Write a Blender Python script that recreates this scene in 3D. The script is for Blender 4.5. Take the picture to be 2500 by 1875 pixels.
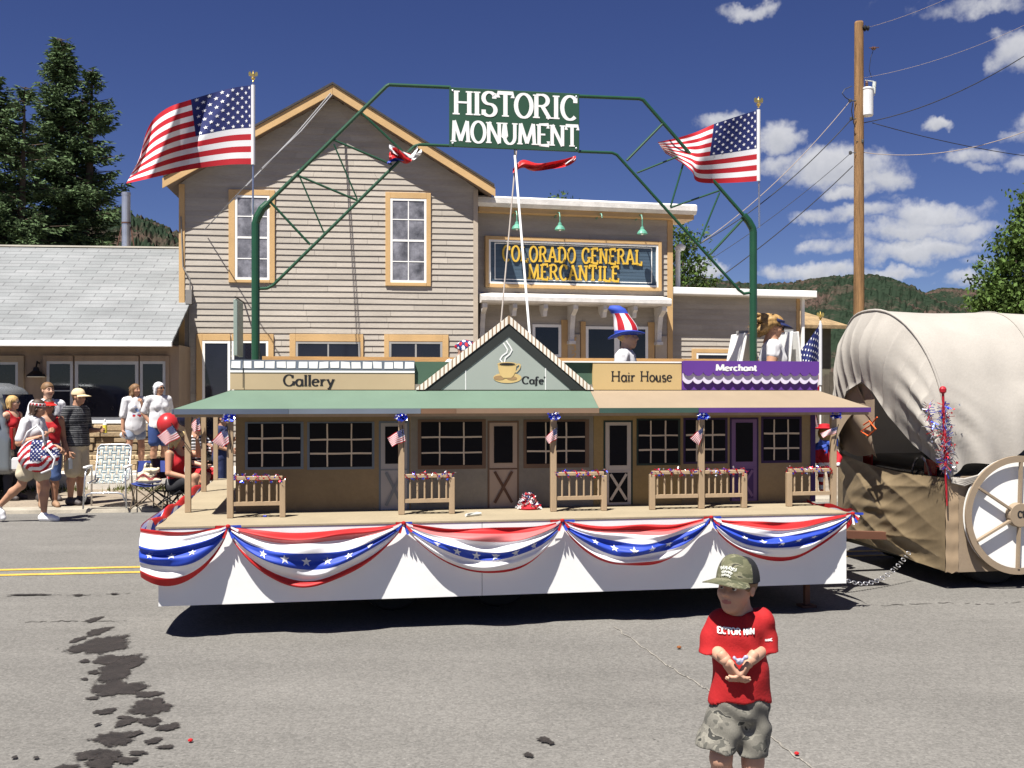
import bpy, math, random
import numpy as np
from math import sin, cos, pi, radians, sqrt, atan2
from mathutils import Vector, Matrix
from mathutils.bvhtree import BVHTree

for o in list(bpy.data.objects):
    bpy.data.objects.remove(o)
SC = bpy.context.scene
COL = SC.collection
random.seed(7)

# ------------------------------------------------------------------ camera
F_PX, CX, HY, CAMH = 2600.0, 1250.0, 960.0, 1.7      # focal length, centre column, horizon row of the 2500 px photograph
cam_d = bpy.data.cameras.new('camera')
cam_d.sensor_width = 36.0
cam_d.lens = 36.0 * F_PX / 2500.0
cam_d.shift_y = (HY - 937.5) / 2500.0
cam_d.clip_start = 0.1
cam_d.clip_end = 20000
cam = bpy.data.objects.new('camera', cam_d)
COL.objects.link(cam)
cam.location = (0, 0, CAMH)
cam.rotation_euler = (pi / 2, 0, 0)
SC.camera = cam
SC.render.resolution_x, SC.render.resolution_y = 1024, 768

# ------------------------------------------------------------------ exposure, sun, sky
SC.view_settings.view_transform = 'Standard'
SC.view_settings.look = 'None'
SC.view_settings.exposure = 1.22
SC.view_settings.gamma = 1.0
SUN_EL, SUN_AZ = radians(63), radians(30)            # elevation; azimuth to the left of straight behind the camera
sun_d = bpy.data.lights.new('sun', 'SUN')
sun_d.energy = 4.6
sun_d.angle = radians(0.5)
sun_d.color = (1.0, 0.955, 0.88)
sun = bpy.data.objects.new('sun', sun_d)
COL.objects.link(sun)
to_sun = Vector((-sin(SUN_AZ) * cos(SUN_EL), -cos(SUN_AZ) * cos(SUN_EL), sin(SUN_EL)))
sun.rotation_euler = to_sun.to_track_quat('Z', 'Y').to_euler()
sun.location = (-10, -20, 40)

world = bpy.data.worlds.new('World')
SC.world = world
world.use_nodes = True

def nd(nt, t, ins=None, **props):
    n = nt.nodes.new(t)
    for k, v in props.items():
        setattr(n, k, v)
    for k, v in (ins or {}).items():
        s = n.inputs[k]
        if hasattr(v, 'is_output'):
            nt.links.new(v, s)
        else:
            s.default_value = v
    return n

def mth(nt, op, a, b=None, c=None, clamp=False):
    n = nt.nodes.new('ShaderNodeMath')
    n.operation = op
    n.use_clamp = clamp
    for i, v in enumerate((a, b, c)):
        if v is None:
            continue
        if hasattr(v, 'is_output'):
            nt.links.new(v, n.inputs[i])
        else:
            n.inputs[i].default_value = v
    return n.outputs[0]

def mixc(nt, fac, a, b, mode='MIX'):
    n = nt.nodes.new('ShaderNodeMix')
    n.data_type = 'RGBA'
    n.blend_type = mode
    for s, v in ((n.inputs[0], fac), (n.inputs[6], a), (n.inputs[7], b)):
        if hasattr(v, 'is_output'):
            nt.links.new(v, s)
        else:
            s.default_value = v if not isinstance(v, tuple) else (*v[:3], 1)
    return n.outputs[2]

def build_world():
    nt = world.node_tree
    nt.nodes.clear()
    sky = nd(nt, 'ShaderNodeTexSky')
    sky.sky_type = 'NISHITA'
    sky.sun_disc = False
    sky.sun_elevation = SUN_EL
    sky.sun_rotation = math.atan2(to_sun.x, to_sun.y)
    sky.altitude = 2400
    sky.air_density = 0.9
    sky.dust_density = 0.25
    sky.ozone_density = 3.0
    blue = nd(nt, 'ShaderNodeHueSaturation', {'Color': sky.outputs[0], 'Saturation': 1.15, 'Value': 0.62, 'Hue': 0.523}).outputs[0]
    tc = nd(nt, 'ShaderNodeTexCoord').outputs['Generated']
    sp = nd(nt, 'ShaderNodeSeparateXYZ', {0: tc})
    # clouds live on the far sky: each a soft patch about one azimuth and elevation, broken up by noise
    nz = nd(nt, 'ShaderNodeTexNoise', {'Vector': tc, 'Scale': 22.0, 'Detail': 7.0, 'Roughness': 0.6})
    nz2 = nd(nt, 'ShaderNodeTexNoise', {'Vector': tc, 'Scale': 60.0, 'Detail': 5.0, 'Roughness': 0.6})
    wz = nd(nt, 'ShaderNodeTexNoise', {'Vector': tc, 'Scale': 34.0, 'Detail': 4.0, 'Roughness': 0.6})
    wsep = nd(nt, 'ShaderNodeSeparateColor', {0: wz.outputs['Color']})
    az = mth(nt, 'ADD', mth(nt, 'ARCTAN2', sp.outputs[0], sp.outputs[1]), mth(nt, 'MULTIPLY', mth(nt, 'SUBTRACT', wsep.outputs[0], .5), .050))
    el = mth(nt, 'ADD', mth(nt, 'ARCSINE', sp.outputs[2]), mth(nt, 'MULTIPLY', mth(nt, 'SUBTRACT', wsep.outputs[1], .5), .030))
    dens = None
    under = None
    patches = [  # px, py, half width, half height, strength
        (1835, 24, 58, 20, .80), (2330, 15, 95, 28, .62), (2440, 10, 70, 20, .75), (2480, 120, 62, 42, 1.0), (2105, 12, 40, 14, .35),
        (1905, 335, 58, 38, 1.0), (1745, 300, 80, 26, .75), (1905, 398, 62, 26, .8),
        (2055, 405, 140, 48, 1.1), (2150, 440, 90, 36, 1.0), (2085, 470, 75, 20, 1.0), (2170, 492, 46, 14, .5),
        (2298, 302, 42, 17, .95), (2385, 380, 78, 22, .85), (2480, 395, 48, 22, .85), (2390, 410, 40, 14, .7),
        (2080, 522, 140, 22, .95), (2270, 525, 130, 30, .95), (2200, 560, 170, 30, .95), (2340, 568, 80, 30, .9),
        (2060, 600, 110, 22, .9), (2240, 610, 150, 28, .95), (2000, 665, 130, 26, 1.05), (2170, 662, 100, 14, .8),
        (1720, 655, 60, 26, 1.0), (2370, 685, 70, 20, .9), (2440, 640, 90, 16, .6), (1560, 660, 60, 18, .6),
        (760, 78, 70, 16, .22), (90, 150, 260, 36, .16), (350, 120, 300, 50, .10), (2470, 330, 40, 12, .5),
        (2700, 300, 160, 50, 1), (2900, 520, 180, 60, 1), (-300, 420, 160, 40, .8), (3300, 420, 200, 70, 1)]
    for (px, py, rx, ry, st) in patches:
        d = Vector(((px - CX) / F_PX, 1, (HY - py) / F_PX)).normalized()
        a0, e0 = math.atan2(d.x, d.y), math.asin(d.z)
        dx = mth(nt, 'MULTIPLY', mth(nt, 'SUBTRACT', az, a0), F_PX / rx / 1.35)
        dz0 = mth(nt, 'SUBTRACT', el, e0)
        dz = mth(nt, 'MULTIPLY', dz0, F_PX / ry / 1.35)
        r2 = mth(nt, 'ADD', mth(nt, 'MULTIPLY', dx, dx), mth(nt, 'MULTIPLY', dz, dz))
        g = mth(nt, 'MULTIPLY', mth(nt, 'SUBTRACT', 1.0, r2, clamp=True), st)
        dens = g if dens is None else mth(nt, 'MAXIMUM', dens, g)
        lo = mth(nt, 'MULTIPLY', g, mth(nt, 'SUBTRACT', 0.35, mth(nt, 'MULTIPLY', dz, 0.55), clamp=True))
        under = lo if under is None else mth(nt, 'MAXIMUM', under, lo)
    n1 = mth(nt, 'SUBTRACT', nz.outputs[0], 0.5)
    n2 = mth(nt, 'SUBTRACT', nz2.outputs[0], 0.5)
    brk = mth(nt, 'ADD', mth(nt, 'MULTIPLY', n1, 1.7), mth(nt, 'MULTIPLY', n2, 0.7))
    gate = mth(nt, 'MULTIPLY', dens, 3.0, clamp=True)
    fac = mth(nt, 'ADD', mth(nt, 'MULTIPLY', dens, 1.25), mth(nt, 'MULTIPLY', brk, gate))
    fac = nd(nt, 'ShaderNodeMapRange', {0: fac, 1: 0.36, 2: 1.22, 3: 0.0, 4: 0.90}, interpolation_type='SMOOTHSTEP').outputs[0]
    shade = nd(nt, 'ShaderNodeMapRange', {0: mth(nt, 'ADD', under, mth(nt, 'MULTIPLY', n2, 0.5)), 1: 0.1, 2: 0.75, 3: 0, 4: 0.75}).outputs[0]
    ccol = mixc(nt, shade, (6.2, 6.2, 6.4), (3.1, 3.3, 3.8))
    colr = mixc(nt, fac, blue, ccol)
    bg = nd(nt, 'ShaderNodeBackground', {'Color': colr, 'Strength': 0.052})
    nd(nt, 'ShaderNodeOutputWorld', {'Surface': bg.outputs[0]})
build_world()
# ------------------------------------------------------------------ colour and materials
def s2l(v):
    v /= 255.0
    return v / 12.92 if v <= 0.04045 else ((v + 0.055) / 1.055) ** 2.4

def C(r, g, b, k=1.0):
    return (s2l(r) * k, s2l(g) * k, s2l(b) * k)

MATS = {}
def mat(name, col, rough=0.75, var=0.12, vs=3.0, bump=0.0, bs=40.0, metal=0.0, spec=0.35, fine=0.0, fs=90.0, stretch=None,
        island=0.0, trans=0.0, back=None, sheen=0.0):
    """painted / cloth / wood surface: base colour broken by two scales of noise, small bump"""
    if name in MATS:
        return MATS[name]
    m = bpy.data.materials.new(name)
    m.use_nodes = True
    nt = m.node_tree
    b = nt.nodes['Principled BSDF']
    tc = nt.nodes.new('ShaderNodeTexCoord').outputs['Object']
    if stretch:
        mp = nd(nt, 'ShaderNodeMapping', {'Vector': tc, 'Scale': stretch})
        tc = mp.outputs[0]
    c = (*col, 1)
    n1 = nd(nt, 'ShaderNodeTexNoise', {'Vector': tc, 'Scale': vs, 'Detail': 5.0, 'Roughness': 0.6})
    f1 = nd(nt, 'ShaderNodeMapRange', {0: n1.outputs[0], 1: .3, 2: .7, 3: 1 - var, 4: 1 + var}).outputs[0]
    if fine:
        n2 = nd(nt, 'ShaderNodeTexNoise', {'Vector': tc, 'Scale': fs, 'Detail': 3.0, 'Roughness': 0.7})
        f2 = nd(nt, 'ShaderNodeMapRange', {0: n2.outputs[0], 1: .25, 2: .75, 3: 1 - fine, 4: 1 + fine}).outputs[0]
        f1 = mth(nt, 'MULTIPLY', f1, f2)
    if island:
        g = nt.nodes.new('ShaderNodeNewGeometry')
        f3 = nd(nt, 'ShaderNodeMapRange', {0: g.outputs['Random Per Island'], 1: 0, 2: 1, 3: 1 - island, 4: 1 + island}).outputs[0]
        f1 = mth(nt, 'MULTIPLY', f1, f3)
    sc = nd(nt, 'ShaderNodeVectorMath', {0: c[:3]}, operation='SCALE')
    nt.links.new(f1, sc.inputs['Scale'])
    nt.links.new(sc.outputs[0], b.inputs['Base Color'])
    b.inputs['Roughness'].default_value = rough
    b.inputs['Metallic'].default_value = metal
    b.inputs['Specular IOR Level'].default_value = spec
    if bump:
        nb = nd(nt, 'ShaderNodeTexNoise', {'Vector': tc, 'Scale': bs, 'Detail': 4.0, 'Roughness': 0.6})
        bp = nd(nt, 'ShaderNodeBump', {'Height': nb.outputs[0], 'Strength': min(1, bump), 'Distance': 0.02})
        nt.links.new(bp.outputs[0], b.inputs['Normal'])
    if trans:
        out = nt.nodes['Material Output']
        tr = nd(nt, 'ShaderNodeBsdfTranslucent')
        nt.links.new(sc.outputs[0], tr.inputs['Color'])
        mx = nd(nt, 'ShaderNodeMixShader', {0: trans, 1: b.outputs[0], 2: tr.outputs[0]})
        nt.links.new(mx.outputs[0], out.inputs['Surface'])
    MATS[name] = m
    return m

def glassy(name, col, rough=0.05, spec=0.5):
    return mat(name, col, rough=rough, var=.25, vs=1.5, spec=spec)

# ------------------------------------------------------------------ mesh builder
class MB:
    def __init__(s):
        s.v, s.f, s.m = [], [], []
    def add(s, vs, fs, mi=0):
        o = len(s.v)
        s.v += [tuple(v) for v in vs]
        for f in fs:
            s.f.append([i + o for i in f])
            s.m.append(mi)
        return s
    def quad(s, a, b, c, d, mi=0):
        return s.add([a, b, c, d], [(0, 1, 2, 3)], mi)
    def box(s, x0, x1, y0, y1, z0, z1, mi=0, M=None):
        vs = [Vector((x, y, z)) for z in (z0, z1) for y in (y0, y1) for x in (x0, x1)]
        if M is not None:
            vs = [M @ v for v in vs]
        return s.add(vs, [(0, 2, 3, 1), (4, 5, 7, 6), (0, 1, 5, 4), (2, 6, 7, 3), (0, 4, 6, 2), (1, 3, 7, 5)], mi)
    def prism(s, poly, w0, w1, mi=0, mode='uz'):
        """polygon in (u,z) extruded along w (mode uz), in (w,z) along u (mode wz) or in (u,w) along z (mode uw)"""
        n = len(poly)
        def P(p, w):
            return (p[0], w, p[1]) if mode == 'uz' else ((w, p[0], p[1]) if mode == 'wz' else (p[0], p[1], w))
        vs = [P(p, w0) for p in poly] + [P(p, w1) for p in poly]
        fs = [tuple(range(n)), tuple(range(2 * n - 1, n - 1, -1))]
        fs += [(i, i + n, (i + 1) % n + n, (i + 1) % n) for i in range(n)]
        return s.add(vs, fs, mi)
    def bar(s, a, b, wx, wy, mi=0, up=(0, 0, 1)):
        a, b = Vector(a), Vector(b)
        d = (b - a).normalized()
        x = d.cross(Vector(up))
        if x.length < 1e-4:
            x = d.cross(Vector((0, 1, 0)))
        x.normalize()
        y = x.cross(d)
        vs = []
        for p in (a, b):
            for i, j in ((-1, -1), (1, -1), (1, 1), (-1, 1)):
                vs.append(p + x * (i * wx / 2) + y * (j * wy / 2))
        return s.add(vs, [(0, 1, 2, 3), (7, 6, 5, 4)] + [(i, i + 4, (i + 1) % 4 + 4, (i + 1) % 4) for i in range(4)], mi)
    def tube(s, pts, r, n=8, mi=0, caps=True, closed=False):
        pts = [Vector(p) for p in pts]
        k = len(pts)
        rs = r if isinstance(r, (list, tuple)) else [r] * k
        vs = []
        prev = None
        for i, p in enumerate(pts):
            if closed:
                t = pts[(i + 1) % k] - pts[i - 1]
            else:
                t = pts[min(i + 1, k - 1)] - pts[max(i - 1, 0)]
            if t.length < 1e-9:
                t = Vector((0, 0, 1))
            t.normalize()
            if prev is None:
                x = t.cross(Vector((0, 0, 1)))
                if x.length < 1e-3:
                    x = t.cross(Vector((0, 1, 0)))
            else:
                x = prev - t * prev.dot(t)
            x.normalize()
            prev = x
            y = t.cross(x)
            for j in range(n):
                a = 2 * pi * j / n
                vs.append(p + (x * cos(a) + y * sin(a)) * rs[i])
        fs = []
        for i in range(k if closed else k - 1):
            for j in range(n):
                a, b = i * n + j, i * n + (j + 1) % n
                c, d = ((i + 1) % k) * n + (j + 1) % n, ((i + 1) % k) * n + j
                fs.append((a, b, c, d))
        if caps and not closed:
            fs.append(tuple(range(n - 1, -1, -1)))
            fs.append(tuple(range((k - 1) * n, k * n)))
        return s.add(vs, fs, mi)
    def lathe(s, prof, c=(0, 0, 0), n=16, mi=0, axis='z', M=None):
        """profile of (r, h) spun round an axis"""
        vs = []
        for r, h in prof:
            for j in range(n):
                a = 2 * pi * j / n
                p = (r * cos(a), r * sin(a), h) if axis == 'z' else ((h, r * cos(a), r * sin(a)) if axis == 'x' else (r * cos(a), h, -r * sin(a)))
                p = Vector(p)
                if M is not None:
                    p = M @ p
                vs.append(p + Vector(c))
        fs = []
        for i in range(len(prof) - 1):
            for j in range(n):
                fs.append((i * n + j, i * n + (j + 1) % n, (i + 1) * n + (j + 1) % n, (i + 1) * n + j))
        fs.append(tuple(range(n - 1, -1, -1)))
        fs.append(tuple(range((len(prof) - 1) * n, len(prof) * n)))
        return s.add(vs, fs, mi)
    def grid(s, fn, nu, nv, mi=0):
        """fn(s,t) surface; mi may be a function of the cell (i,j)"""
        o = len(s.v)
        for i in range(nu + 1):
            for j in range(nv + 1):
                s.v.append(tuple(fn(i / nu, j / nv)))
        for i in range(nu):
            for j in range(nv):
                a = o + i * (nv + 1) + j
                s.f.append([a, a + nv + 1, a + nv + 2, a + 1])
                s.m.append(mi(i, j) if callable(mi) else mi)
        return s
    def merge(s, other, mi=None):
        o = len(s.v)
        s.v += other.v
        s.f += [[i + o for i in f] for f in other.f]
        s.m += other.m if mi is None else [mi] * len(other.f)
        return s
    def xf(s, M):
        s.v = [tuple(M @ Vector(v)) for v in s.v]
        return s

EMAT = {}
def thing(name, label, cat, loc=(0, 0, 0), rot=0.0, group=None):
    e = bpy.data.objects.new(name, None)
    e.empty_display_size = 0.2
    COL.objects.link(e)
    e.location = loc
    e.rotation_euler = (0, 0, rot)
    EMAT[e.name] = Matrix.Translation(Vector(loc)) @ Matrix.Rotation(rot, 4, 'Z')
    return tag(e, label, cat, group)

def tag(o, label=None, cat=None, group=None, kind=None):
    for k, v in (('label', label), ('category', cat), ('group', group), ('kind', kind)):
        if v:
            o[k] = v
    return o

def obj(name, mb, mats, parent=None, smooth=False, world=False, bevel=0.0, label=None, fix=False, sub=0):
    """one mesh object. parent: part of that thing, vertices in its frame (or in world space when world=True)"""
    me = bpy.data.meshes.new(name)
    vs = mb.v
    o = bpy.data.objects.new(name, me)
    if parent is not None and world:
        M = EMAT[parent.name].inverted()
        vs = [tuple(M @ Vector(v)) for v in vs]
    if parent is None:
        a = np.array(vs)
        c = (float((a[:, 0].min() + a[:, 0].max()) / 2), float((a[:, 1].min() + a[:, 1].max()) / 2), float(a[:, 2].min()))
        vs = [tuple(p) for p in (a - np.array(c))]
        o.location = c
        EMAT[o.name] = Matrix.Translation(Vector(c))
    else:
        o.parent = parent
        EMAT[o.name] = EMAT[parent.name]
    me.from_pydata(vs, [], mb.f)
    mats = mats if isinstance(mats, (list, tuple)) else [mats]
    for m in mats:
        me.materials.append(m)
    if len(mats) > 1:
        me.polygons.foreach_set('material_index', mb.m)
    if smooth:
        me.polygons.foreach_set('use_smooth', [True] * len(me.polygons))
    me.update()
    if fix:
        import bmesh
        bm = bmesh.new()
        bm.from_mesh(me)
        bmesh.ops.recalc_face_normals(bm, faces=bm.faces)
        bm.to_mesh(me)
        bm.free()
    COL.objects.link(o)
    if bevel:
        b = o.modifiers.new('bevel', 'BEVEL')
        b.width = bevel
        b.segments = 1
        b.limit_method = 'ANGLE'
    if sub:
        b = o.modifiers.new('subdivide', 'SUBSURF')
        b.levels = b.render_levels = sub
    if label:
        o['label'] = label
    return o

def struct(name, mb, mats, kind='structure', **k):
    o = obj(name, mb, mats, **k)
    o['kind'] = kind
    return o

def copy_tree(o, parent=None):
    c = o.copy()
    COL.objects.link(c)
    if parent is not None:
        c.parent = parent
    for ch in [x for x in COL.objects if x.parent == o]:
        copy_tree(ch, c)
    return c

# ------------------------------------------------------------------ upright planes: a place on a facade from a row and column of the photograph
class Plane:
    def __init__(s, x, y, yaw):
        s.x, s.y, s.yaw = x, y, yaw
        s.c, s.s = cos(yaw), sin(yaw)
    def at(s, px, py, w=0.0):
        k = (px - CX) / F_PX
        ox, oy = s.x - s.s * w, s.y + s.c * w
        # k*Y = ox + u c ; Y = oy + u s
        u = (k * oy - ox) / (s.c - k * s.s)
        Y = oy + u * s.s
        return u, CAMH - (py - HY) * Y / F_PX
    def u(s, px, w=0.0):
        return s.at(px, HY, w)[0]
    def W(s, u, w, z):
        return Vector((s.x + s.c * u - s.s * w, s.y + s.s * u + s.c * w, z))

def px_at(px, py, Y):
    return Vector(((px - CX) * Y / F_PX, Y, CAMH - (py - HY) * Y / F_PX))

def px_ground(px, py, z=0.0):
    Y = F_PX * (CAMH - z) / (py - HY)
    return Vector(((px - CX) * Y / F_PX, Y, z))

# ------------------------------------------------------------------ smooth solids from distance fields
class SDF:
    def __init__(s, lo, hi, vs):
        s.lo, s.vs = np.array(lo, float), vs
        s.n = [max(4, int(math.ceil((b - a) / vs))) for a, b in zip(lo, hi)]
        s.ax = [s.lo[i] + vs * np.arange(s.n[i]) for i in range(3)]
        s.D = np.full(s.n, 0.5, dtype=np.float32)
    def _sl(s, lo, hi):
        r = []
        for i in range(3):
            a = int(np.clip((lo[i] - s.lo[i]) / s.vs, 0, s.n[i]))
            b = int(np.clip((hi[i] - s.lo[i]) / s.vs + 2, 0, s.n[i]))
            if b <= a:
                return None, None
            r.append(slice(a, b))
        g = np.meshgrid(*[s.ax[i][r[i]] for i in range(3)], indexing='ij')
        return tuple(r), g
    def _op(s, sl, d, k, op):
        D = s.D[sl]
        if op == 'sub':
            a, b = -D, d
            h = np.maximum(k - np.abs(a - b), 0) / k if k else 0
            s.D[sl] = -(np.minimum(a, b) - (h * h * k / 4 if k else 0))
        else:
            h = np.maximum(k - np.abs(D - d), 0) / k if k else 0
            s.D[sl] = np.minimum(D, d) - (h * h * k / 4 if k else 0)
    def cone(s, a, b, ra, rb, k=0.02, op='add'):
        a, b = np.array(a, float), np.array(b, float)
        R = max(ra, rb) + k + 3 * s.vs
        sl, g = s._sl(np.minimum(a, b) - R, np.maximum(a, b) + R)
        if sl is None:
            return s
        d = b - a
        L2 = max(1e-9, float(d @ d))
        px, py, pz = g[0] - a[0], g[1] - a[1], g[2] - a[2]
        t = np.clip((px * d[0] + py * d[1] + pz * d[2]) / L2, 0, 1)
        q = np.sqrt((px - t * d[0]) ** 2 + (py - t * d[1]) ** 2 + (pz - t * d[2]) ** 2) - (ra + (rb - ra) * t)
        s._op(sl, q, k, op)
        return s
    def chain(s, pts, rs, k=0.02):
        for i in range(len(pts) - 1):
            s.cone(pts[i], pts[i + 1], rs[i], rs[i + 1], k)
        return s
    def ell(s, c, r, k=0.02, op='add', M=None):
        c = np.array(c, float)
        R = max(r) + k + 3 * s.vs
        sl, g = s._sl(c - R, c + R)
        if sl is None:
            return s
        p = [g[i] - c[i] for i in range(3)]
        if M is not None:
            A = np.array(M.to_3x3().transposed())
            p = [A[i, 0] * p[0] + A[i, 1] * p[1] + A[i, 2] * p[2] for i in range(3)]
        k0 = np.sqrt(sum((p[i] / r[i]) ** 2 for i in range(3)))
        k1 = np.sqrt(sum((p[i] / r[i] ** 2) ** 2 for i in range(3))) + 1e-6
        s._op(sl, k0 * (k0 - 1) / k1, k, op)
        return s
    def rbox(s, c, h, r, k=0.01, M=None, op='add'):
        c = np.array(c, float)
        R = sqrt(sum(x * x for x in h)) + k + 3 * s.vs
        sl, g = s._sl(c - R, c + R)
        if sl is None:
            return s
        p = [g[i] - c[i] for i in range(3)]
        if M is not None:
            A = np.array(M.to_3x3().transposed())
            p = [A[i, 0] * p[0] + A[i, 1] * p[1] + A[i, 2] * p[2] for i in range(3)]
        q = [np.abs(p[i]) - (h[i] - r) for i in range(3)]
        d = np.sqrt(sum(np.maximum(x, 0) ** 2 for x in q)) + np.minimum(np.maximum(np.maximum(q[0], q[1]), q[2]), 0) - r
        s._op(sl, d, k, op)
        return s
    def cut(s, n, d):
        """keep n.p < d"""
        g = np.meshgrid(*s.ax, indexing='ij')
        L = sqrt(sum(x * x for x in n))
        s.D = np.maximum(s.D, ((n[0] * g[0] + n[1] * g[1] + n[2] * g[2] - d) / L).astype(np.float32))
        return s
    def wrinkle(s, amp, freq, seed=0, vec=(1, 1, 1)):
        rnd = random.Random(seed)
        g = np.meshgrid(*s.ax, indexing='ij')
        t = 0
        for i in range(5):
            k = [rnd.uniform(-1, 1) * freq * vec[j] for j in range(3)]
            t = t + np.sin(k[0] * g[0] + k[1] * g[1] + k[2] * g[2] + rnd.uniform(0, 6.3) + 1.4 * t)
        s.D = s.D + (t * amp / 3).astype(np.float32)
        return s
    def mesh(s, mi=0):
        D = np.pad(s.D, 1, constant_values=0.5)
        I = D < 0
        nx, ny, nz = D.shape
        cs = [(i, j, k) for i in (0, 1) for j in (0, 1) for k in (0, 1)]
        cnt = sum(I[i:nx - 1 + i, j:ny - 1 + j, k:nz - 1 + k].astype(np.int8) for i, j, k in cs)
        act = (cnt > 0) & (cnt < 8)
        ids = np.argwhere(act)
        idx = np.full(act.shape, -1, dtype=np.int64)
        idx[act] = np.arange(len(ids))
        pos = np.zeros((len(ids), 3))
        num = np.zeros(len(ids))
        for a in cs:
            for ax in range(3):
                if a[ax]:
                    continue
                b = list(a)
                b[ax] = 1
                ia, ib = ids + np.array(a), ids + np.array(b)
                va, vb = D[ia[:, 0], ia[:, 1], ia[:, 2]], D[ib[:, 0], ib[:, 1], ib[:, 2]]
                m = (va < 0) != (vb < 0)
                t = np.where(m, va / np.where(m, va - vb, 1), 0)
                p = np.tile(np.array(a, float), (len(ids), 1))
                p[:, ax] += t
                pos += p * m[:, None]
                num += m
        pos = (pos / num[:, None] + ids - 1) * s.vs + s.lo
        faces = []
        for ax in range(3):
            sh = [slice(None)] * 3
            sh2 = [slice(None)] * 3
            sh[ax], sh2[ax] = slice(0, -1), slice(1, None)
            A, B = I[tuple(sh)], I[tuple(sh2)]
            e = np.argwhere(A != B)
            o1, o2 = (ax + 1) % 3, (ax + 2) % 3
            ok = (e[:, o1] > 0) & (e[:, o2] > 0) & (e[:, o1] < D.shape[o1] - 1) & (e[:, o2] < D.shape[o2] - 1)
            e = e[ok]
            fl = A[e[:, 0], e[:, 1], e[:, 2]]
            def cell(d1, d2):
                c = e.copy()
                c[:, o1] += d1
                c[:, o2] += d2
                return idx[c[:, 0], c[:, 1], c[:, 2]]
            q = np.stack([cell(-1, -1), cell(0, -1), cell(0, 0), cell(-1, 0)], 1)
            q = np.where(fl[:, None], q, q[:, ::-1])
            faces.append(q)
        q = np.concatenate(faces)
        mb = MB()
        mb.v = [tuple(p) for p in pos]
        mb.f = q.tolist()
        mb.m = [mi] * len(mb.f)
        return mb

# ------------------------------------------------------------------ lettering drawn as pen strokes
def arc(cx, cy, rx, ry, a0, a1, n=14):
    return [(cx + rx * cos(radians(a0 + (a1 - a0) * i / n)), cy + ry * sin(radians(a0 + (a1 - a0) * i / n))) for i in range(n + 1)]

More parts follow.
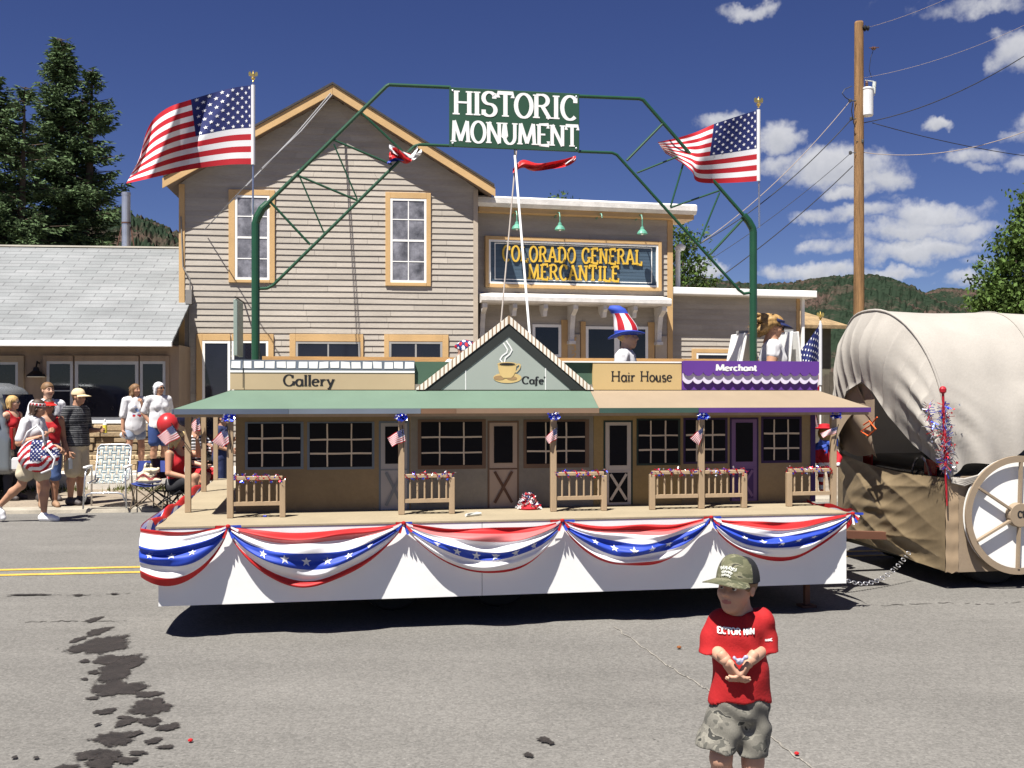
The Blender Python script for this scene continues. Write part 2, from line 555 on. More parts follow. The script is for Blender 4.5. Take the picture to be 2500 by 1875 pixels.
# glyph: advance width, strokes (points, feet) - feet: which ends carry a serif (0 none, 1 start, 2 end, 3 both)
GL = {
 'A': (.86, [([(.08, 0), (.40, 1)], 1), ([(.40, 1), (.76, 0)], 2), ([(.20, .34), (.63, .34)], 0)]),
 'C': (.78, [(arc(.42, .5, .34, .5, 48, 312, 22), 0), ([(.66, .72), (.66, .98)], 0)]),
 'D': (.84, [([(.14, 0), (.14, 1)], 3), ([(.14, 1), (.36, 1)] + arc(.36, .5, .36, .5, 90, -90, 18) + [(.14, 0)], 0)]),
 'E': (.74, [([(.14, 0), (.14, 1)], 3), ([(.14, 1), (.62, 1), (.62, .82)], 0), ([(.14, 0), (.64, 0), (.64, .2)], 0), ([(.14, .52), (.48, .52)], 0)]),
 'F': (.70, [([(.14, 0), (.14, 1)], 3), ([(.14, 1), (.62, 1), (.62, .82)], 0), ([(.14, .52), (.48, .52)], 0)]),
 'G': (.84, [(arc(.42, .5, .34, .5, 48, 340, 22), 0), ([(.74, .42), (.74, .05)], 1), ([(.66, .72), (.66, .98)], 0)]),
 'H': (.86, [([(.14, 0), (.14, 1)], 3), ([(.70, 0), (.70, 1)], 3), ([(.14, .52), (.70, .52)], 0)]),
 'I': (.42, [([(.2, 0), (.2, 1)], 3)]),
 'L': (.70, [([(.14, 0), (.14, 1)], 3), ([(.14, 0), (.62, 0), (.62, .22)], 0)]),
 'M': (1.04, [([(.12, 0), (.16, 1)], 1), ([(.16, 1), (.50, .06)], 0), ([(.50, .06), (.84, 1)], 0), ([(.84, 1), (.90, 0)], 2)]),
 'N': (.88, [([(.14, 0), (.14, 1)], 3), ([(.14, 1), (.70, 0)], 0), ([(.70, 0), (.70, 1)], 2)]),
 'O': (.86, [(arc(.42, .5, .34, .5, 0, 360, 26), 0)]),
 'R': (.84, [([(.14, 0), (.14, 1)], 3), ([(.14, 1), (.38, 1)] + arc(.38, .76, .26, .24, 90, -90, 12) + [(.14, .52)], 0), ([(.40, .52), (.72, 0)], 2)]),
 'S': (.70, [(arc(.34, .75, .25, .25, 35, 270, 14) + arc(.34, .25, .27, .25, 90, -145, 14), 0), ([(.56, .74), (.56, .97)], 0), ([(.10, .03), (.10, .26)], 0)]),
 'T': (.78, [([(.37, 0), (.37, 1)], 1), ([(.06, .80), (.06, 1), (.68, 1), (.68, .80)], 0)]),
 'U': (.86, [([(.14, 1), (.14, .34)] + arc(.41, .34, .27, .34, 180, 360, 14) + [(.68, 1)], 3)]),
 'a': (.60, [(arc(.28, .3, .21, .3, 20, 340, 18), 0), ([(.48, .6), (.48, .08), (.56, 0)], 0)]),
 'c': (.52, [(arc(.28, .3, .22, .3, 50, 310, 16), 0)]),
 'e': (.56, [([(.07, .32), (.47, .36)] + arc(.27, .3, .21, .3, 15, 315, 18), 0)]),
 'f': (.42, [([(.42, .95)] + arc(.27, .80, .12, .17, 60, 180, 8) + [(.14, -.16), (.02, -.24)], 0), ([(.0, .56), (.34, .56)], 0)]),
 'h': (.60, [([(.12, 0), (.12, 1)], 3), ([(.12, .38)] + arc(.30, .38, .17, .22, 180, 0, 10) + [(.47, 0)], 2)]),
 'i': (.28, [([(.12, 0), (.12, .6)], 3), ([(.10, .78), (.15, .84)], 0)]),
 'l': (.27, [([(.12, 0), (.12, 1)], 3)]),
 'n': (.60, [([(.12, 0), (.12, .6)], 3), ([(.12, .38)] + arc(.30, .38, .17, .22, 180, 0, 10) + [(.47, 0)], 2)]),
 'o': (.58, [(arc(.28, .3, .22, .3, 0, 360, 20), 0)]),
 'r': (.46, [([(.12, 0), (.12, .6)], 3), ([(.12, .36), (.24, .56), (.40, .56)], 0)]),
 's': (.48, [(arc(.23, .455, .15, .15, 40, 270, 10) + arc(.23, .15, .17, .155, 90, -150, 10), 0)]),
 't': (.42, [([(.16, .86), (.16, .12), (.24, .01), (.36, .05)], 0), ([(.02, .58), (.34, .58)], 0)]),
 'u': (.60, [([(.11, .6), (.11, .2)] + arc(.28, .2, .17, .2, 180, 360, 10) + [(.45, .6)], 0), ([(.45, .6), (.45, .06), (.54, 0)], 0)]),
 'y': (.56, [([(.08, .6), (.28, .05)], 1), ([(.48, .6), (.22, -.20), (.08, -.28)], 1)]),
 "'": (.16, [([(.06, 1.0), (.04, .84)], 0)]),
 '1': (.4, [([(.08, .8), (.22, 1), (.22, 0)], 2)]),
 '2': (.6, [(arc(.28, .74, .22, .26, 160, -40, 12) + [(.08, 0), (.54, 0)], 0)]),
 '3': (.6, [(arc(.26, .76, .20, .24, 150, -80, 12), 0), (arc(.26, .27, .23, .27, 80, -150, 14), 0)]),
 ' ': (.42, [])}

def ribbon(pts, tv, th):
    """outline quads of one pen stroke: tv thickness where it runs vertical, th where horizontal"""
    L, R = [], []
    n = len(pts)
    closed = n > 3 and (pts[0][0] - pts[-1][0]) ** 2 + (pts[0][1] - pts[-1][1]) ** 2 < 1e-6
    for i in range(n):
        if closed:
            a, b = pts[(i - 1) % (n - 1)], pts[(i + 1) % (n - 1)]
        else:
            a, b = pts[max(i - 1, 0)], pts[min(i + 1, n - 1)]
        dx, dy = b[0] - a[0], b[1] - a[1]
        l = sqrt(dx * dx + dy * dy) or 1
        dx, dy = dx / l, dy / l
        k = abs(dy)
        t = (th + (tv - th) * k) / 2
        if 0 < i < n - 1 and not closed:
            d1 = Vector((pts[i][0] - a[0], pts[i][1] - a[1]))
            d2 = Vector((b[0] - pts[i][0], b[1] - pts[i][1]))
            if d1.length and d2.length:
                cs = max(.5, cos(d1.angle(d2) / 2))
                t /= cs
        L.append((pts[i][0] - dy * t, pts[i][1] + dx * t))
        R.append((pts[i][0] + dy * t, pts[i][1] - dx * t))
    return L, R

def lettering(mb, text, width, height, place, tv=.16, th=.09, serif=.26, sh=.07, depth=0.0, mi=0, step=.0002, slant=0.0, space=0.0, fine=0.0):
    """text centred on (0,0) base line; place(x, z, out) gives the point; out grows towards the reader"""
    adv = sum(GL[c][0] + space for c in text)
    sx = width / adv
    x0 = -width / 2
    k = 0
    for c in text:
        w, strokes = GL[c]
        for pts, feet in strokes:
            if fine:
                q = [pts[0]]
                for a_, b_ in zip(pts[:-1], pts[1:]):
                    k_ = max(1, int(sqrt((a_[0] - b_[0]) ** 2 + (a_[1] - b_[1]) ** 2) / fine))
                    q += [(a_[0] + (b_[0] - a_[0]) * i / k_, a_[1] + (b_[1] - a_[1]) * i / k_) for i in range(1, k_ + 1)]
                pts = q
            parts = [ribbon(pts, tv, th)]
            ends = ([pts[0]] if feet & 1 else []) + ([pts[-1]] if feet & 2 else [])
            for (ex, ey) in ends:
                dy = sh / 2 if ey < .3 else -sh / 2
                parts.append(ribbon([(ex - serif / 2, ey + dy), (ex + serif / 2, ey + dy)], sh, sh))
            for L, R in parts:
                k += 1
                off = step * (k % 12) + depth
                def P(p, o):
                    return place(x0 + (p[0] + slant * p[1]) * sx, p[1] * height, o)
                for i in range(len(L) - 1):
                    q = [L[i], L[i + 1], R[i + 1], R[i]]
                    f = [P(p, off) for p in q]
                    if depth:
                        bk = [P(p, 0) for p in q]
                        mb.add(f + bk, [(0, 1, 2, 3), (0, 4, 5, 1), (2, 6, 7, 3), (1, 5, 6, 2), (3, 7, 4, 0)], mi)
                    else:
                        mb.add(f, [(0, 1, 2, 3)], mi)
        x0 += (w + space) * sx
    return mb

def star_pts(r, rot=0.0, inner=.40):
    return [((r if i % 2 == 0 else r * inner) * sin(rot + pi * i / 5), (r if i % 2 == 0 else r * inner) * cos(rot + pi * i / 5)) for i in range(10)]
# ================================================================== SETTING
def road_material():
    m = bpy.data.materials.new('old asphalt')
    m.use_nodes = True
    nt = m.node_tree
    b = nt.nodes['Principled BSDF']
    tc = nt.nodes.new('ShaderNodeTexCoord').outputs['Object']
    big = nd(nt, 'ShaderNodeTexNoise', {'Vector': tc, 'Scale': .55, 'Detail': 6.0, 'Roughness': .6})
    st = nd(nt, 'ShaderNodeMapping', {'Vector': tc, 'Scale': (.12, 1.6, 1), 'Rotation': (0, 0, radians(-8))})
    lanes = nd(nt, 'ShaderNodeTexNoise', {'Vector': st.outputs[0], 'Scale': 1.2, 'Detail': 4.0})
    grit = nd(nt, 'ShaderNodeTexNoise', {'Vector': tc, 'Scale': 70.0, 'Detail': 4.0, 'Roughness': .75})
    peb = nd(nt, 'ShaderNodeTexVoronoi', {'Vector': tc, 'Scale': 55.0})
    f = nd(nt, 'ShaderNodeMapRange', {0: big.outputs[0], 1: .3, 2: .7, 3: .90, 4: 1.10}).outputs[0]
    f = mth(nt, 'MULTIPLY', f, nd(nt, 'ShaderNodeMapRange', {0: lanes.outputs[0], 1: .3, 2: .7, 3: .90, 4: 1.08}).outputs[0])
    f = mth(nt, 'MULTIPLY', f, nd(nt, 'ShaderNodeMapRange', {0: grit.outputs[0], 1: .25, 2: .75, 3: .62, 4: 1.38}).outputs[0])
    f = mth(nt, 'MULTIPLY', f, nd(nt, 'ShaderNodeMapRange', {0: nd(nt, 'ShaderNodeSeparateColor', {0: peb.outputs['Color']}).outputs[0], 1: 0, 2: 1, 3: .84, 4: 1.16}).outputs[0])
    # lost chippings: little dark pits, thicker in some patches
    pit = nd(nt, 'ShaderNodeTexNoise', {'Vector': tc, 'Scale': 26.0, 'Detail': 2.0, 'Roughness': .6})
    where = nd(nt, 'ShaderNodeTexNoise', {'Vector': tc, 'Scale': .8, 'Detail': 2.0})
    thr = nd(nt, 'ShaderNodeMapRange', {0: where.outputs[0], 1: .42, 2: .65, 3: .80, 4: .66}).outputs[0]
    pf = mth(nt, 'MULTIPLY', mth(nt, 'SUBTRACT', pit.outputs[0], thr), 14.0, clamp=True)
    f = mth(nt, 'MULTIPLY', f, mth(nt, 'SUBTRACT', 1.0, mth(nt, 'MULTIPLY', pf, .6)))
    glint = nd(nt, 'ShaderNodeTexVoronoi', {'Vector': tc, 'Scale': 9.0})
    gl = mth(nt, 'LESS_THAN', glint.outputs['Distance'], .045)
    f = mth(nt, 'ADD', f, mth(nt, 'MULTIPLY', gl, .7))
    sc = nd(nt, 'ShaderNodeVectorMath', {0: (.142, .136, .126)}, operation='SCALE')
    nt.links.new(f, sc.inputs['Scale'])
    nt.links.new(sc.outputs[0], b.inputs['Base Color'])
    b.inputs['Roughness'].default_value = .88
    b.inputs['Specular IOR Level'].default_value = .25
    bp = nd(nt, 'ShaderNodeBump', {'Height': grit.outputs[0], 'Strength': .5, 'Distance': .006})
    nt.links.new(bp.outputs[0], b.inputs['Normal'])
    return m

m_earth = mat('dry earth', (.17, .135, .095), .95, .25, .8, .4, 20, fine=.3, fs=30)
g = MB()
g.quad((-4000, -200, -.03), (4000, -200, -.03), (4000, 6000, -.03), (-4000, 6000, -.03))
struct('ground', g, m_earth)

RP = Plane((180 - CX) / F_PX * 15.1, 15.1, radians(8))      # far kerb line
def toRP(p):
    d = Vector((p.x - RP.x, p.y - RP.y))
    return d.x * RP.c + d.y * RP.s, -d.x * RP.s + d.y * RP.c
r = MB()
nu, nw = 40, 12
def roadf(s, t):
    p = RP.W(-60 + 120 * s, -24 + 24 * t, 0)
    return p
r.grid(roadf, nu, nw)
road = struct('road', r, road_material())
m_yel = mat('worn yellow paint', (.50, .33, .06), .8, .25, 2.0, fine=.35, fs=60)
for py in (1388.5, 1401):
    w = toRP(px_ground(180, py))[1]
    l = MB()
    l.quad(RP.W(-60, w - .05, .005), RP.W(60, w - .05, .005), RP.W(60, w + .05, .005), RP.W(-60, w + .05, .005))
    obj('lane_line', l, m_yel, parent=road, world=True)

def blob(mb, c, rx, ry, z, seed, rough=.35, n=44, rot=0.0):
    rnd = random.Random(seed)
    ph = [rnd.uniform(0, 6.28) for _ in range(5)]
    vs = [(c.x, c.y, z)]
    for i in range(n):
        a = 2 * pi * i / n
        k = 1 + rough * (.45 * sin(2 * a + ph[0]) + .3 * sin(3 * a + ph[1]) + .25 * sin(5 * a + ph[2]) + .2 * sin(9 * a + ph[3]) + .16 * sin(15 * a + ph[4]))
        x, y = rx * k * cos(a), ry * k * sin(a)
        vs.append((c.x + x * cos(rot) - y * sin(rot), c.y + x * sin(rot) + y * cos(rot), z))
    mb.add(vs, [(0, 1 + i, 1 + (i + 1) % n) for i in range(n)])

m_stain = mat('oil soaked asphalt', (.022, .018, .016), .7, .35, 9.0, .4, 60, fine=.55, fs=70)
def soak(m):
    # the oil thins out through the grit towards the rim of each spot
    nt = m.node_tree
    at = nd(nt, 'ShaderNodeAttribute', attribute_name='rim').outputs['Fac']
    tc = nt.nodes.new('ShaderNodeTexCoord').outputs['Object']
    n = nd(nt, 'ShaderNodeTexNoise', {'Vector': tc, 'Scale': 28.0, 'Detail': 5.0, 'Roughness': .75}).outputs[0]
    f = mth(nt, 'MULTIPLY', mth(nt, 'ADD', mth(nt, 'SUBTRACT', .92, at), mth(nt, 'MULTIPLY', mth(nt, 'SUBTRACT', n, .5), 1.1)), 6.0, clamp=True)
    f = mth(nt, 'MULTIPLY', f, .96)
    bs = nt.nodes['Principled BSDF']
    tr = nd(nt, 'ShaderNodeBsdfTransparent')
    mx = nd(nt, 'ShaderNodeMixShader', {0: f, 1: tr.outputs[0], 2: bs.outputs[0]})
    nt.links.new(mx.outputs[0], nt.nodes['Material Output'].inputs['Surface'])
soak(m_stain)
zst = .006
for i, (px, py, wx, wy) in enumerate([(230, 1514, 30, 12), (240, 1543, 36, 24), (190, 1563, 26, 14), (248, 1576, 105, 50), (278, 1612, 86, 26), (292, 1634, 88, 60), (330, 1622, 42, 9),
        (288, 1682, 112, 40), (362, 1697, 58, 17), (366, 1728, 92, 40), (207, 1616, 27, 8), (228, 1643, 26, 10), (206, 1660, 18, 6), (227, 1707, 26, 8), (258, 1739, 44, 16),
        (308, 1765, 46, 20), (304, 1754, 34, 8), (367, 1764, 56, 20), (410, 1778, 46, 20), (280, 1806, 108, 30), (373, 1812, 40, 14), (403, 1827, 34, 10), (333, 1794, 24, 14),
        (226, 1845, 88, 24), (265, 1850, 70, 22), (305, 1860, 52, 18), (335, 1842, 48, 9), (245, 1868, 80, 24), (160, 1878, 50, 16), (36, 1853, 14, 7), (88, 1854, 14, 7), (238, 1772, 13, 8), (70, 1454, 90, 4),
        (1330, 1810, 34, 12), (1290, 1847, 26, 10), (190, 1455, 24, 4), (280, 1452, 14, 4), (1345, 1818, 20, 6)]):
    p = px_ground(px, py)
    q = px_ground(px + wx / 2, py)
    rx = abs(q.x - p.x)
    ry = abs(px_ground(px, py - wy / 2).y - px_ground(px, py + wy / 2).y) / 2
    b = MB()
    zst += .00012
    blob(b, p, rx * 1.2, ry * 1.2, zst, i, .38)
    so_ = obj('oil_stain', b, m_stain, parent=road, world=True)
    at_ = so_.data.attributes.new('rim', 'FLOAT', 'POINT')
    at_.data.foreach_set('value', [0.0] + [1.0] * (len(b.v) - 1))
# light sealed crack running across the lane
m_crack = mat('pale sealed crack', (.215, .20, .175), .9, .3, 6.0, fine=.4, fs=60)
rnd = random.Random(3)
cp = [(1500, 1530), (1560, 1575), (1625, 1622), (1660, 1645), (1700, 1668), (1735, 1692), (1870, 1790), (1930, 1840), (1990, 1880), (2030, 1905)]
cp2 = []
for (a, b2) in zip(cp[:-1], cp[1:]):
    for k in range(8):
        t = k / 8
        cp2.append((a[0] + (b2[0] - a[0]) * t + rnd.uniform(-4, 4), a[1] + (b2[1] - a[1]) * t + rnd.uniform(-2, 2)))
ck = MB()
Ls = [px_ground(*p) for p in cp2]
for i in range(len(Ls) - 1):
    d = (Ls[i + 1] - Ls[i]).normalized()
    nn = Vector((-d.y, d.x, 0)) * (.003 + .004 * ((i * 37) % 5) / 5)
    n2 = Vector((-d.y, d.x, 0)) * (.003 + .004 * (((i + 1) * 37) % 5) / 5)
    zz = Vector((0, 0, .0045))
    ck.quad(Ls[i] - nn + zz, Ls[i + 1] - n2 + zz, Ls[i + 1] + n2 + zz, Ls[i] + nn + zz)
obj('crack', ck, m_crack, parent=road, world=True)
# crossing dark cracks, far to near
m_dcrack = mat('open crack', (.045, .04, .036), .95)
for pts in ([(0, 1458), (90, 1452), (210, 1454), (330, 1449)], [(60, 1520), (150, 1517), (230, 1519), (330, 1516)], [(2150, 1480), (2290, 1472), (2420, 1476), (2500, 1470)]):
    ck = MB()
    pp = []
    for (a, b2) in zip(pts[:-1], pts[1:]):
        for k in range(10):
            t = k / 10
            pp.append(px_ground(a[0] + (b2[0] - a[0]) * t, a[1] + (b2[1] - a[1]) * t + rnd.uniform(-1.5, 1.5)))
    for i in range(len(pp) - 1):
        if rnd.random() < .3:
            continue
        d = (pp[i + 1] - pp[i]).normalized()
        nn = Vector((-d.y, d.x, 0)) * rnd.uniform(.003, .009)
        zz = Vector((0, 0, .0042))
        ck.quad(pp[i] - nn + zz, pp[i + 1] - nn + zz, pp[i + 1] + nn + zz, pp[i] + nn + zz)
    obj('crack', ck, m_dcrack, parent=road, world=True)

# far side: kerb, gravel verge, raised concrete walk
m_kerb = mat('worn kerb concrete', (.30, .27, .22), .9, .2, 3, .3, 30, fine=.2)
k = MB()
prof = [(-.02, -.02), (0, .05), (.02, .065), (.28, .068), (.28, -.02)]
k.prism(prof, -60, 60, mode='wz')
k.v = [tuple(RP.W(u, w, z)) for (u, w, z) in k.v]
struct('kerb', k, m_kerb)
m_grav = mat('gravel verge', (.23, .19, .145), .95, .25, 1.4, .6, 35, fine=.4, fs=45)
g = MB()
rnd = random.Random(5)
g.grid(lambda s, t: RP.W(-60 + 120 * s, .28 + 60 * t * t, .06 + (.012 * sin(s * 700) * sin(t * 90) if t > 0 else 0)), 160, 30)
struct('verge', g, m_grav)

LP = Plane((300 - CX) / F_PX * 18.25, 18.25, radians(5))     # raised walk in front of the low shop
m_conc = mat('pale concrete', (.52, .49, .44), .85, .12, 2.0, .2, 30, fine=.1)
k = MB()
k.box(-9, 2.4, 0, 2.0, .04, .31)
k.v = [tuple(LP.W(*p)) for p in k.v]
struct('raised_pavement', k, m_conc, bevel=.015)
# grass along the foot of the raised walk
m_grass = mat('dry verge grass', (.11, .12, .035), .9, .3, 4, island=.5, trans=.2)
gr = MB()
for i in range(2600):
    u = rnd.uniform(-9, 2.6)
    if (math.sin(u * 3.1) + math.sin(u * 7.3 + 1)) < rnd.uniform(-1.6, .9):
        continue
    w = -abs(rnd.gauss(0, .28)) - .01
    p = LP.W(u, w, .06)
    h, a = rnd.uniform(.03, .13), rnd.uniform(0, 6.28)
    dx, dy = cos(a) * .012, sin(a) * .012
    lx, ly = rnd.uniform(-.04, .04), rnd.uniform(-.04, .04)
    gr.add([(p.x - dx, p.y - dy, p.z), (p.x + dx, p.y + dy, p.z), (p.x + lx, p.y + ly, p.z + h)], [(0, 1, 2)])
struct('verge_grass', gr, m_grass, kind='stuff')

# ------------------------------------------------------------------ wooded hills
def hill_mat():
    m = bpy.data.materials.new('wooded hillside')
    m.use_nodes = True
    nt = m.node_tree
    b = nt.nodes['Principled BSDF']
    tc = nt.nodes.new('ShaderNodeTexCoord').outputs['Object']
    n1 = nd(nt, 'ShaderNodeTexNoise', {'Vector': tc, 'Scale': .012, 'Detail': 4.0, 'Roughness': .55})
    n2 = nd(nt, 'ShaderNodeTexNoise', {'Vector': tc, 'Scale': .16, 'Detail': 4.0, 'Roughness': .7})
    v = nd(nt, 'ShaderNodeTexVoronoi', {'Vector': tc, 'Scale': .13})
    soil = nd(nt, 'ShaderNodeMapRange', {0: mth(nt, 'ADD', n1.outputs[0], mth(nt, 'MULTIPLY', n2.outputs[0], .3)), 1: .62, 2: .76, 3: 0, 4: 1}).outputs[0]
    c = mixc(nt, soil, (.020, .031, .020), (.075, .052, .043))
    tree = mth(nt, 'LESS_THAN', v.outputs['Distance'], .34)
    c = mixc(nt, mth(nt, 'MULTIPLY', tree, .75), c, (.012, .019, .012))
    nt.links.new(c, b.inputs['Base Color'])
    b.inputs['Roughness'].default_value = 1
    b.inputs['Specular IOR Level'].default_value = 0
    return m
HM = hill_mat()
def hill(Y, prof, depth, seed, mats):
    """ridge seen at the given rows of the photograph, falling towards us and away"""
    rnd = random.Random(seed)
    xs = [p[0] for p in prof]
    ys = [p[1] for p in prof]
    nx, ny = 260, 60
    ph = [(rnd.uniform(.01, .05), rnd.uniform(.01, .05), rnd.uniform(0, 6)) for _ in range(6)]
    nz = np.random.RandomState(seed)
    mb = MB()
    for i in range(nx + 1):
        px = xs[0] + (xs[-1] - xs[0]) * i / nx
        py = float(np.interp(px, xs, ys))
        X = (px - CX) / F_PX * Y
        Hh = (HY - py) / F_PX * Y
        for j in range(ny + 1):
            t = j / ny * 1.35
            y = Y - depth * (1 - t)
            k = max(0, 1 - abs(1 - t) ** 1.25)
            # spurs and gullies
            spur = sum(sin(X * a * 1.2 + y * b * .8 + c) for a, b, c in ph) / 6
            h = Hh * k * (1 + .16 * spur * (1 - k)) + Hh * .10 * spur * min(1, 4 * (1 - k)) * k
            h += nz.uniform(-1, 1) * 2.0 * (.4 + k)
            mb.v.append((X * (y / Y if t < 1 else 1), y, h - 2))
    for i in range(nx):
        for j in range(ny):
            a = i * (ny + 1) + j
            mb.f.append([a, a + ny + 1, a + ny + 2, a + 1])
            mb.m.append(0)
    return struct('hill', mb, mats)
hill(1500, [(1300, 930), (1500, 800), (1620, 700), (1690, 678), (1760, 680), (1850, 692), (1930, 690), (1985, 678), (2035, 670), (2080, 668), (2130, 670), (2180, 682), (2230, 700), (2262, 716), (2310, 735), (2400, 770), (2600, 860)], 900, 1, HM)
hill(2100, [(1900, 840), (2150, 760), (2255, 712), (2300, 700), (2345, 702), (2390, 706), (2440, 712), (2500, 715), (2600, 700), (2750, 720), (3000, 800), (3300, 900)], 1000, 2, HM)
hill(900, [(-400, 800), (0, 620), (150, 540), (260, 505), (330, 516), (370, 530), (440, 562), (520, 640), (700, 780), (900, 930)], 560, 4, HM)
# ================================================================== BUILDINGS
m_siding = mat('weathered taupe siding', (.365, .33, .285), .8, .14, 1.3, .15, 30, fine=.10, fs=25, stretch=(.5, 1, 3), island=.07)
m_orange = mat('ochre trim paint', (.50, .325, .15), .65, .10, 2.0, .1, 30, fine=.06)
m_beige = mat('taupe trim board', (.40, .34, .27), .75, .12, 2.0, .1, 30)
m_white = mat('white gloss paint', (.78, .78, .76), .5, .05, 2.0, .05, 30)
m_wwhite = mat('weathered white paint', (.62, .60, .57), .7, .16, 5.0, .2, 30, fine=.12)
m_glass = glassy('dark window glass', (.012, .012, .02), .06, .5)
m_dirtyglass = mat('dusty old window glass', (.16, .16, .18), .18, .7, 3.2, 0, 10, spec=.5, fine=.3, fs=14)
m_black = mat('black paint', (.012, .012, .013), .5, .2)
m_brownwall = mat('brown board wall', (.27, .205, .15), .85, .15, 1.5, .15, 30, fine=.1, stretch=(3, 1, .6))
m_dark = mat('dark room', (.008, .008, .010), .9)
m_alu = mat('galvanised pipe', (.62, .63, .66), .35, .12, 3, metal=.85)

def rect(PL, x0, y0, x1, y1, w=0.0):
    xm, ym = (x0 + x1) / 2, (y0 + y1) / 2
    return PL.u(x0, w), PL.u(x1, w), PL.at(xm, y1, w)[1], PL.at(xm, y0, w)[1]

def siding(mb, bounds, z0, z1, row=.12, w=0.0, seed=1, mi=0, lap=.022, wob=.004):
    """lapped boards; bounds(z) -> (u0,u1) of the wall at that height"""
    rnd = random.Random(seed)
    z = z0
    while z < z1 - .01:
        zt = min(z + row, z1)
        a, b = bounds(z), bounds(zt)
        if b[1] - b[0] < .02:
            b = ((a[0] + a[1]) / 2 - .01, (a[0] + a[1]) / 2 + .01)
        cuts = [0.0]
        while cuts[-1] < 1:
            cuts.append(min(1.0, cuts[-1] + rnd.uniform(.18, .45)))
        d0 = rnd.uniform(-wob, wob)
        for s0, s1 in zip(cuts[:-1], cuts[1:]):
            s1 -= .0008
            d1 = rnd.uniform(-wob, wob)
            p = []
            for s, d in ((s0, d0), (s1, d1)):
                ub, ut = a[0] + (a[1] - a[0]) * s, b[0] + (b[1] - b[0]) * s
                p.append(((ub, w - lap, z + d), (ub, w - .001, z + d + .004), (ut, w - .003, zt + .012)))
            mb.add([p[0][0], p[1][0], p[1][2], p[0][2]], [(0, 1, 2, 3)], mi)
            mb.add([p[0][1], p[1][1], p[1][0], p[0][0]], [(0, 1, 2, 3)], mi)
            d0 = d1
        z += row

def framebox(mb, r, t, w0, w1, mi=0, sides='lrtb'):
    u0, u1, z0, z1 = r
    if 'l' in sides: mb.box(u0, u0 + t, w0, w1, z0, z1, mi)
    if 'r' in sides: mb.box(u1 - t, u1, w0, w1, z0, z1, mi)
    if 't' in sides: mb.box(u0 + t, u1 - t, w0 + .001, w1, z1 - t, z1, mi)
    if 'b' in sides: mb.box(u0 + t, u1 - t, w0 + .001, w1, z0, z0 + t, mi)

def window(par, PL, trim, sash, cols=2, rows=4, mid=None, trimmat=None, glass=None, sashmat=None, st=.045, mt=.02, curtain=False, sides='lrtb', w=0.0, label=None, name='window'):
    rt = rect(PL, *trim, w - .05)
    rs = rect(PL, *sash, w - .04)
    mb = MB()
    u0, u1, z0, z1 = rt
    a0, a1, b0, b1 = rs
    e = .002
    if 'l' in sides: mb.box(u0, a0 - e, w - .055, w, z0, z1)
    if 'r' in sides: mb.box(a1 + e, u1, w - .055, w, z0, z1)
    if 't' in sides: mb.box(a0 - e, a1 + e, w - .053, w, b1 + e, z1)
    if 'b' in sides: mb.box(a0 - e, a1 + e, w - .060, w, z0, b0 - e)
    o = obj(name, mb, trimmat or m_orange, parent=par, bevel=.004, label=label)
    s = MB()
    framebox(s, rs, st, w - .048, w - .026)
    for i in range(1, cols):
        x = a0 + (a1 - a0) * i / cols
        s.box(x - mt / 2, x + mt / 2, w - .042, w - .030, b0 + st, b1 - st)
    for i in range(1, rows):
        z = b0 + (b1 - b0) * i / rows
        t = mt if not (mid and i == mid) else st * .9
        s.box(a0 + st, a1 - st, w - .0435, w - .029, z - t / 2, z + t / 2)
    obj('sash', s, sashmat or m_white, parent=o)
    p = MB()
    p.box(a0 + .005, a1 - .005, w - .036, w - .027, b0 + .005, b1 - .005)
    obj('pane', p, glass or m_glass, parent=o)
    return o

# ------------------------------------------------------------------ tall gabled house
HP = Plane((440 - CX) / F_PX * 21.2, 21.2, radians(7))
OV = .37
house = thing('gabled_house', 'tall taupe clapboard house with ochre trimmed gable roof behind the float', 'house', (HP.x, HP.y, .05), HP.yaw)
def hz(z):
    return z - .05
hu0, hu1 = HP.u(438), HP.u(1166)
pk = HP.at(812, 203, -OV)
el_ = HP.at(399, 430, -OV)
er_ = HP.at(1207, 452, -OV)
sl, sr = (pk[1] - el_[1]) / (pk[0] - el_[0]), (pk[1] - er_[1]) / (er_[0] - pk[0])
RT = .20   # roof build-up below the top line
def roofz(u):
    return pk[1] - (sl * (pk[0] - u) if u < pk[0] else sr * (u - pk[0]))
def hb(z):
    zt = z + RT
    a = max(hu0, pk[0] - (pk[1] - zt) / sl)
    b = min(hu1, pk[0] + (pk[1] - zt) / sr)
    return a, b
w = MB()
siding(w, hb, .1, pk[1] - RT - .02, .122, 0, 11, wob=.009)
# solid wall body behind the boards
w.prism([(hu0 + .002, 0), (hu1 - .002, 0), (hu1 - .002, roofz(hu1) - RT), (pk[0], pk[1] - RT), (hu0 + .002, roofz(hu0) - RT)], .002, 9.0)
w.v = [(a, b, hz(c)) for a, b, c in w.v]
obj('wall', w, m_siding, parent=house)
def hobj(name, mb, m, par=None, **k):
    mb.v = [(a, b, hz(c)) for a, b, c in mb.v]
    return obj(name, mb, m, parent=par or house, **k)
cb = MB()
cb.box(hu0 - .005, hu0 + .105, -.034, .06, .0, roofz(hu0) - RT - .02)
hobj('corner_board', cb, m_orange)
cb = MB()
cb.box(hu1 - .09, hu1 + .005, -.034, .06, .0, roofz(hu1) - RT - .02)
hobj('corner_board', cb, m_beige)
m_shing = mat('dark roof shingle', (.05, .045, .045), .9, .25, 4, .4, 20)
rf = MB()
for (ua, za, ub, zb) in ((el_[0], el_[1], pk[0], pk[1]), (pk[0], pk[1], er_[0], er_[1])):
    rf.prism([(ua, za - .025), (ub, zb - .025), (ub, zb + .02), (ua, za + .02)], -OV - .03, 9.4)
rfo = hobj('roof', rf, m_shing)
m_soff = mat('dark brown soffit', (.16, .115, .085), .85, .15)  # plain dark brown boards
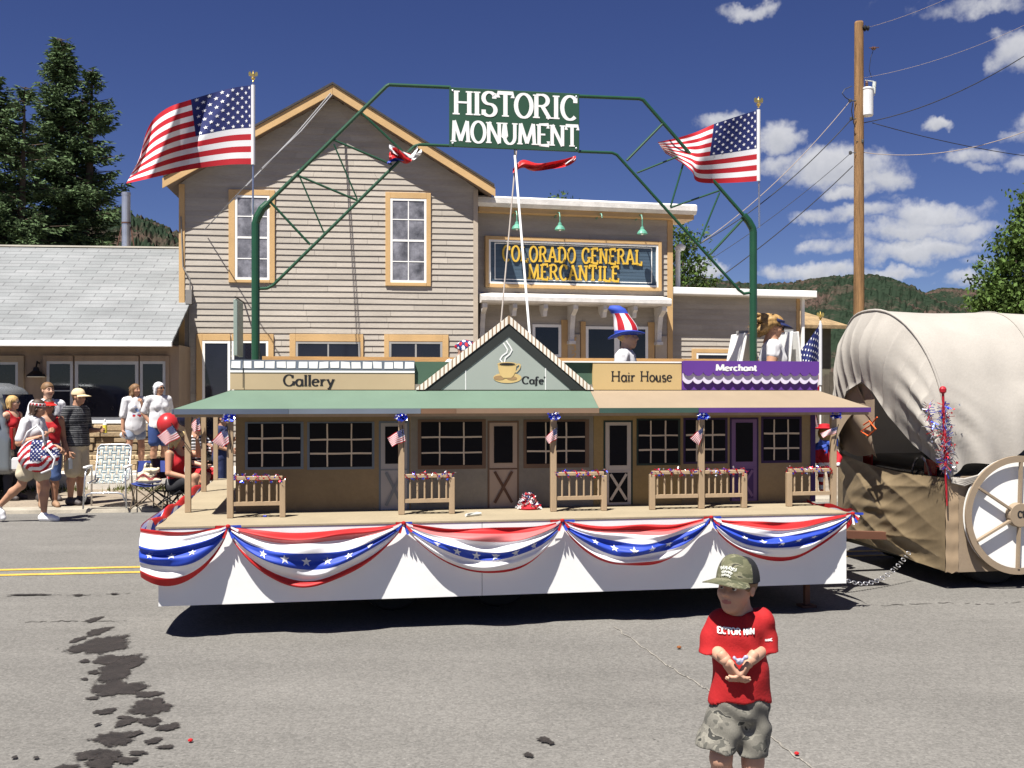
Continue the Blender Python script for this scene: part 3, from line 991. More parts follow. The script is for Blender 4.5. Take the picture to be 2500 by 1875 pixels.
so = MB()
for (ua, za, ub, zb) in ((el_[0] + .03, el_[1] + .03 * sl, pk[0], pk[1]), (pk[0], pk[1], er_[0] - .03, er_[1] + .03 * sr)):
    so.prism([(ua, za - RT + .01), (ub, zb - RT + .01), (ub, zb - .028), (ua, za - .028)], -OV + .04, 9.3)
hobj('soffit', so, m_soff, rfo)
for (ua, za, ub, zb) in ((el_[0] - .02, el_[1] - .02 * sl, pk[0] - .002, pk[1]), (pk[0] + .002, pk[1], er_[0] + .02, er_[1] - .02 * sr)):
    bb = MB()
    bb.prism([(ua, za - .22), (ub, zb - .22), (ub, zb - .03), (ua, za - .03)], -OV - .005, -OV + .035)
    hobj('bargeboard', bb, m_orange, rfo)
class HPz:   # the house frame starts at z = .05
    def __init__(s, P, dz):
        s.P, s.dz = P, dz
    def u(s, px, w=0.0):
        return s.P.u(px, w)
    def at(s, px, py, w=0.0):
        a = s.P.at(px, py, w)
        return a[0], a[1] - s.dz
HH = HPz(HP, .05)
window(house, HH, (558, 463, 671, 690), (574, 477, 658, 683), 2, 4, 2, glass=m_dirtyglass, sides='lrtb')
window(house, HH, (941, 470, 1052, 698), (953, 485, 1041, 690), 2, 4, 2, glass=m_dirtyglass)
window(house, HH, (479, 816, 668, 1150), (494, 832, 562, 1140), 1, 1, st=.05, sides='lt', label='tall dark doorway window with white frame')
window(house, HH, (556, 816, 668, 985), (566, 832, 655, 975), 1, 1, sides='rt', st=.045)
window(house, HH, (707, 816, 887, 990), (722, 834, 880, 980), 2, 1, sashmat=mat('grey sash', (.3, .29, .28), .6), mt=.03)
window(house, HH, (938, 817, 1095, 990), (950, 834, 1080, 980), 2, 1, sashmat=mat('grey sash', (.3, .29, .28), .6), mt=.035)
mbx = MB()
u, z = HP.at(463, 726)
mbx.box(u - .06, u + .06, -.13, -.02, z - .14, z + .14)
mbx.tube([(u + .02, -.07, z + .14), (u + .02, -.07, z + .35), (u - .12, -.05, z + .6), (u - .16, -.04, z + 1.6)], .014, 6)
mbx.tube([(u, -.07, z - .14), (u, -.07, z - 1.2)], .016, 6)
hobj('meter_box', mbx, mat('grey meter box', (.20, .19, .18), .6))
# hanging shop sign seen edge on
hs = thing('hanging_sign', 'narrow grey green shop sign hanging edge on from the gabled house', 'sign', HP.W(HP.u(583, -.9), -.9, .0), HP.yaw)
z0, z1 = HP.at(583, 870, -.9)[1], HP.at(583, 735, -.9)[1]
b = MB(); b.box(-.045, .03, -.42, .42, z0, z1)
obj('board', b, mat('grey green sign paint', (.22, .28, .25), .6), parent=hs, bevel=.01)
b = MB(); b.tube([(-.008, -.44, z1 + .04), (-.008, .9, z1 + .04)], .016, 8)
obj('bracket', b, m_black, parent=hs)
# service wires tied to the gable
for k, (pts) in enumerate(([(812, 222, -.3), (720, 330, -1.5), (600, 455, -3.0)], [(815, 226, -.3), (735, 320, -1.4), (640, 410, -2.6), (500, 560, -.08)])):
    t = MB()
    t.tube([HP.W(HP.u(a, w_), w_, HP.at(a, b_, w_)[1]) for a, b_, w_ in pts], .011, 6)
    tag(obj('service_wire', t, mat('grey service cable', (.25, .25, .26), .6)), ('upper grey service cable running down left from the gable peak', 'lower grey service cable slung from gable peak to house corner')[k], 'cable', 'service cables at the gable')

# ------------------------------------------------------------------ low shop with the grey shingle roof
WP = Plane((437 - CX) / F_PX * 20.2, 20.2, radians(5))
shop = thing('low_shop', 'low brown shop with long grey shingle roof beside the gabled house', 'shop', (WP.x, WP.y, .05), WP.yaw)
WZ = HPz(WP, .05)
UL = WP.u(-420)
m_greyroof = bpy.data.materials.new('grey asphalt shingles')
def shingle_mat(m):
    m.use_nodes = True
    nt = m.node_tree
    b = nt.nodes['Principled BSDF']
    tc = nt.nodes.new('ShaderNodeTexCoord').outputs['Object']
    sp = nd(nt, 'ShaderNodeSeparateXYZ', {0: tc})
    cb_ = nd(nt, 'ShaderNodeCombineXYZ', {0: sp.outputs[0], 1: mth(nt, 'MULTIPLY', sp.outputs[1], 1.12), 2: 0.0})
    br = nd(nt, 'ShaderNodeTexBrick', {'Vector': cb_.outputs[0], 'Color1': (.175, .185, .19, 1), 'Color2': (.215, .222, .228, 1), 'Mortar': (.12, .125, .13, 1), 'Scale': 1.0, 'Mortar Size': .012, 'Brick Width': .55, 'Row Height': .17, 'Bias': -.25})
    n = nd(nt, 'ShaderNodeTexNoise', {'Vector': tc, 'Scale': 1.2, 'Detail': 5.0})
    n2 = nd(nt, 'ShaderNodeTexNoise', {'Vector': tc, 'Scale': 60.0, 'Detail': 2.0})
    f = nd(nt, 'ShaderNodeMapRange', {0: n.outputs[0], 1: .3, 2: .7, 3: .86, 4: 1.12}).outputs[0]
    f = mth(nt, 'MULTIPLY', f, nd(nt, 'ShaderNodeMapRange', {0: n2.outputs[0], 1: .3, 2: .7, 3: .88, 4: 1.12}).outputs[0])
    sc = nd(nt, 'ShaderNodeVectorMath', {0: br.outputs[0]}, operation='SCALE')
    nt.links.new(f, sc.inputs['Scale'])
    nt.links.new(sc.outputs[0], b.inputs['Base Color'])
    b.inputs['Roughness'].default_value = .9
    bp = nd(nt, 'ShaderNodeBump', {'Height': br.outputs['Fac'], 'Strength': .5, 'Distance': -.01})
    nt.links.new(bp.outputs[0], b.inputs['Normal'])
shingle_mat(m_greyroof)
EO = .58
ze = WP.at(220, 834, -EO)[1] - .05
zr = None
RW = 3.6
zr = WP.at(220, 604, RW)[1] - .05
b = MB()
b.box(UL, 0.0, .0, 6.5, 0, ze - .03)
wl = obj('wall', b, m_brownwall, parent=shop)
b = MB()
b.prism([(-EO, ze), (RW, zr), (2 * RW + EO, ze), (2 * RW + EO, ze - .05), (RW, zr - .06), (-EO, ze - .05)], UL - .3, .0, mode='wz')
shop_roof = obj('roof', b, m_greyroof, parent=shop)
b = MB()
b.box(UL - .3, .0, RW - .06, RW + .06, zr - .005, zr + .03)
obj('ridge_cap', b, mat('pale ridge cap', (.50, .47, .40), .8), parent=shop_roof)
b = MB()
b.box(UL - .3, .01, -EO - .05, -EO - .002, ze - .09, ze + .012)
obj('gutter', b, m_white, parent=shop_roof, bevel=.01)
b = MB()
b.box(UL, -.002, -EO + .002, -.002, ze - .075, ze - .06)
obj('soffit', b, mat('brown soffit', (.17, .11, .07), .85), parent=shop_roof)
m_wframe = mat('grey aluminium window frame', (.42, .43, .44), .5, .08)
window(shop, WZ, (104, 868, 412, 1040), (114, 882, 178, 1026), 1, 2, sashmat=m_wframe, trimmat=m_brownwall, sides='lt', st=.05)
window(shop, WZ, (176, 868, 412, 1040), (183, 882, 338, 1026), 1, 1, sashmat=m_wframe, trimmat=m_brownwall, sides='t', st=.06)
window(shop, WZ, (336, 868, 412, 1040), (342, 882, 404, 1026), 1, 1, sashmat=m_wframe, trimmat=m_brownwall, sides='rt', st=.05)
window(shop, WZ, (-160, 868, 58, 1000), (-150, 884, 44, 990), 2, 1, sashmat=m_wframe, trimmat=mat('tan window trim', (.30, .24, .17), .8))
b = MB()
r_ = rect(WZ, 100, 1026, 416, 1034, -.05)
b.box(UL, r_[1], -.09, 0, r_[2], r_[3])
obj('window_sill', b, m_white, parent=shop, bevel=.004)
# rough stone base
rnd = random.Random(21)
m_stone = mat('tan rubble stone', (.36, .27, .165), .9, .18, 6, .5, 25, island=.38, fine=.2, fs=30)
st = MB()
zt = r_[2] - .012
z = .22
while z < zt - .03:
    h = min(rnd.uniform(.09, .17), zt - z)
    u = -9.0
    while u < -.02:
        L = min(rnd.uniform(.16, .55), -.01 - u)
        d = rnd.uniform(.05, .11)
        st.box(u + .008, u + L - .008, -d, .0, z + .007, z + h - .007)
        u += L
    z += h
obj('stone_base', st, m_stone, parent=shop, bevel=.012)
b = MB()
b.box(-9.0, -.008, -.045, -.003, .0, zt - .004)
obj('mortar', b, mat('grey mortar', (.12, .10, .08), .95), parent=shop)
# wall lamp
u, z = WZ.at(88, 918, -.16)
b = MB()
b.lathe([(.02, .17), (.045, .16), (.06, .10), (.16, .02), (.175, -.01), (.16, -.005), (.05, -.01)], (u, -.16, z), 16)
lm = obj('wall_lamp', b, m_black, parent=shop, smooth=False)
b = MB()
b.tube([(u, -.16, z + .15), (u, -.10, z + .27), (u, 0, z + .24)], .016, 8)
obj('lamp_arm', b, m_black, parent=lm)
b = MB()
b.lathe([(.15, 0), (.155, .008), (.10, .03), (.04, .04)], (u, -.16, z - .02), 16)
obj('lamp_bowl', b, m_white, parent=lm)
# stove pipe and its two struts
b = MB()
PW = RW + .35
u, zb = WZ.at(308, 606, PW)
zt2 = WZ.at(308, 470, PW)[1]
b.lathe([(.105, zb - .25), (.10, zb), (.095, zb + .02), (.095, zt2 - .07), (.10, zt2 - .065), (.10, zt2)], (u, PW, 0), 16)
cp_ = obj('chimney', b, m_alu, parent=shop_roof, smooth=False)
m_rust = mat('rusty iron', (.10, .045, .03), .8)
b = MB()
b.lathe([(.104, zb + (zt2 - zb) * .44), (.104, zb + (zt2 - zb) * .44 + .03)], (u, PW, 0), 16)
obj('pipe_band', b, m_rust, parent=shop_roof)
for sg in (-1, 1):
    b = MB()
    b.tube([(u + sg * .1, PW, zb + .48), (u + sg * .22, PW - .05, zb - .15)], .014, 6)
    obj('strut', b, m_rust, parent=shop_roof)

# planter with flowers at the foot of the shop
pl = MB()
PPu0, PPu1 = -5.2, -.35
z = 0.0
while z < .27:
    h = rnd.uniform(.07, .10)
    u = PPu0
    while u < PPu1 - .02:
        L = min(rnd.uniform(.15, .45), PPu1 - u)
        pl.box(u + .006, u + L - .006, -.95 - rnd.uniform(0, .04), -.72, z + .004, z + h - .004)
        u += L
    z += h
plt = thing('stone_planter', 'low dry stone planter bed along the foot of the low shop', 'planter', WP.W(0, 0, .31), WP.yaw)
obj('stone_wall', pl, m_stone, parent=plt, bevel=.01)
b = MB(); b.box(PPu0, PPu1, -.72, -.12, 0, .2)
obj('soil', b, m_earth, parent=plt)
fl = MB()
cols = [0] * 26 + [1, 1, 2, 3, 4]
for i in range(3400):
    u, w_ = rnd.uniform(PPu0, PPu1), rnd.uniform(-.92, -.2)
    hgt = .27 + .16 * (.5 + .5 * sin(u * 5 + w_ * 3)) * rnd.random()
    c = Vector((u, w_, hgt))
    k = rnd.choice(cols)
    s_ = .03 if k == 0 else .034
    a = Vector((rnd.uniform(-1, 1), rnd.uniform(-1, 1), rnd.uniform(-1, 1))).normalized() * s_
    b_ = a.cross(Vector((rnd.uniform(-1, 1), rnd.uniform(-1, 1), rnd.uniform(-1, 1)))).normalized() * s_ * .7
    if k:
        c.z += .04; c.y -= .03
    fl.add([c - a, c + b_, c + a, c - b_], [(0, 1, 2, 3)], k)
fo = obj('flower_bed', fl, [mat('flower leaf', (.07, .12, .025), .8, .3, island=.5, trans=.25), mat('orange bloom', (.7, .25, .02), .7), mat('white bloom', (.75, .72, .7), .7), mat('yellow bloom', (.7, .5, .04), .7), mat('lilac bloom', (.38, .24, .36), .7)])
tag(fo, 'bed of orange, white and yellow flowers in the stone planter', 'flowers', kind='stuff')

# ------------------------------------------------------------------ false fronted general store
MP = Plane((1167 - CX) / F_PX * 22.35, 22.35, radians(13))
store = thing('general_store', 'false fronted taupe general store with blue signboard and bracketed canopy', 'shop', (MP.x, MP.y, .05), MP.yaw)
MZ = HPz(MP, .05)
su0, su1 = MZ.u(1160), MZ.u(1640)
sz1 = MZ.at(1400, 494)[1]
b = MB()
siding(b, lambda z: (su0, su1), 0, sz1, .118, 0, 5, wob=.007)
b.box(su0 + .002, su1 - .002, .002, 8, 0, sz1)
obj('wall', b, m_siding, parent=store)
b = MB()
c0, c1 = MZ.u(1160, -.36), MZ.u(1702, -.36)
ct, cbm = MZ.at(1430, 489, -.36)[1], MZ.at(1430, 512, -.36)[1]
b.prism([(.5, ct + .02), (-.30, ct + .02), (-.36, ct - .02), (-.36, cbm + .07), (-.30, cbm), (-.26, cbm), (.5, cbm)], c0, c1, mode='wz')
cor = obj('cornice', b, m_wwhite, parent=store)
b = MB()
b.box(c0 + .1, c1 - .03, -.255, .5, cbm - .10, cbm - .003)
obj('cornice_trim', b, m_orange, parent=cor)
b = MB()
b.box(su1 - .11, su1 + .012, -.035, .1, 0, cbm - .105)
obj('corner_board', b, m_orange, parent=store)
# signboard
sg = rect(MZ, 1184, 578, 1614, 712, -.06)
# the board keeps level edges in the store's own frame
sg_o = (MZ.u(1184, -.06), MZ.u(1614, -.06), MZ.at(1400, 706, -.06)[1], MZ.at(1400, 583, -.06)[1])
b = MB(); framebox(b, (sg_o[0], sg_o[1], sg_o[2], sg_o[3]), .075, -.11, 0)
sgn = obj('signboard', b, m_orange, parent=store, bevel=.006)
r2 = (sg_o[0] + .077, sg_o[1] - .077, sg_o[2] + .077, sg_o[3] - .077)
b = MB(); framebox(b, r2, .04, -.095, 0)
obj('sign_frame', b, m_white, parent=sgn)
m_bluebd = mat('slate blue plank paint', (.060, .095, .135), .45, .2, 3, .1, 30, stretch=(.4, 1, 6))
b = MB()
zz = r2[2] + .03
while zz < r2[3] - .03:
    b.box(r2[0] + .02, r2[1] - .02, -.050, 0, zz, min(zz + .066, r2[3] - .03))
    zz += .0715
b.box(r2[0] + .02, r2[1] - .02, -.044, -.001, r2[2] + .03, r2[3] - .03)
obj('sign_panel', b, m_bluebd, parent=sgn)
r3 = (r2[0] + .13, r2[1] - .13, r2[2] + .09, r2[3] - .06)
b = MB(); framebox(b, r3, .018, -.058, -.045)
obj('sign_line', b, m_white, parent=sgn)
m_gold = mat('yellow sign letters', (.62, .40, .05), .55, .12, 5)
b = MB()
um = (sg_o[0] + sg_o[1]) / 2
for txt, cxp, cyp, wpx, hpx in (('COLORADO GENERAL', 1400, 642, 343, 37), ('MERCANTILE', 1402, 684.5, 224, 37)):
    c_u, c_z = MZ.at(cxp, cyp, -.05)
    wd = MZ.u(cxp + wpx / 2, -.05) - MZ.u(cxp - wpx / 2, -.05)
    lettering(b, txt, wd, hpx / 116.0, lambda x, z, o, c_u=c_u, c_z=c_z: (c_u + x, -.052 - o, c_z + z), tv=.165, th=.10, serif=.32, sh=.11, depth=.028, step=.0012, space=.07)
obj('sign_letters', b, m_gold, parent=sgn)
# canopy on brackets
b = MB()
k0, k1 = MZ.u(1175, -.55), MZ.u(1638, -.55)
kt, kb = MZ.at(1400, 724, -.55)[1], MZ.at(1400, 742, -.55)[1]
b.prism([(0, kt + .10), (-.55, kt), (-.60, kt - .03), (-.60, kb + .04), (-.55, kb), (0, kb)], k0, k1, mode='wz')
can = obj('canopy', b, m_wwhite, parent=store)
for i, px in enumerate((1182, 1255, 1330, 1403, 1475, 1548, 1618)):
    u = MZ.u(px, -.4)
    b = MB()
    lg = i in (0, 3, 6)
    d, wth = (.75, .10) if lg else (.26, .085)
    if lg:
        b.prism([(0, kb - .004), (-.50, kb - .004), (-.50, kb - .10), (-.40, kb - .16), (-.30, kb - .22), (-.22, kb - .5), (-.2, kb - d), (0, kb - d)], u - wth / 2, u + wth / 2, mode='wz')
        b.box(u - wth / 2 - .02, u + wth / 2 + .02, -.25, -.002, kb - d - .07, kb - d - .004)
    else:
        b.prism([(-.10, kb - .004), (-.50, kb - .004), (-.52, kb - .10), (-.45, kb - .15), (-.42, kb - d), (-.30, kb - d), (-.10, kb - .1)], u - wth / 2, u + wth / 2, mode='wz')
    obj('bracket', b, m_wwhite, parent=can)
window(store, MZ, (1290, 780, 1386, 900), (1300, 792, 1370, 872), 1, 1, trimmat=m_orange, sides='rb', st=.06)
window(store, MZ, (1418, 786, 1600, 1150), (1430, 797, 1506, 1140), 1, 1, trimmat=m_orange, sides='l', st=.06, name='door', label='glazed white double door of the store')
window(store, MZ, (1504, 786, 1598, 1150), (1506, 797, 1582, 1140), 1, 1, trimmat=m_orange, sides='r', st=.06, name='door', label='glazed white double door of the store')
for x0, x1, y0 in ((1386, 1416, 816), (1600, 1628, 820), (1205, 1240, 820)):
    b = MB(); r_ = rect(MZ, x0, y0, x1, 1180, -.06)
    b.box(r_[0], r_[1], -.07, 0, r_[2], r_[3])
    obj('pilaster', b, m_beige, parent=store, bevel=.006)
b = MB()
for i, ch in enumerate('132'):
    c_u, c_z = MZ.at(1401, 838 + i * 19, -.07)
    lettering(b, ch, .11, .13, lambda x, z, o, c_u=c_u, c_z=c_z: (c_u + x, -.073 - o, c_z + z), tv=.2, th=.16, serif=0)
obj('house_number', b, m_orange, parent=store)
# gooseneck lamps over the sign
m_green_en = mat('green enamel', (.10, .30, .22), .4, .1)
for px, py, on in ((1262, 555, 1), (1367, 557, 1), (1470, 540, 0), (1568, 567, 1)):
    u, z = MZ.at(px, py, -.42)
    b = MB()
    zt3 = MZ.at(px, 522 + (px - 1367) * .03, -.3)[1]
    b.tube([(u, .0, zt3 - .04), (u, -.25, zt3 + .03), (u, -.38, zt3 + .01), (u, -.42, zt3 - .08), (u, -.42, z + .1)], .012, 8)
    a = obj('sign_lamp', b, m_green_en, parent=store)
    if on:
        b = MB()
        b.lathe([(.015, .12), (.035, .11), (.045, .06), (.09, .02), (.115, -.035), (.105, -.04), (.03, .0)], (u, -.42, z), 16)
        obj('lamp_shade', b, m_green_en, parent=a)
        b = MB()
        b.lathe([(.01, .02), (.03, -.01), (.03, -.04), (.01, -.06)], (u, -.42, z), 10)
        obj('bulb', b, m_white, parent=a)

# ------------------------------------------------------------------ lean-to on the right of the store
XP = Plane(*(lambda p: (p.x, p.y))(MP.W(MZ.u(1641), .35, 0)), radians(15))
lean = thing('side_annexe', 'low taupe flat roofed annexe with white fascia right of the store', 'shop', (XP.x, XP.y, .05), XP.yaw)
XZ = HPz(XP, .05)
a0, a1 = XZ.u(1638), XZ.u(1952)
az1 = XZ.at(1800, 722)[1]
b = MB()
siding(b, lambda z: (a0, a1), 0, az1, .118, 0, 9)
b.box(a0 + .002, a1 - .002, .002, 6, 0, az1)
obj('wall', b, m_siding, parent=lean)
b = MB()
f0, f1 = XZ.u(1632, -.33), XZ.u(1994, -.33)
ft, fb = XZ.at(1800, 705, -.33)[1], XZ.at(1800, 722, -.33)[1]
b.box(f0, f1, -.36, 6.2, fb, ft)
lr = obj('roof', b, m_white, parent=lean, bevel=.015)
b = MB()
u, z = XZ.at(1655, 700, .3)
zt4 = XZ.at(1655, 612, .3)[1]
b.lathe([(.10, ft), (.10, ft + .04), (.055, ft + .06), (.055, zt4), (.07, zt4 + .005)], (u, .3, 0), 14)
b.tube([(u, .3, zt4), (u + .02, .3, zt4 + .06), (u + .09, .3, zt4 + .09), (u + .16, .3, zt4 + .06)], [.075, .085, .08, .06], 12)
obj('vent_pipe', b, m_white, parent=lr, smooth=False)
b = MB()
u = XZ.u(1950)
b.box(u - .07, u + .012, -.035, .1, 0, az1 - .01)
obj('corner_board', b, m_orange, parent=lean)
b = MB()
b.box(u + .02, u + .09, -.12, -.04, .1, az1)
obj('downspout', b, m_white, parent=lean, bevel=.01)
window(lean, XZ, (1690, 852, 1795, 1000), (1700, 862, 1785, 990), 1, 1, trimmat=m_orange)

# ------------------------------------------------------------------ brown roofed cottage farther back
BP = Plane((1950 - CX) / F_PX * 34, 34, radians(15))
cot = thing('cottage', 'small cottage with tan shingle hip roof behind the annexe', 'house', (BP.x, BP.y, 0), BP.yaw)
q0, q1 = BP.u(1880), BP.u(2062)
ez, rz = BP.at(2000, 795, -.4)[1], BP.at(2000, 741, 2.4)[1]
b = MB()
b.box(q0, q1 - .5, 0, 5, 0, ez)
obj('wall', b, mat('olive brown wall', (.13, .12, .085), .9, .2), parent=cot)
b = MB()
v = [(q0 - 3, -.4, ez), (q1, -.4, ez), (q1, 5.4, ez), (q0 - 3, 5.4, ez), (q0 - 3, 2.4, rz), (q1 - 1.25, 2.4, rz)]
b.add(v, [(0, 1, 5, 4), (1, 2, 5), (2, 3, 4, 5), (0, 4, 3), (0, 3, 2, 1)])
b.box(q0 - 3, q1 + .02, -.46, -.405, ez - .09, ez + .02)
obj('roof', b, mat('tan shingle', (.26, .18, .095), .9, .25, 3, .3, 20, fine=.25, fs=12), parent=cot)
# board fence beside it
fn = thing('board_fence', 'dark weathered board fence in front of the cottage', 'fence', BP.W(q0, -3.0, 0), BP.yaw)
b = MB()
for i in range(30):
    h = 2.3 + .1 * sin(i * 7.1)
    b.box(-1 + i * .16, -1 + i * .16 + .145, 0, .02, 0, h)
obj('boards', b, mat('grey brown fence board', (.10, .085, .065), .9, .25, 3, island=.25), parent=fn)
b = MB()
for z in (.5, 1.8):
    b.box(-1, 3.8, .022, .06, z, z + .09)
obj('rails', b, mat('grey brown fence board', (.10, .085, .065), .9), parent=fn)
# ================================================================== TREES, POLE, WIRES
m_bark = mat('rough bark', (.075, .055, .04), .95, .3, 5, .6, 25)
m_needle = mat('spruce needles', (.066, .104, .044), .85, .3, 1.2, island=.55, spec=.2, trans=.12)
m_leaf = mat('broad leaves', (.075, .125, .028), .75, .3, 1.5, island=.5, spec=.25, trans=.25)

def spruce(label, x, y, H, rad, seed, tops=((0, 0, 1.0),), n_br=420, skirt=0.04, group=None):
    rs = np.random.RandomState(seed)
    e = thing('spruce_tree', label, 'tree', (x, y, 0), 0, group)
    t = MB()
    for (tx, tz, th) in tops:
        t.tube([(0, 0, 0), (tx * .3, 0, H * .3), (tx * .9, 0, H * .65), (tx, 0, H * th)], [H * .024, H * .018, H * .009, .015], 10)
    V, Fc = [], []
    for b in range(n_br):
        tx, tz, th = tops[b % len(tops)] if rs.rand() < .35 + .65 * (b / n_br) else tops[0]
        f = rs.rand() ** .8 * (1 - skirt) + skirt
        z = H * th * f
        L = rad * (1 - f) ** .72 * rs.uniform(.5, 1.15) + .14
        if len(tops) > 1 and f > .6:
            L = min(L, rad * .6)
        a = rs.uniform(0, 2 * pi)
        d = np.array([cos(a), sin(a), 0])
        droop = -.30 + .75 * f + rs.uniform(-.12, .12)
        bx = tx * min(1, f * 1.15)
        p0 = np.array([bx, 0, z])
        tip = p0 + d * L + np.array([0, 0, L * droop * .6])
        nseg = max(5, int(L * 13))
        s_ = np.linspace(.12, 1, nseg)
        t.tube([tuple(p0), tuple(p0 + d * L * .5 + np.array([0, 0, L * droop * .2])), tuple(tip)], [.02 + L * .008, .015, .005], 4, caps=False)
        for s in s_:
            c = p0 + d * L * s + np.array([0, 0, L * droop * .6 * s * s - .10 * sin(pi * s)])
            wid = L * .30 * (1 - .75 * s) + .07
            k = 7
            for q in range(k):
                side = np.array([-d[1], d[0], 0]) * rs.uniform(-1, 1) * wid
                dr = d * rs.uniform(.3, 1) + np.array([-d[1], d[0], 0]) * rs.uniform(-.9, .9) + np.array([0, 0, rs.uniform(-.55, .25)])
                dr /= np.linalg.norm(dr)
                ln = rs.uniform(.09, .25)
                pr = np.cross(dr, rs.normal(size=3))
                pr /= (np.linalg.norm(pr) + 1e-6)
                pr *= rs.uniform(.014, .034)
                o = c + side + np.array([0, 0, -abs(rs.normal()) * .07])
                i = len(V)
                V += [tuple(o - pr), tuple(o + dr * ln * .55 - pr * .9), tuple(o + dr * ln), tuple(o + dr * ln * .55 + pr * .9), tuple(o + pr)]
                Fc.append([i, i + 1, i + 2, i + 3, i + 4])
    obj('trunk', t, m_bark, parent=e)
    c = MB()
    c.v, c.f, c.m = V, Fc, [0] * len(Fc)
    obj('crown', c, m_needle, parent=e)
    return e

def broadleaf(label, x, y, blobs, H, seed, n=9000, ls=.13, cat='tree', m=None, trunk_r=.16):
    """blobs: centres (dx,dy,z) and radius of the leafy masses"""
    rs = np.random.RandomState(seed)
    e = thing('broadleaf_tree', label, cat, (x, y, 0))
    t = MB()
    top = max(b[2] for b in blobs)
    t.tube([(0, 0, 0), (.05, 0, H * .3), (-.05, .05, H * .6)], [trunk_r, trunk_r * .75, trunk_r * .4], 10)
    for (dx, dy, z, r) in blobs:
        t.tube([(0, 0, H * .28), (dx * .5, dy * .5, H * .25 + z * .4), (dx, dy, z)], [trunk_r * .5, trunk_r * .3, .02], 6)
    V, Fc = [], []
    wsum = sum(b[3] ** 2 for b in blobs)
    for (dx, dy, z, r) in blobs:
        # twigs with leaves, so the outline is broken
        ntw = int(n / 22 * r * r / wsum)
        for k in range(ntw):
            v = rs.normal(size=3)
            v /= np.linalg.norm(v)
            rr = r * rs.uniform(.35, 1.12)
            c0 = np.array([dx, dy, z]) + v * rr * np.array([1, 1, .85])
            d = v * .5 + rs.normal(size=3) * .5 + np.array([0, 0, .1])
            d /= np.linalg.norm(d)
            for q in range(22):
                p = c0 + d * rs.uniform(-.1, .45) + rs.normal(size=3) * .085
                a = rs.normal(size=3)
                a /= np.linalg.norm(a)
                b_ = np.cross(a, rs.normal(size=3))
                b_ /= (np.linalg.norm(b_) + 1e-6)
                l = ls * rs.uniform(.6, 1.2)
                i = len(V)
                V += [tuple(p - a * l * .5), tuple(p + b_ * l * .3), tuple(p + a * l * .5), tuple(p - b_ * l * .3)]
                Fc.append([i, i + 1, i + 2, i + 3])
    obj('trunk', t, m_bark, parent=e)
    c = MB()
    c.v, c.f, c.m = V, Fc, [0] * len(Fc)
    obj('crown', c, m or m_leaf, parent=e)
    return e

p = px_at(150, HY, 36)
spruce('tall dark spruce with forked pointed top beside the stovepipe', p.x, p.y, (960 - 95) / F_PX * 36 + 1.7, 2.75, 3, ((0, 0, 1.0), (1.05, 0, .925)), 640)
p = px_at(-10, HY, 33)
spruce('broad dark spruce cut by the left picture edge, rising behind the shop roof', p.x, p.y, (960 - 185) / F_PX * 33 + 1.7, 2.7, 5, ((0, 0, 1.0), (.9, 0, .97), (-.8, 0, .92)), 560)
p = px_at(1375, HY, 31)
broadleaf('leafy tree of which only the top shows above the store cornice', p.x, p.y, [(0, 0, 6.9, .55), (-.5, .3, 6.5, .6), (.5, .2, 6.45, .6), (0, .6, 5.9, 1.1)], 6.5, 8, 3200)
p = px_at(1660, HY, 34)
broadleaf('leafy green tree between the store and the white vent pipe', p.x, p.y, [(.1, 0, 5.9, .85), (-.1, .2, 6.5, .6), (.35, .4, 5.2, .8), (-.6, 0, 5.2, .9)], 6.0, 9, 4500)
p = px_at(2478, HY, 30)
broadleaf('light green tree at the right picture edge above the wagon cover', p.x, p.y, [(.75, 0, 7.0, .6), (.4, 0, 6.3, .7), (.0, -.1, 5.6, .6), (-.45, .2, 4.9, .5), (.3, .2, 5.1, 1.0), (-.9, 0, 4.25, .5), (0, 0, 4.1, .9), (1.2, 0, 6, 1.2), (.9, .2, 4.4, 1.2), (-.6, .1, 3.3, .7)], 6.5, 10, 15000, ls=.15)

# utility pole
UY = 27.0
up_ = px_at(2097, HY, UY)
def U(px, py, dy=0.0):
    p = px_at(px, py, UY + dy)
    return Vector((p.x - up_.x, p.y - up_.y, p.z))
pole = thing('utility_pole', 'tall brown wooden utility pole with grey transformer', 'utility pole', (up_.x, up_.y, 0))
pt = U(2097, 53).z
m_pole = mat('brown creosoted pole', (.205, .115, .05), .85, .38, 3, .3, 30, fine=.25, fs=12, stretch=(6, 6, .35))
b = MB()
b.tube([(0, 0, 0), (0, 0, pt * .5), (0, 0, pt - .04), (0, 0, pt)], [.150, .128, .112, .10], 18)
obj('pole', b, m_pole, parent=pole, smooth=False)
b = MB()
zt5, zb5 = U(2115, 216).z, U(2115, 282).z
b.lathe([(.02, zb5 - .03), (.13, zb5 - .02), (.145, zb5), (.145, zt5 - .05), (.155, zt5 - .04), (.155, zt5 - .01), (.10, zt5 + .02), (.02, zt5 + .03)], (U(2116, 250).x + .01, -.02, 0), 20)
tr = obj('transformer', b, mat('pale grey transformer paint', (.62, .63, .64), .45), parent=pole, smooth=False)
b = MB()
b.lathe([(.03, zt5 + .03), (.045, zt5 + .05), (.025, zt5 + .07), (.045, zt5 + .09), (.025, zt5 + .11), (.04, zt5 + .13), (.015, zt5 + .2)], (U(2116, 250).x, 0, 0), 12)
obj('bushing', b, mat('brown porcelain', (.10, .05, .035), .25), parent=tr)
b = MB()
b.tube([U(2133, 228), U(2135, 200)], .045, 10)
b.tube([U(2128, 232), U(2136, 232)], .012, 6)
b.tube([U(2112, 196), U(2133, 199)], .012, 6)
obj('cutout', b, mat('pale porcelain', (.5, .53, .5), .3), parent=pole)
b = MB()
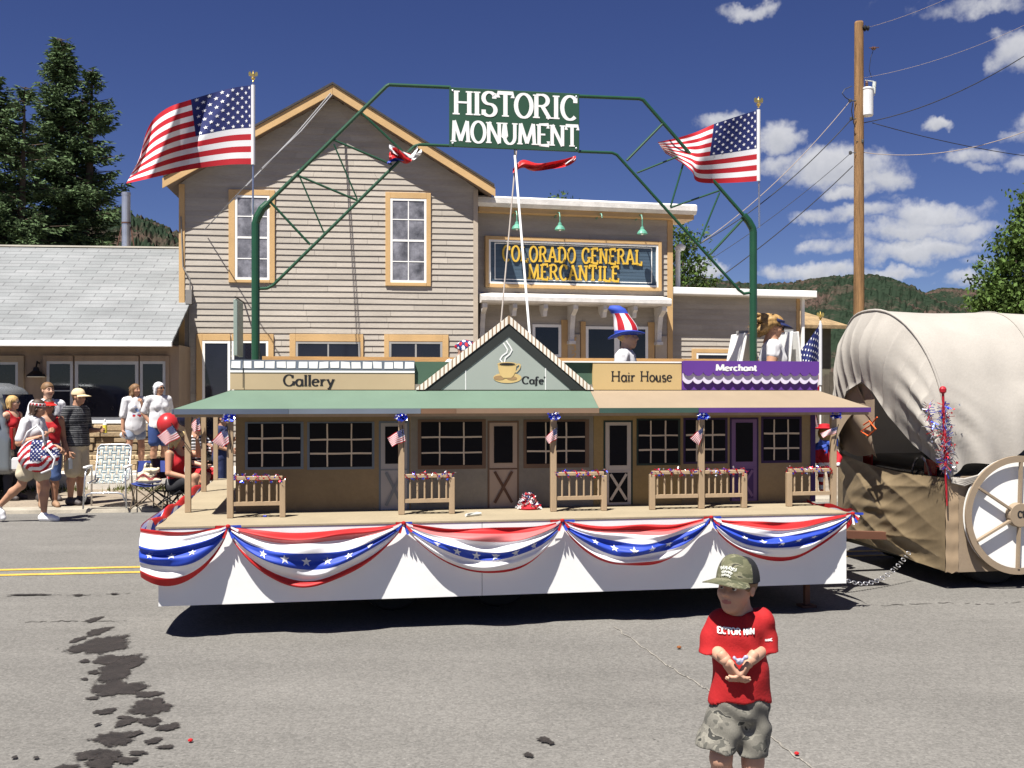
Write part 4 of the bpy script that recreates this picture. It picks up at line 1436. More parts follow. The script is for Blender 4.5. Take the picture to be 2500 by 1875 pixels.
b.lathe([(.03, -.10), (.07, -.07), (.04, -.04), (.085, 0), (.04, .04), (.075, .08), (.02, .11)], U(2112, 69, -.05), 14, axis='x')
obj('insulator', b, m_black, parent=pole)
b = MB()
b.lathe([(.02, -.06), (.05, -.03), (.03, 0), (.05, .03), (.02, .06)], U(2133, 118, -.05), 12, axis='x')
b.tube([U(2122, 117, -.05), U(2146, 116, -.05)], .012, 6)
obj('insulator', b, mat('brown porcelain', (.10, .05, .035), .25), parent=pole)
b = MB()
for px, py, rr in ((2075, 246, .05), (2078, 290, .045), (2076, 373, .03), (2106, 345, .025)):
    b.tube([U(px, py, -.1), U(2090, py, -.1)], rr * .4, 6)
    b.lathe([(.01, -.05), (.04, -.03), (.04, .03), (.01, .05)], U(px, py, -.1), 10)
obj('wire_bracket', b, mat('dark hardware', (.05, .05, .05), .6), parent=pole)
def jumper(b):
    obj('jumper_wire', b, m_black, parent=pole)
b = MB()
b.tube([U(2078, 247, -.12), U(2064, 238, -.15), U(2056, 228, -.15), U(2062, 218, -.14), U(2080, 210, -.12)], .010, 6)
jumper(b)
b = MB()
b.tube([U(2082, 250, -.14), U(2079, 270, -.16), U(2084, 300, -.16), U(2088, 310, -.14)], .012, 6)
jumper(b)
b = MB()
b.tube([U(2128, 190), U(2122, 170), U(2126, 140), U(2133, 120)], .007, 6)
jumper(b)
def wire(label, a, b_, sag=.3, r=.012, col=None):
    t = MB()
    a, b_ = Vector(a), Vector(b_)
    t.tube([a.lerp(b_, k / 14) - Vector((0, 0, sag * 4 * (k / 14) * (1 - k / 14))) for k in range(15)], r, 6)
    o = obj('power_line', t, mat('black cable', (.02, .02, .022), .6) if col is None else col, smooth=True)
    tag(o, label, 'cable', 'power lines from the utility pole')
m_gw = mat('pale cable', (.30, .24, .19), .6)
PA = lambda px, py, Y: px_at(px, py, Y)
wire('cable sloping down left from transformer height to behind the store, highest of four', PA(2076, 246, UY), PA(1715, 590, 25.5), .25, .009, m_gw)
wire('thick black cable sloping down left from the pole, second of four', PA(2078, 292, UY), PA(1680, 610, 25.5), .3, .012)
wire('thin cable sloping down left from the pole, third of four', PA(2078, 373, UY), PA(1690, 660, 25.5), .15, .007)
wire('thick cable sloping down left to the annexe roof, lowest of four', PA(2082, 405, UY), PA(1770, 668, 24), .1, .011)
wire('black cable rising right from the transformer to the right picture edge', PA(2108, 300, UY), PA(2620, 55, 24), .35, .011)
wire('black cable falling right from transformer foot to the right picture edge', PA(2130, 300, UY), PA(2640, 395, 30), .15, .010)
wire('pale cable rising gently right from below the transformer', PA(2106, 372, UY), PA(2640, 258, 25), .45, .009, m_gw)
wire('thin pale top wire rising right from the pole head insulator', PA(2116, 68, UY), PA(2640, -190, 22), .25, .0045, m_gw)
wire('thin pale wire rising right from the lower small insulator', PA(2110, 190, UY), PA(2640, -10, 24), .25, .004, m_gw)
# ================================================================== PARADE FLOAT
FP = Plane(-2.44, 7.35, math.atan2(.90, 5.03))
FL = thing('parade_float', 'white skirted parade float carrying a miniature row of old shops', 'float', (FP.x, FP.y, 0), FP.yaw)
ZD = .768           # deck height
WW = .81            # shop front stands this far behind the skirt
FU1 = 5.11
BACK = 4.25
m_ply = mat('tan painted deck', (.285, .237, .16), .8, .10, 2.5, .12, 40, fine=.08, fs=40)
m_skirt = mat('white painted skirt', (.72, .72, .71), .55, .03, 2.0, .04, 20)
m_post = mat('tan painted post', (.335, .245, .155), .75, .10, 4, .1, 30, stretch=(4, 4, .6), fine=.06)
b = MB()
b.box(.02, FU1 - .02, .02, BACK - .02, ZD - .05, ZD - .004)
b.box(-.02, FU1 + .02, -.005, BACK, ZD - .004, ZD + .008)
obj('deck', b, m_ply, parent=FL)
zs = .228
seam = FP.u(1177)
for (u0, u1) in ((0, seam - .002), (seam + .002, FU1)):
    b = MB()
    b.box(u0, u1, .0, .015, zs, ZD - .006)
    obj('skirt', b, m_skirt, parent=FL)
b = MB()
b.box(0, .015, .017, BACK - .02, zs, ZD - .006)
obj('skirt', b, m_skirt, parent=FL)
b = MB()
b.box(FU1 - .015, FU1, .017, BACK - .02, zs, ZD - .006)
obj('skirt', b, m_skirt, parent=FL)
b = MB()
b.box(.017, FU1 - .017, BACK - .018, BACK - .003, zs, ZD - .006)
obj('skirt', b, m_skirt, parent=FL)
# undercarriage
b = MB()
for w in (.5, 1.5, 2.6, 3.7):
    b.box(.1, FU1 - .1, w - .04, w + .04, .52, ZD - .052)
for u in (.8, 2.5, 4.3):
    b.box(u - .04, u + .04, .1, BACK - .1, .44, .518)
obj('chassis', b, m_black, parent=FL)
b = MB()
b.box(FU1 - .22, FU1 - .18, .25, .29, .02, .5)
b.box(FU1 - .26, FU1 - .14, .21, .33, .0, .018)
obj('jack_leg', b, mat('rusty steel', (.12, .05, .03), .8), parent=FL)
m_tyre = mat('tyre rubber', (.02, .02, .02), .85, .2)
for u in (FP.u(958, .75), FP.u(1212, .75)):
    for w in (.75, BACK - .75):
        b = MB()
        b.lathe([(.16, -.09), (.24, -.10), (.262, -.07), (.265, 0), (.262, .07), (.24, .10), (.16, .09)], (u, w, .265), 24, axis='y')
        wl_ = obj('wheel', b, m_tyre, parent=FL)
        b = MB()
        b.lathe([(.03, -.09), (.15, -.085), (.158, -.05), (.158, .05), (.15, .085), (.03, .09)], (u, w, .265), 20, axis='y')
        obj('rim', b, mat('grey rim', (.3, .3, .3), .5, metal=.5), parent=wl_)

# ---- shop fronts: painted board sections
def fr(x0, y0, x1, y1, w=WW):
    return rect(FP, x0, y0, x1, y1, w)
ZR = 1.722           # where the porch roof meets the wall
ZP = 1.972           # parapet top
sec = [('gallery_wall', 575, 1003, (.20, .145, .082)), ('cafe_wall', 1003, 1449, (.215, .192, .16)), ('salon_wall', 1449, 1664, (.28, .195, .085)), ('merchant_wall', 1664, 1988, (.255, .183, .10))]
for i, (nm, x0, x1, c) in enumerate(sec):
    b = MB()
    u0, u1 = FP.u(x0, WW), FP.u(x1, WW)
    b.box(u0 + .001, u1 - .001, WW, WW + .02, ZD + .010, ZR + .05)
    obj('wall', b, mat(nm.replace('_', ' ') + ' paint', c, .8, .15, 2.2, .08, 30, fine=.07, fs=40), parent=FL)
us0, us1 = FP.u(575, WW), FP.u(1988, WW)
BW = 3.3
for u in (us0, us1 - .02):
    b = MB()
    b.box(u, u + .02, WW + .022, BW, ZD + .01, ZP - .02)
    obj('side_wall', b, mat('side wall paint', (.25, .19, .11), .8), parent=FL)
b = MB()
b.box(us1 - .035, us1 + .008, WW - .006, WW + .03, ZD + .009, ZR)
obj('corner_strip', b, mat('deep purple paint', (.045, .016, .10), .6), parent=FL)
# raw timber rail round the top at the back
b = MB()
ra, rb = FP.u(640, BW), FP.u(1985, BW)
b.box(ra, rb, BW, BW + .04, 2.005, 2.072)
obj('timber_rail', b, mat('raw pine', (.52, .30, .12), .7, .15, 3, .1, 30, stretch=(.5, 5, 5), fine=.15, fs=10), parent=FL)
for k in range(6):
    u = ra + .05 + (rb - ra - .1) * k / 5
    b = MB()
    b.box(u - .02, u + .02, BW + .042, BW + .08, ZD + .01, 2.07)
    obj('rail_post', b, mat('raw pine', (.52, .30, .12), .7), parent=FL)

m_mull = mat('cream glazing bar', (.52, .43, .34), .7, .08)
m_paneblk = mat('black painted pane', (.006, .006, .009), .7, .2, 2, spec=.12)
def shopwin(x0, y0, x1, y1, ix0, iy0, ix1, iy1, xs, ys, fm):
    b = MB()
    r_ = fr(x0, y0, x1, y1)
    b.box(r_[0], r_[1], WW - .004, WW - .0005, r_[2], r_[3])
    o = obj('window', b, fm, parent=FL)
    b = MB()
    q = fr(ix0, iy0, ix1, iy1)
    b.box(q[0], q[1], WW - .0075, WW - .0045, q[2], q[3])
    obj('pane', b, m_paneblk, parent=o)
    b = MB()
    rn = random.Random(int(x0))
    k = 0
    for x in xs:
        u = FP.u(x, WW)
        t = rn.uniform(.010, .014)
        b.grid(lambda s, t_, u=u, t=t: (u + (t_ - .5) * t + .0008 * sin(s * 11 + x), WW - .0095, q[2] + .004 + (q[3] - q[2] - .008) * s), 12, 1)
    for y in ys:
        z = FP.at((x0 + x1) / 2, y, WW)[1]
        t = rn.uniform(.012, .016)
        b.grid(lambda s, t_, z=z, t=t: (q[0] + .003 + (q[1] - q[0] - .006) * s, WW - .0105, z + (t_ - .5) * t + .0009 * sin(s * 9 + y)), 12, 1)
    obj('glazing_bar', b, m_mull, parent=o)
    return o
m_bluegrey = mat('blue grey paint', (.125, .150, .185), .7, .08, 3)
m_brown = mat('milk chocolate paint', (.140, .085, .055), .7, .08, 3)
m_dkgreen = mat('black green paint', (.020, .035, .028), .7, .1)
m_dkpurple = mat('night purple paint', (.030, .014, .060), .7, .1)
shopwin(598, 1030, 741, 1146, 605, 1034, 734, 1140, [640, 690], [1070, 1105], m_bluegrey)
shopwin(750, 1030, 914, 1146, 756, 1033, 908, 1140, [799, 858], [1073, 1107], m_bluegrey)
shopwin(1020, 1024, 1186, 1145, 1028, 1030, 1177, 1136, [1073, 1132], [1067, 1105], m_brown)
shopwin(1278, 1024, 1438, 1142, 1285, 1030, 1428, 1132, [1332, 1382], [1067, 1101], m_brown)
shopwin(1554, 1022, 1661, 1136, 1558, 1026, 1655, 1131, [1588, 1624], [1063, 1098], m_dkgreen)
shopwin(1668, 1020, 1776, 1132, 1673, 1025, 1770, 1127, [1700, 1739], [1062, 1097], m_dkpurple)
shopwin(1858, 1017, 1957, 1130, 1863, 1023, 1951, 1124, [1889, 1923], [1058, 1094], m_dkpurple)

def shopdoor(x0, y0, x1, y1, base, frame, xm, glass_bottom, low_panel, label):
    """half glazed painted door with crossed boards below"""
    b = MB()
    r_ = fr(x0, y0, x1, y1)
    b.box(r_[0], r_[1], WW - .005, WW - .0005, r_[2], r_[3])
    d = obj('door', b, base, parent=FL, label=label)
    px = (x1 - x0)
    q = fr(x0 + px * .16, y0 + px * .13, x1 - px * .16, glass_bottom)
    b = MB()
    b.box(q[0], q[1], WW - .0085, WW - .0055, q[2], q[3])
    obj('pane', b, m_paneblk, parent=d)
    lp = fr(x0 + px * .14, glass_bottom + 18, x1 - px * .14, y1 - 6)
    if low_panel is not None:
        b = MB()
        b.box(lp[0], lp[1], WW - .0085, WW - .0055, lp[2], lp[3])
        obj('lower_panel', b, low_panel, parent=d)
    b = MB()
    t = .022
    b.bar((lp[0] + .01, WW - .011, lp[3] - .01), (lp[1] - .01, WW - .011, lp[2] + .02), t, .003, up=(0, 1, 0))
    b.bar((lp[0] + .01, WW - .0145, lp[2] + .02), (lp[1] - .01, WW - .0145, lp[3] - .01), t, .003, up=(0, 1, 0))
    obj('cross_board', b, xm, parent=d)
    b = MB()
    b.box(r_[0], r_[1], WW - .0075, WW - .0052, lp[3] + .006, lp[3] + .017)
    obj('lock_rail', b, xm, parent=d)
    e = .016
    b = MB()
    framebox(b, (r_[0] - e, r_[1] + e, r_[2] - .0, r_[3] + e), e - .001, WW - .004, WW - .0006, sides='lrt')
    obj('door_frame', b, frame, parent=d)
m_lav = mat('pale lavender grey paint', (.32, .30, .30), .7, .06, 3)
m_pink = mat('pinkish tan paint', (.36, .27, .21), .7, .06, 3)
m_lil = mat('dusty purple paint', (.155, .085, .20), .7, .06, 3)
m_crm = mat('cream paint', (.46, .40, .35), .7, .06, 3)
shopdoor(930, 1033, 994, 1246, m_lav, m_bluegrey, mat('slate paint', (.16, .17, .19), .7), 1132, None, 'pale lavender half glazed door with slate cross')
shopdoor(1195, 1032, 1262, 1239, m_pink, m_brown, mat('dark brown paint', (.10, .05, .03), .7), 1130, None, 'pinkish tan half glazed door with brown cross')
shopdoor(1478, 1031, 1540, 1232, m_crm, m_dkgreen, m_crm, 1136, m_paneblk, 'cream framed door with dark panels and cream cross')
shopdoor(1786, 1024, 1847, 1223, m_lil, m_dkpurple, m_lil, 1127, mat('deep purple paint', (.045, .016, .10), .6), 'dusty purple door with deep purple lower panel')

# ---- signs above the porch roof
def sboard(name, x0, x1, y0, m, w=WW - .0, th=.02, zt=None, zb=ZR + .006):
    b = MB()
    u0, u1 = FP.u(x0, w), FP.u(x1, w)
    b.box(u0, u1, w - .008, w + th, zb, zt if zt else FP.at((x0 + x1) / 2, y0, w)[1])
    return obj(name, b, m, parent=FL), u0, u1
m_inkt = mat('black sign paint', (.012, .012, .014), .6)
def place_on(cu, cz, w, gap=.0015):
    return lambda x, z, o: (cu + x, w - gap - o, cz + z)
# gallery
zt = FP.at(790, 880, WW)[1]
gs, g0, g1 = sboard('gallery_sign', 562, 1012, 880, mat('sand paint', (.43, .335, .205), .75, .06, 2), zt=zt)
zt6 = zt - .0745
b = MB(); b.box(g0, g1, WW - .014, WW - .0085, zt6, zt + .002)
ft_ = obj('frieze', b, m_bluegrey, parent=gs)
b = MB()
rn = random.Random(4)
for k in range(17):
    uc = g0 + .048 + (g1 - g0 - .09) * k / 16 + rn.uniform(-.006, .006)
    s_ = .0345
    pts = [(uc - s_ + rn.uniform(-.003, .003), zt6 + .014 + rn.uniform(-.003, .003)), (uc + s_ + rn.uniform(-.003, .003), zt6 + .013 + rn.uniform(-.003, .003)),
           (uc + s_ + rn.uniform(-.003, .003), zt - .010 + rn.uniform(-.003, .003)), (uc - s_ + rn.uniform(-.003, .003), zt - .010 + rn.uniform(-.003, .003))]
    b.prism(pts, WW - .0165, WW - .0145)
obj('white_square', b, m_white, parent=ft_)
b = MB(); b.box(g0 - .002, g1, WW - .012, WW - .0086, zt6 - .021, zt6 - .002)
obj('white_line', b, m_white, parent=gs)
cu, cz = FP.at(754, 942, WW - .01)
b = MB()
lettering(b, 'Gallery', FP.u(816, WW) - FP.u(690, WW), .086, place_on(cu, cz, WW - .008), tv=.16, th=.09, serif=.22, sh=.07)
obj('lettering', b, m_inkt, parent=gs)
b = MB()
u = FP.u(594, WW)
b.box(u - .003, u + .003, WW - .0175, WW - .0170, ZR + .02, zt)
obj('panel_joint', b, m_inkt, parent=gs)
# green backing of the cafe and its gable
m_bgreen = mat('dark green paint', (.055, .105, .070), .7, .08, 2)
cb_, c0_, c1_ = sboard('cafe_backing', 1013, 1447, 884, m_bgreen, w=WW + .03)
def gab(x, y, w):
    return FP.at(x, y, w)
WG = WW - .02
ap, lb, rb_ = gab(1242, 774, WG), gab(1016, 955, WG), gab(1448, 954, WG)
zb_ = ZR + .006
m_sage = mat('grey sage paint', (.31, .345, .31), .75, .06, 1.5)
b = MB()
b.prism([(lb[0], zb_), (rb_[0], zb_), ap], WG, WG + .025)
cg = obj('cafe_gable', b, m_sage, parent=FL)
def along(a, c, t):
    return (a[0] + (c[0] - a[0]) * t, a[1] + (c[1] - a[1]) * t)
lb_, rbb = (lb[0], zb_), (rb_[0], zb_)
b = MB()
k1, k2 = .052, .155   # stripe and band thickness measured down
hgt = ap[1] - zb_
for c in (lb_, rbb):
    L = abs(c[0] - ap[0])
    sl_ = hgt / L
    sg_ = -1 if c[0] < ap[0] else 1
    o_ = ap[1] - k1
    ub = ap[0] + sg_ * (o_ - zb_) / sl_
    ui = ap[0] + sg_ * (ap[1] - k2 - zb_) / sl_
    b.prism([(ap[0], ap[1] - k1), (ub, zb_), (ui, zb_), (ap[0], ap[1] - k2)][::(1 if sg_ > 0 else -1)], WG - .005, WG - .0005)
obj('gable_band', b, mat('charcoal paint', (.022, .026, .024), .7), parent=cg)
b = MB()
for c in (lb_, rbb):
    L = abs(c[0] - ap[0]); sl_ = hgt / L; sg_ = -1 if c[0] < ap[0] else 1
    N = 23
    for i in range(N):
        t0, t1 = i / N, (i + 1) / N
        tm = t0 + (t1 - t0) * .34
        for (ta, tb, mi) in ((t0, tm, 1), (tm, t1, 0)):
            pa, pb = along(ap, c, ta), along(ap, c, tb)
            zl = lambda p: max(zb_, p[1] - k1)
            b.prism([(pa[0], zl(pa)), (pb[0], zl(pb)), (pb[0], pb[1] + .012), (pa[0], pa[1] + .012)][::sg_], WG - .012, WG - .001, mi)
obj('striped_edge', b, [mat('cream white paint', (.72, .68, .60), .7), mat('light brown paint', (.30, .20, .12), .7)], parent=cg)
# green roof boards behind the gable
b = MB()
for c, sg_ in ((lb_, -1), (rbb, 1)):
    b.prism([(ap[0], ap[1] - .02), (c[0], c[1] - .01), (c[0], c[1] - .03), (ap[0], ap[1] - .04)][::sg_], WG + .027, WG + .45)
obj('gable_roof', b, m_bgreen, parent=cg)
b = MB()
for x in (1137, 1332):
    u = FP.u(x, WG)
    zt7 = ap[1] - hgt * abs(u - ap[0]) / abs((lb_[0] if u < ap[0] else rbb[0]) - ap[0]) - k2
    b.box(u - .0035, u + .0035, WG - .003, WG - .0006, zb_, zt7)
obj('white_line', b, m_white, parent=cg)
# painted cup on its saucer, steam above
m_cup = mat('mustard cup paint', (.55, .40, .17), .7, .08, 6)
m_cupd = mat('brown cup shade paint', (.33, .21, .10), .7)
cu, cz = gab(1237, 905, WG)
S = 1 / 330.0
def cup_poly(pts, w, m, nm, par):
    b = MB()
    b.prism([(cu + x * S, cz - y * S) for x, y in pts][::-1], w - .0012, w)
    return obj(nm, b, m, parent=par)
sau = cup_poly([(38 * cos(a) + 2, 14 * sin(a) + 19) for a in [2 * pi * i / 28 for i in range(28)]], WG - .0015, m_cup, 'saucer', cg)
cup_poly([(15 * cos(a) - 20, 6 * sin(a) + 19) for a in [2 * pi * i / 20 for i in range(20)]], WG - .0030, m_cupd, 'saucer_shade', cg)
cup_poly([(14 * cos(a) + 14, 5 * sin(a) + 20) for a in [2 * pi * i / 20 for i in range(20)]], WG - .0030, m_cupd, 'saucer_shade', cg)
cup_poly([(-25, -19), (-22, 0), (-17, 13), (-10, 19), (12, 19), (19, 12), (24, 0), (27, -17), (0, -14)], WG - .0045, m_cup, 'cup', cg)
cup_poly([(26 * cos(a) + 1, 5 * sin(a) - 18) for a in [2 * pi * i / 20 for i in range(20)]], WG - .0060, m_cup, 'cup_rim', cg)
cup_poly([(21 * cos(a) + 1, 3.2 * sin(a) - 17.5) for a in [2 * pi * i / 20 for i in range(20)]], WG - .0075, m_inkt, 'coffee', cg)
b = MB()
L_, R_ = ribbon([(24, -12), (31, -18), (36, -16), (35, -8), (28, 0), (22, 4)], 3.4, 3.4)
for i in range(5):
    b.quad(*[(cu + p[0] * S, WG - .0062, cz - p[1] * S) for p in (L_[i], L_[i + 1], R_[i + 1], R_[i])])
obj('cup_handle', b, m_cup, parent=cg)
b = MB()
for j, pts in enumerate(([(-12, -22), (-18, -30), (-12, -40), (0, -48), (2, -56), (-4, -66), (-9, -74)], [(-6, -22), (-4, -34), (8, -44), (14, -55), (8, -66), (2, -74), (-1, -80)])):
    L_, R_ = ribbon(pts, 3.6, 3.6)
    for i in range(len(pts) - 1):
        b.quad(*[(cu + p[0] * S, WG - .0035 - .0012 * j, cz - p[1] * S) for p in (L_[i], L_[i + 1], R_[i + 1], R_[i])])
obj('steam', b, m_white, parent=cg)
cu2, cz2 = gab(1303, 937, WG)
b = MB()
lettering(b, "Cafe'", FP.u(1335, WG) - FP.u(1277, WG), .058, place_on(cu2, cz2, WG), tv=.19, th=.10, serif=.2, sh=.08)
obj('lettering', b, m_inkt, parent=cg)
# hair house
hs_, h0, h1 = sboard('salon_sign', 1447, 1663, 886, mat('straw paint', (.50, .36, .165), .75, .06, 2))
zt = FP.at(1555, 886, WW)[1]
b = MB(); b.box(h0 - .4, h1, WW - .012, WW + .02, zt + .001, zt + .012)
obj('white_edge', b, m_white, parent=hs_)
for word, x0, x1 in (('Hair', 1492, 1552), ('House', 1563, 1642)):
    cu, cz = FP.at((x0 + x1) / 2, 931, WW - .01)
    b = MB()
    lettering(b, word, FP.u(x1, WW) - FP.u(x0, WW), .084, place_on(cu, cz, WW - .008), tv=.13, th=.09, serif=.24, sh=.07)
    obj('lettering', b, m_inkt, parent=hs_)
# merchant, with a scalloped valance of boards
m_purp = mat('violet paint', (.105, .035, .24), .6, .06, 2)
ms_, m0, m1 = sboard('merchant_sign', 1664, 1995, 882, m_purp, zt=FP.at(1830, 883, WW)[1])
zt = FP.at(1830, 883, WW)[1]
def scallop(z_top, z_bot, amp, n, w, nm, m, par):
    b = MB()
    pts = []
    for i in range(n):
        for k in range(8):
            t = k / 8
            pts.append((m0 + .002 + (m1 - m0 - .004) * (i + t) / n, z_bot - amp * sin(pi * t) ** .75))
    pts.append((m1 - .002, z_bot))
    for i in range(len(pts) - 1):
        a_, c_ = pts[i], pts[i + 1]
        b.prism([(a_[0], a_[1]), (c_[0], c_[1]), (c_[0], z_top), (a_[0], z_top)], w - .012, w)
    return obj(nm, b, m, parent=par)
scallop(zt - .10, zt - .158, .030, 14, WW - .016, 'lower_valance', mat('pale lilac paint', (.60, .55, .68), .7, .05), ms_)
scallop(zt + .004, zt - .092, .030, 14, WW - .030, 'upper_valance', m_purp, ms_)
cu, cz = FP.at(1798, 905, WW - .04)
b = MB()
lettering(b, 'Merchant', FP.u(1849, WW) - FP.u(1748, WW), .052, place_on(cu, cz, WW - .042), tv=.24, th=.15, serif=.26, sh=.12)
obj('lettering', b, m_white, parent=ms_)

# ---- porch roof
WE = .44
ZE = 1.585
ul, ur = FP.u(424, WE), FP.u(2124, WE)
wl0, wr0 = FP.u(564, WW), FP.u(1995, WW)
um_e, um_w = FP.u(1462, WE), FP.u(1440, WW)
def slab(pts, t, mi=0):
    b = MB()
    n = len(pts)
    b.add(list(pts) + [(p[0], p[1], p[2] - t) for p in pts], [tuple(range(n)), tuple(range(2 * n - 1, n - 1, -1))] + [(i, i + n, (i + 1) % n + n, (i + 1) % n) for i in range(n)])
    return b
m_mint = mat('faded green roof paint', (.10, .155, .115), .8, .08, 2, .1, 20)
m_tanroof = mat('tan roof paint', (.25, .195, .135), .8, .08, 2, .1, 20)
obj('porch_roof', slab([(ul, WE, ZE), (um_e - .002, WE, ZE), (um_w - .002, WW - .012, ZR), (wl0, WW - .012, ZR)], .02), m_mint, parent=FL, label='green half of the porch roof')
obj('porch_roof', slab([(um_e, WE, ZE), (ur, WE, ZE), (wr0, WW - .012, ZR), (um_w, WW - .012, ZR)], .02), m_tanroof, parent=FL, label='tan half of the porch roof')
obj('porch_roof', slab([(ul - .004, WE + .006, ZE), (wl0 - .004, WW, ZR + .002), (wl0 - .004, BW, ZR + .002), (ul - .004, BW + .3, ZE)], .02), m_tanroof, parent=FL, label='tan side slope of the porch roof')
obj('porch_roof', slab([(ur + .004, WE + .006, ZE), (ur + .004, BW + .3, ZE), (wr0 + .004, BW, ZR + .002), (wr0 + .004, WW, ZR + .002)], .02), m_tanroof, parent=FL, label='tan side slope of the porch roof')
fas = [(424, 705, mat('shaded blue grey paint', (.075, .095, .135), .7)), (705, 1027, m_bluegrey), (1027, 1113, mat('brown fascia paint', (.15, .085, .05), .7)), (1113, 1462, mat('tan brown fascia paint', (.20, .13, .085), .7)), (1462, 1704, mat('dark green fascia paint', (.035, .075, .06), .7)), (1704, 2124, mat('purple fascia paint', (.075, .028, .17), .7))]  # left blue grey stretch is darker: its shade is put into the colour
for x0, x1, m_ in fas:
    b = MB()
    b.box(FP.u(x0, WE) + .001, FP.u(x1, WE) - .001, WE - .018, WE - .002, ZE - .040, ZE - .002)
    obj('fascia', b, m_, parent=FL)
b = MB()
b.box(ul - .016, ul - .006, WE + .01, BW + .3, ZE - .04, ZE - .002)
obj('fascia', b, mat('shaded blue grey paint', (.075, .095, .135), .7), parent=FL)  # same blue grey with the shade in its colour
b = MB()
b.box(ul + .01, ur - .01, WE + .002, WE + .03, ZE - .062, ZE - .022)
obj('eave_beam', b, m_post, parent=FL)

# ---- posts
WPST = .46
posts = []
def post(u, w, ztop=None):
    b = MB()
    zt = ztop or (ZE - .024)
    b.box(u - .023, u + .023, w - .02, w + .02, ZD + .009, zt)
    obj('post', b, m_post, parent=FL, bevel=.003)
    posts.append((u, w))
for x, w in ((562, .46), (980, WPST), (1351, WPST), (1712, WPST), (2034, .50)):
    post(FP.u(x, w), w, ZE - .024 - .062 + .06)
for (u, w) in ((.09, .90), (.02, 2.69), (-.0, 4.05)):
    post(u, w)
# ---- balustrades
def rail(x0, x1, w, n, end0, end1):
    u0, u1 = FP.u(x0, w), FP.u(x1, w)
    zt = ZD + .315
    b = MB()
    b.box(u0, u1, w - .02, w + .02, zt - .028, zt)
    o = obj('balustrade', b, m_post, parent=FL, bevel=.003)
    b = MB()
    b.box(u0 + .002, u1 - .002, w - .016, w + .016, ZD + .098, ZD + .126)
    obj('lower_rail', b, m_post, parent=o)
    for i in range(n):
        u = u0 + (u1 - u0) * (i + .75) / (n + .5)
        b = MB()
        b.tube([(u, w, ZD + .126), (u, w, zt - .06)], .0075, 8)
        b.tube([(u, w, zt - .06), (u, w, zt - .028)], .004, 6, caps=False)
        obj('baluster', b, m_post, parent=o)
    for e_, ok in ((u0, end0), (u1, end1)):
        if ok:
            b = MB()
            b.box(e_ - .021, e_ + .021, w - .0225, w + .0225, ZD + .009, zt - .029)
            obj('newel', b, m_post, parent=o, bevel=.003)
    return (u0, u1, w, zt)
RAILS = [rail(570, 690, .46, 6, 0, 1), rail(988, 1103, WPST, 6, 0, 1), rail(1359, 1474, WPST, 6, 0, 1), rail(1592, 1704, WPST, 6, 1, 0), rail(1720, 1816, WPST, 6, 0, 1), rail(1926, 2026, .50, 5, 1, 0)]

# ================================================================== GREEN TRUSS ARCH WITH THE SIGN
WA = 2.0
AR = thing('sign_arch', 'dark green steel truss arch holding the HISTORIC MONUMENT sign over the float', 'arch', FP.W(0, WA, ZD + .009), FP.yaw)
def A(px, py, w=0.0):
    u, z = FP.at(px, py, WA + w)
    return (u, w, z - ZD - .009)
m_agreen = mat('dark green enamel pipe', (.012, .062, .030), .35, .12, 6, spec=.5)
b = MB(); q = A(624, 530); b.tube([(q[0], 0, 0), (q[0], 0, q[2] - .06), (q[0] + .012, 0, q[2] - .01), A(640, 510), A(655, 497)], .036, 14)
obj('post', b, m_agreen, parent=AR)
b = MB(); q = A(1839, 556); b.tube([(q[0], 0, 0), (q[0], 0, q[2] - .04), (q[0] - .008, 0, q[2] - .006), A(1828, 541), A(1815, 526)], .036, 14)
obj('post', b, m_agreen, parent=AR)
b = MB(); b.tube([A(650, 500), A(943, 211), A(950, 207), A(960, 207.5), A(1100, 213.5)], .017, 12)
obj('top_chord', b, m_agreen, parent=AR)
b = MB(); b.tube([A(1412, 235), A(1560, 241), A(1570, 244), A(1577, 252), A(1820, 531)], .017, 12)
obj('top_chord', b, m_agreen, parent=AR)
b = MB(); b.tube([A(626, 705), A(652, 704), A(666, 697), A(1002, 366), A(1012, 357), A(1024, 353), A(1100, 356)], .014, 12)
obj('bottom_chord', b, m_agreen, parent=AR)
b = MB(); b.tube([A(1412, 370), A(1494, 373), A(1506, 378), A(1515, 388), A(1804, 708), A(1816, 717), A(1838, 714)], .014, 12)
obj('bottom_chord', b, m_agreen, parent=AR)
for (a_, c_, r_) in (((660, 493), (757, 597), .011), ((731, 430), (792, 571), .007), ((726, 428), (874, 490), .010), ((815, 352), (872, 486), .007), ((811, 340), (957, 402), .010), ((881, 274), (985, 372), .011),
                 ((1617, 303), (1530, 392), .012), ((1655, 382), (1555, 422), .009), ((1668, 400), (1637, 505), .009), ((1757, 465), (1637, 507), .009), ((1757, 470), (1707, 592), .009), ((1817, 532), (1735, 620), .012)):
    b = MB()
    b.tube([A(*a_), A(*c_)], r_, 8)
    obj('brace', b, m_agreen, parent=AR)
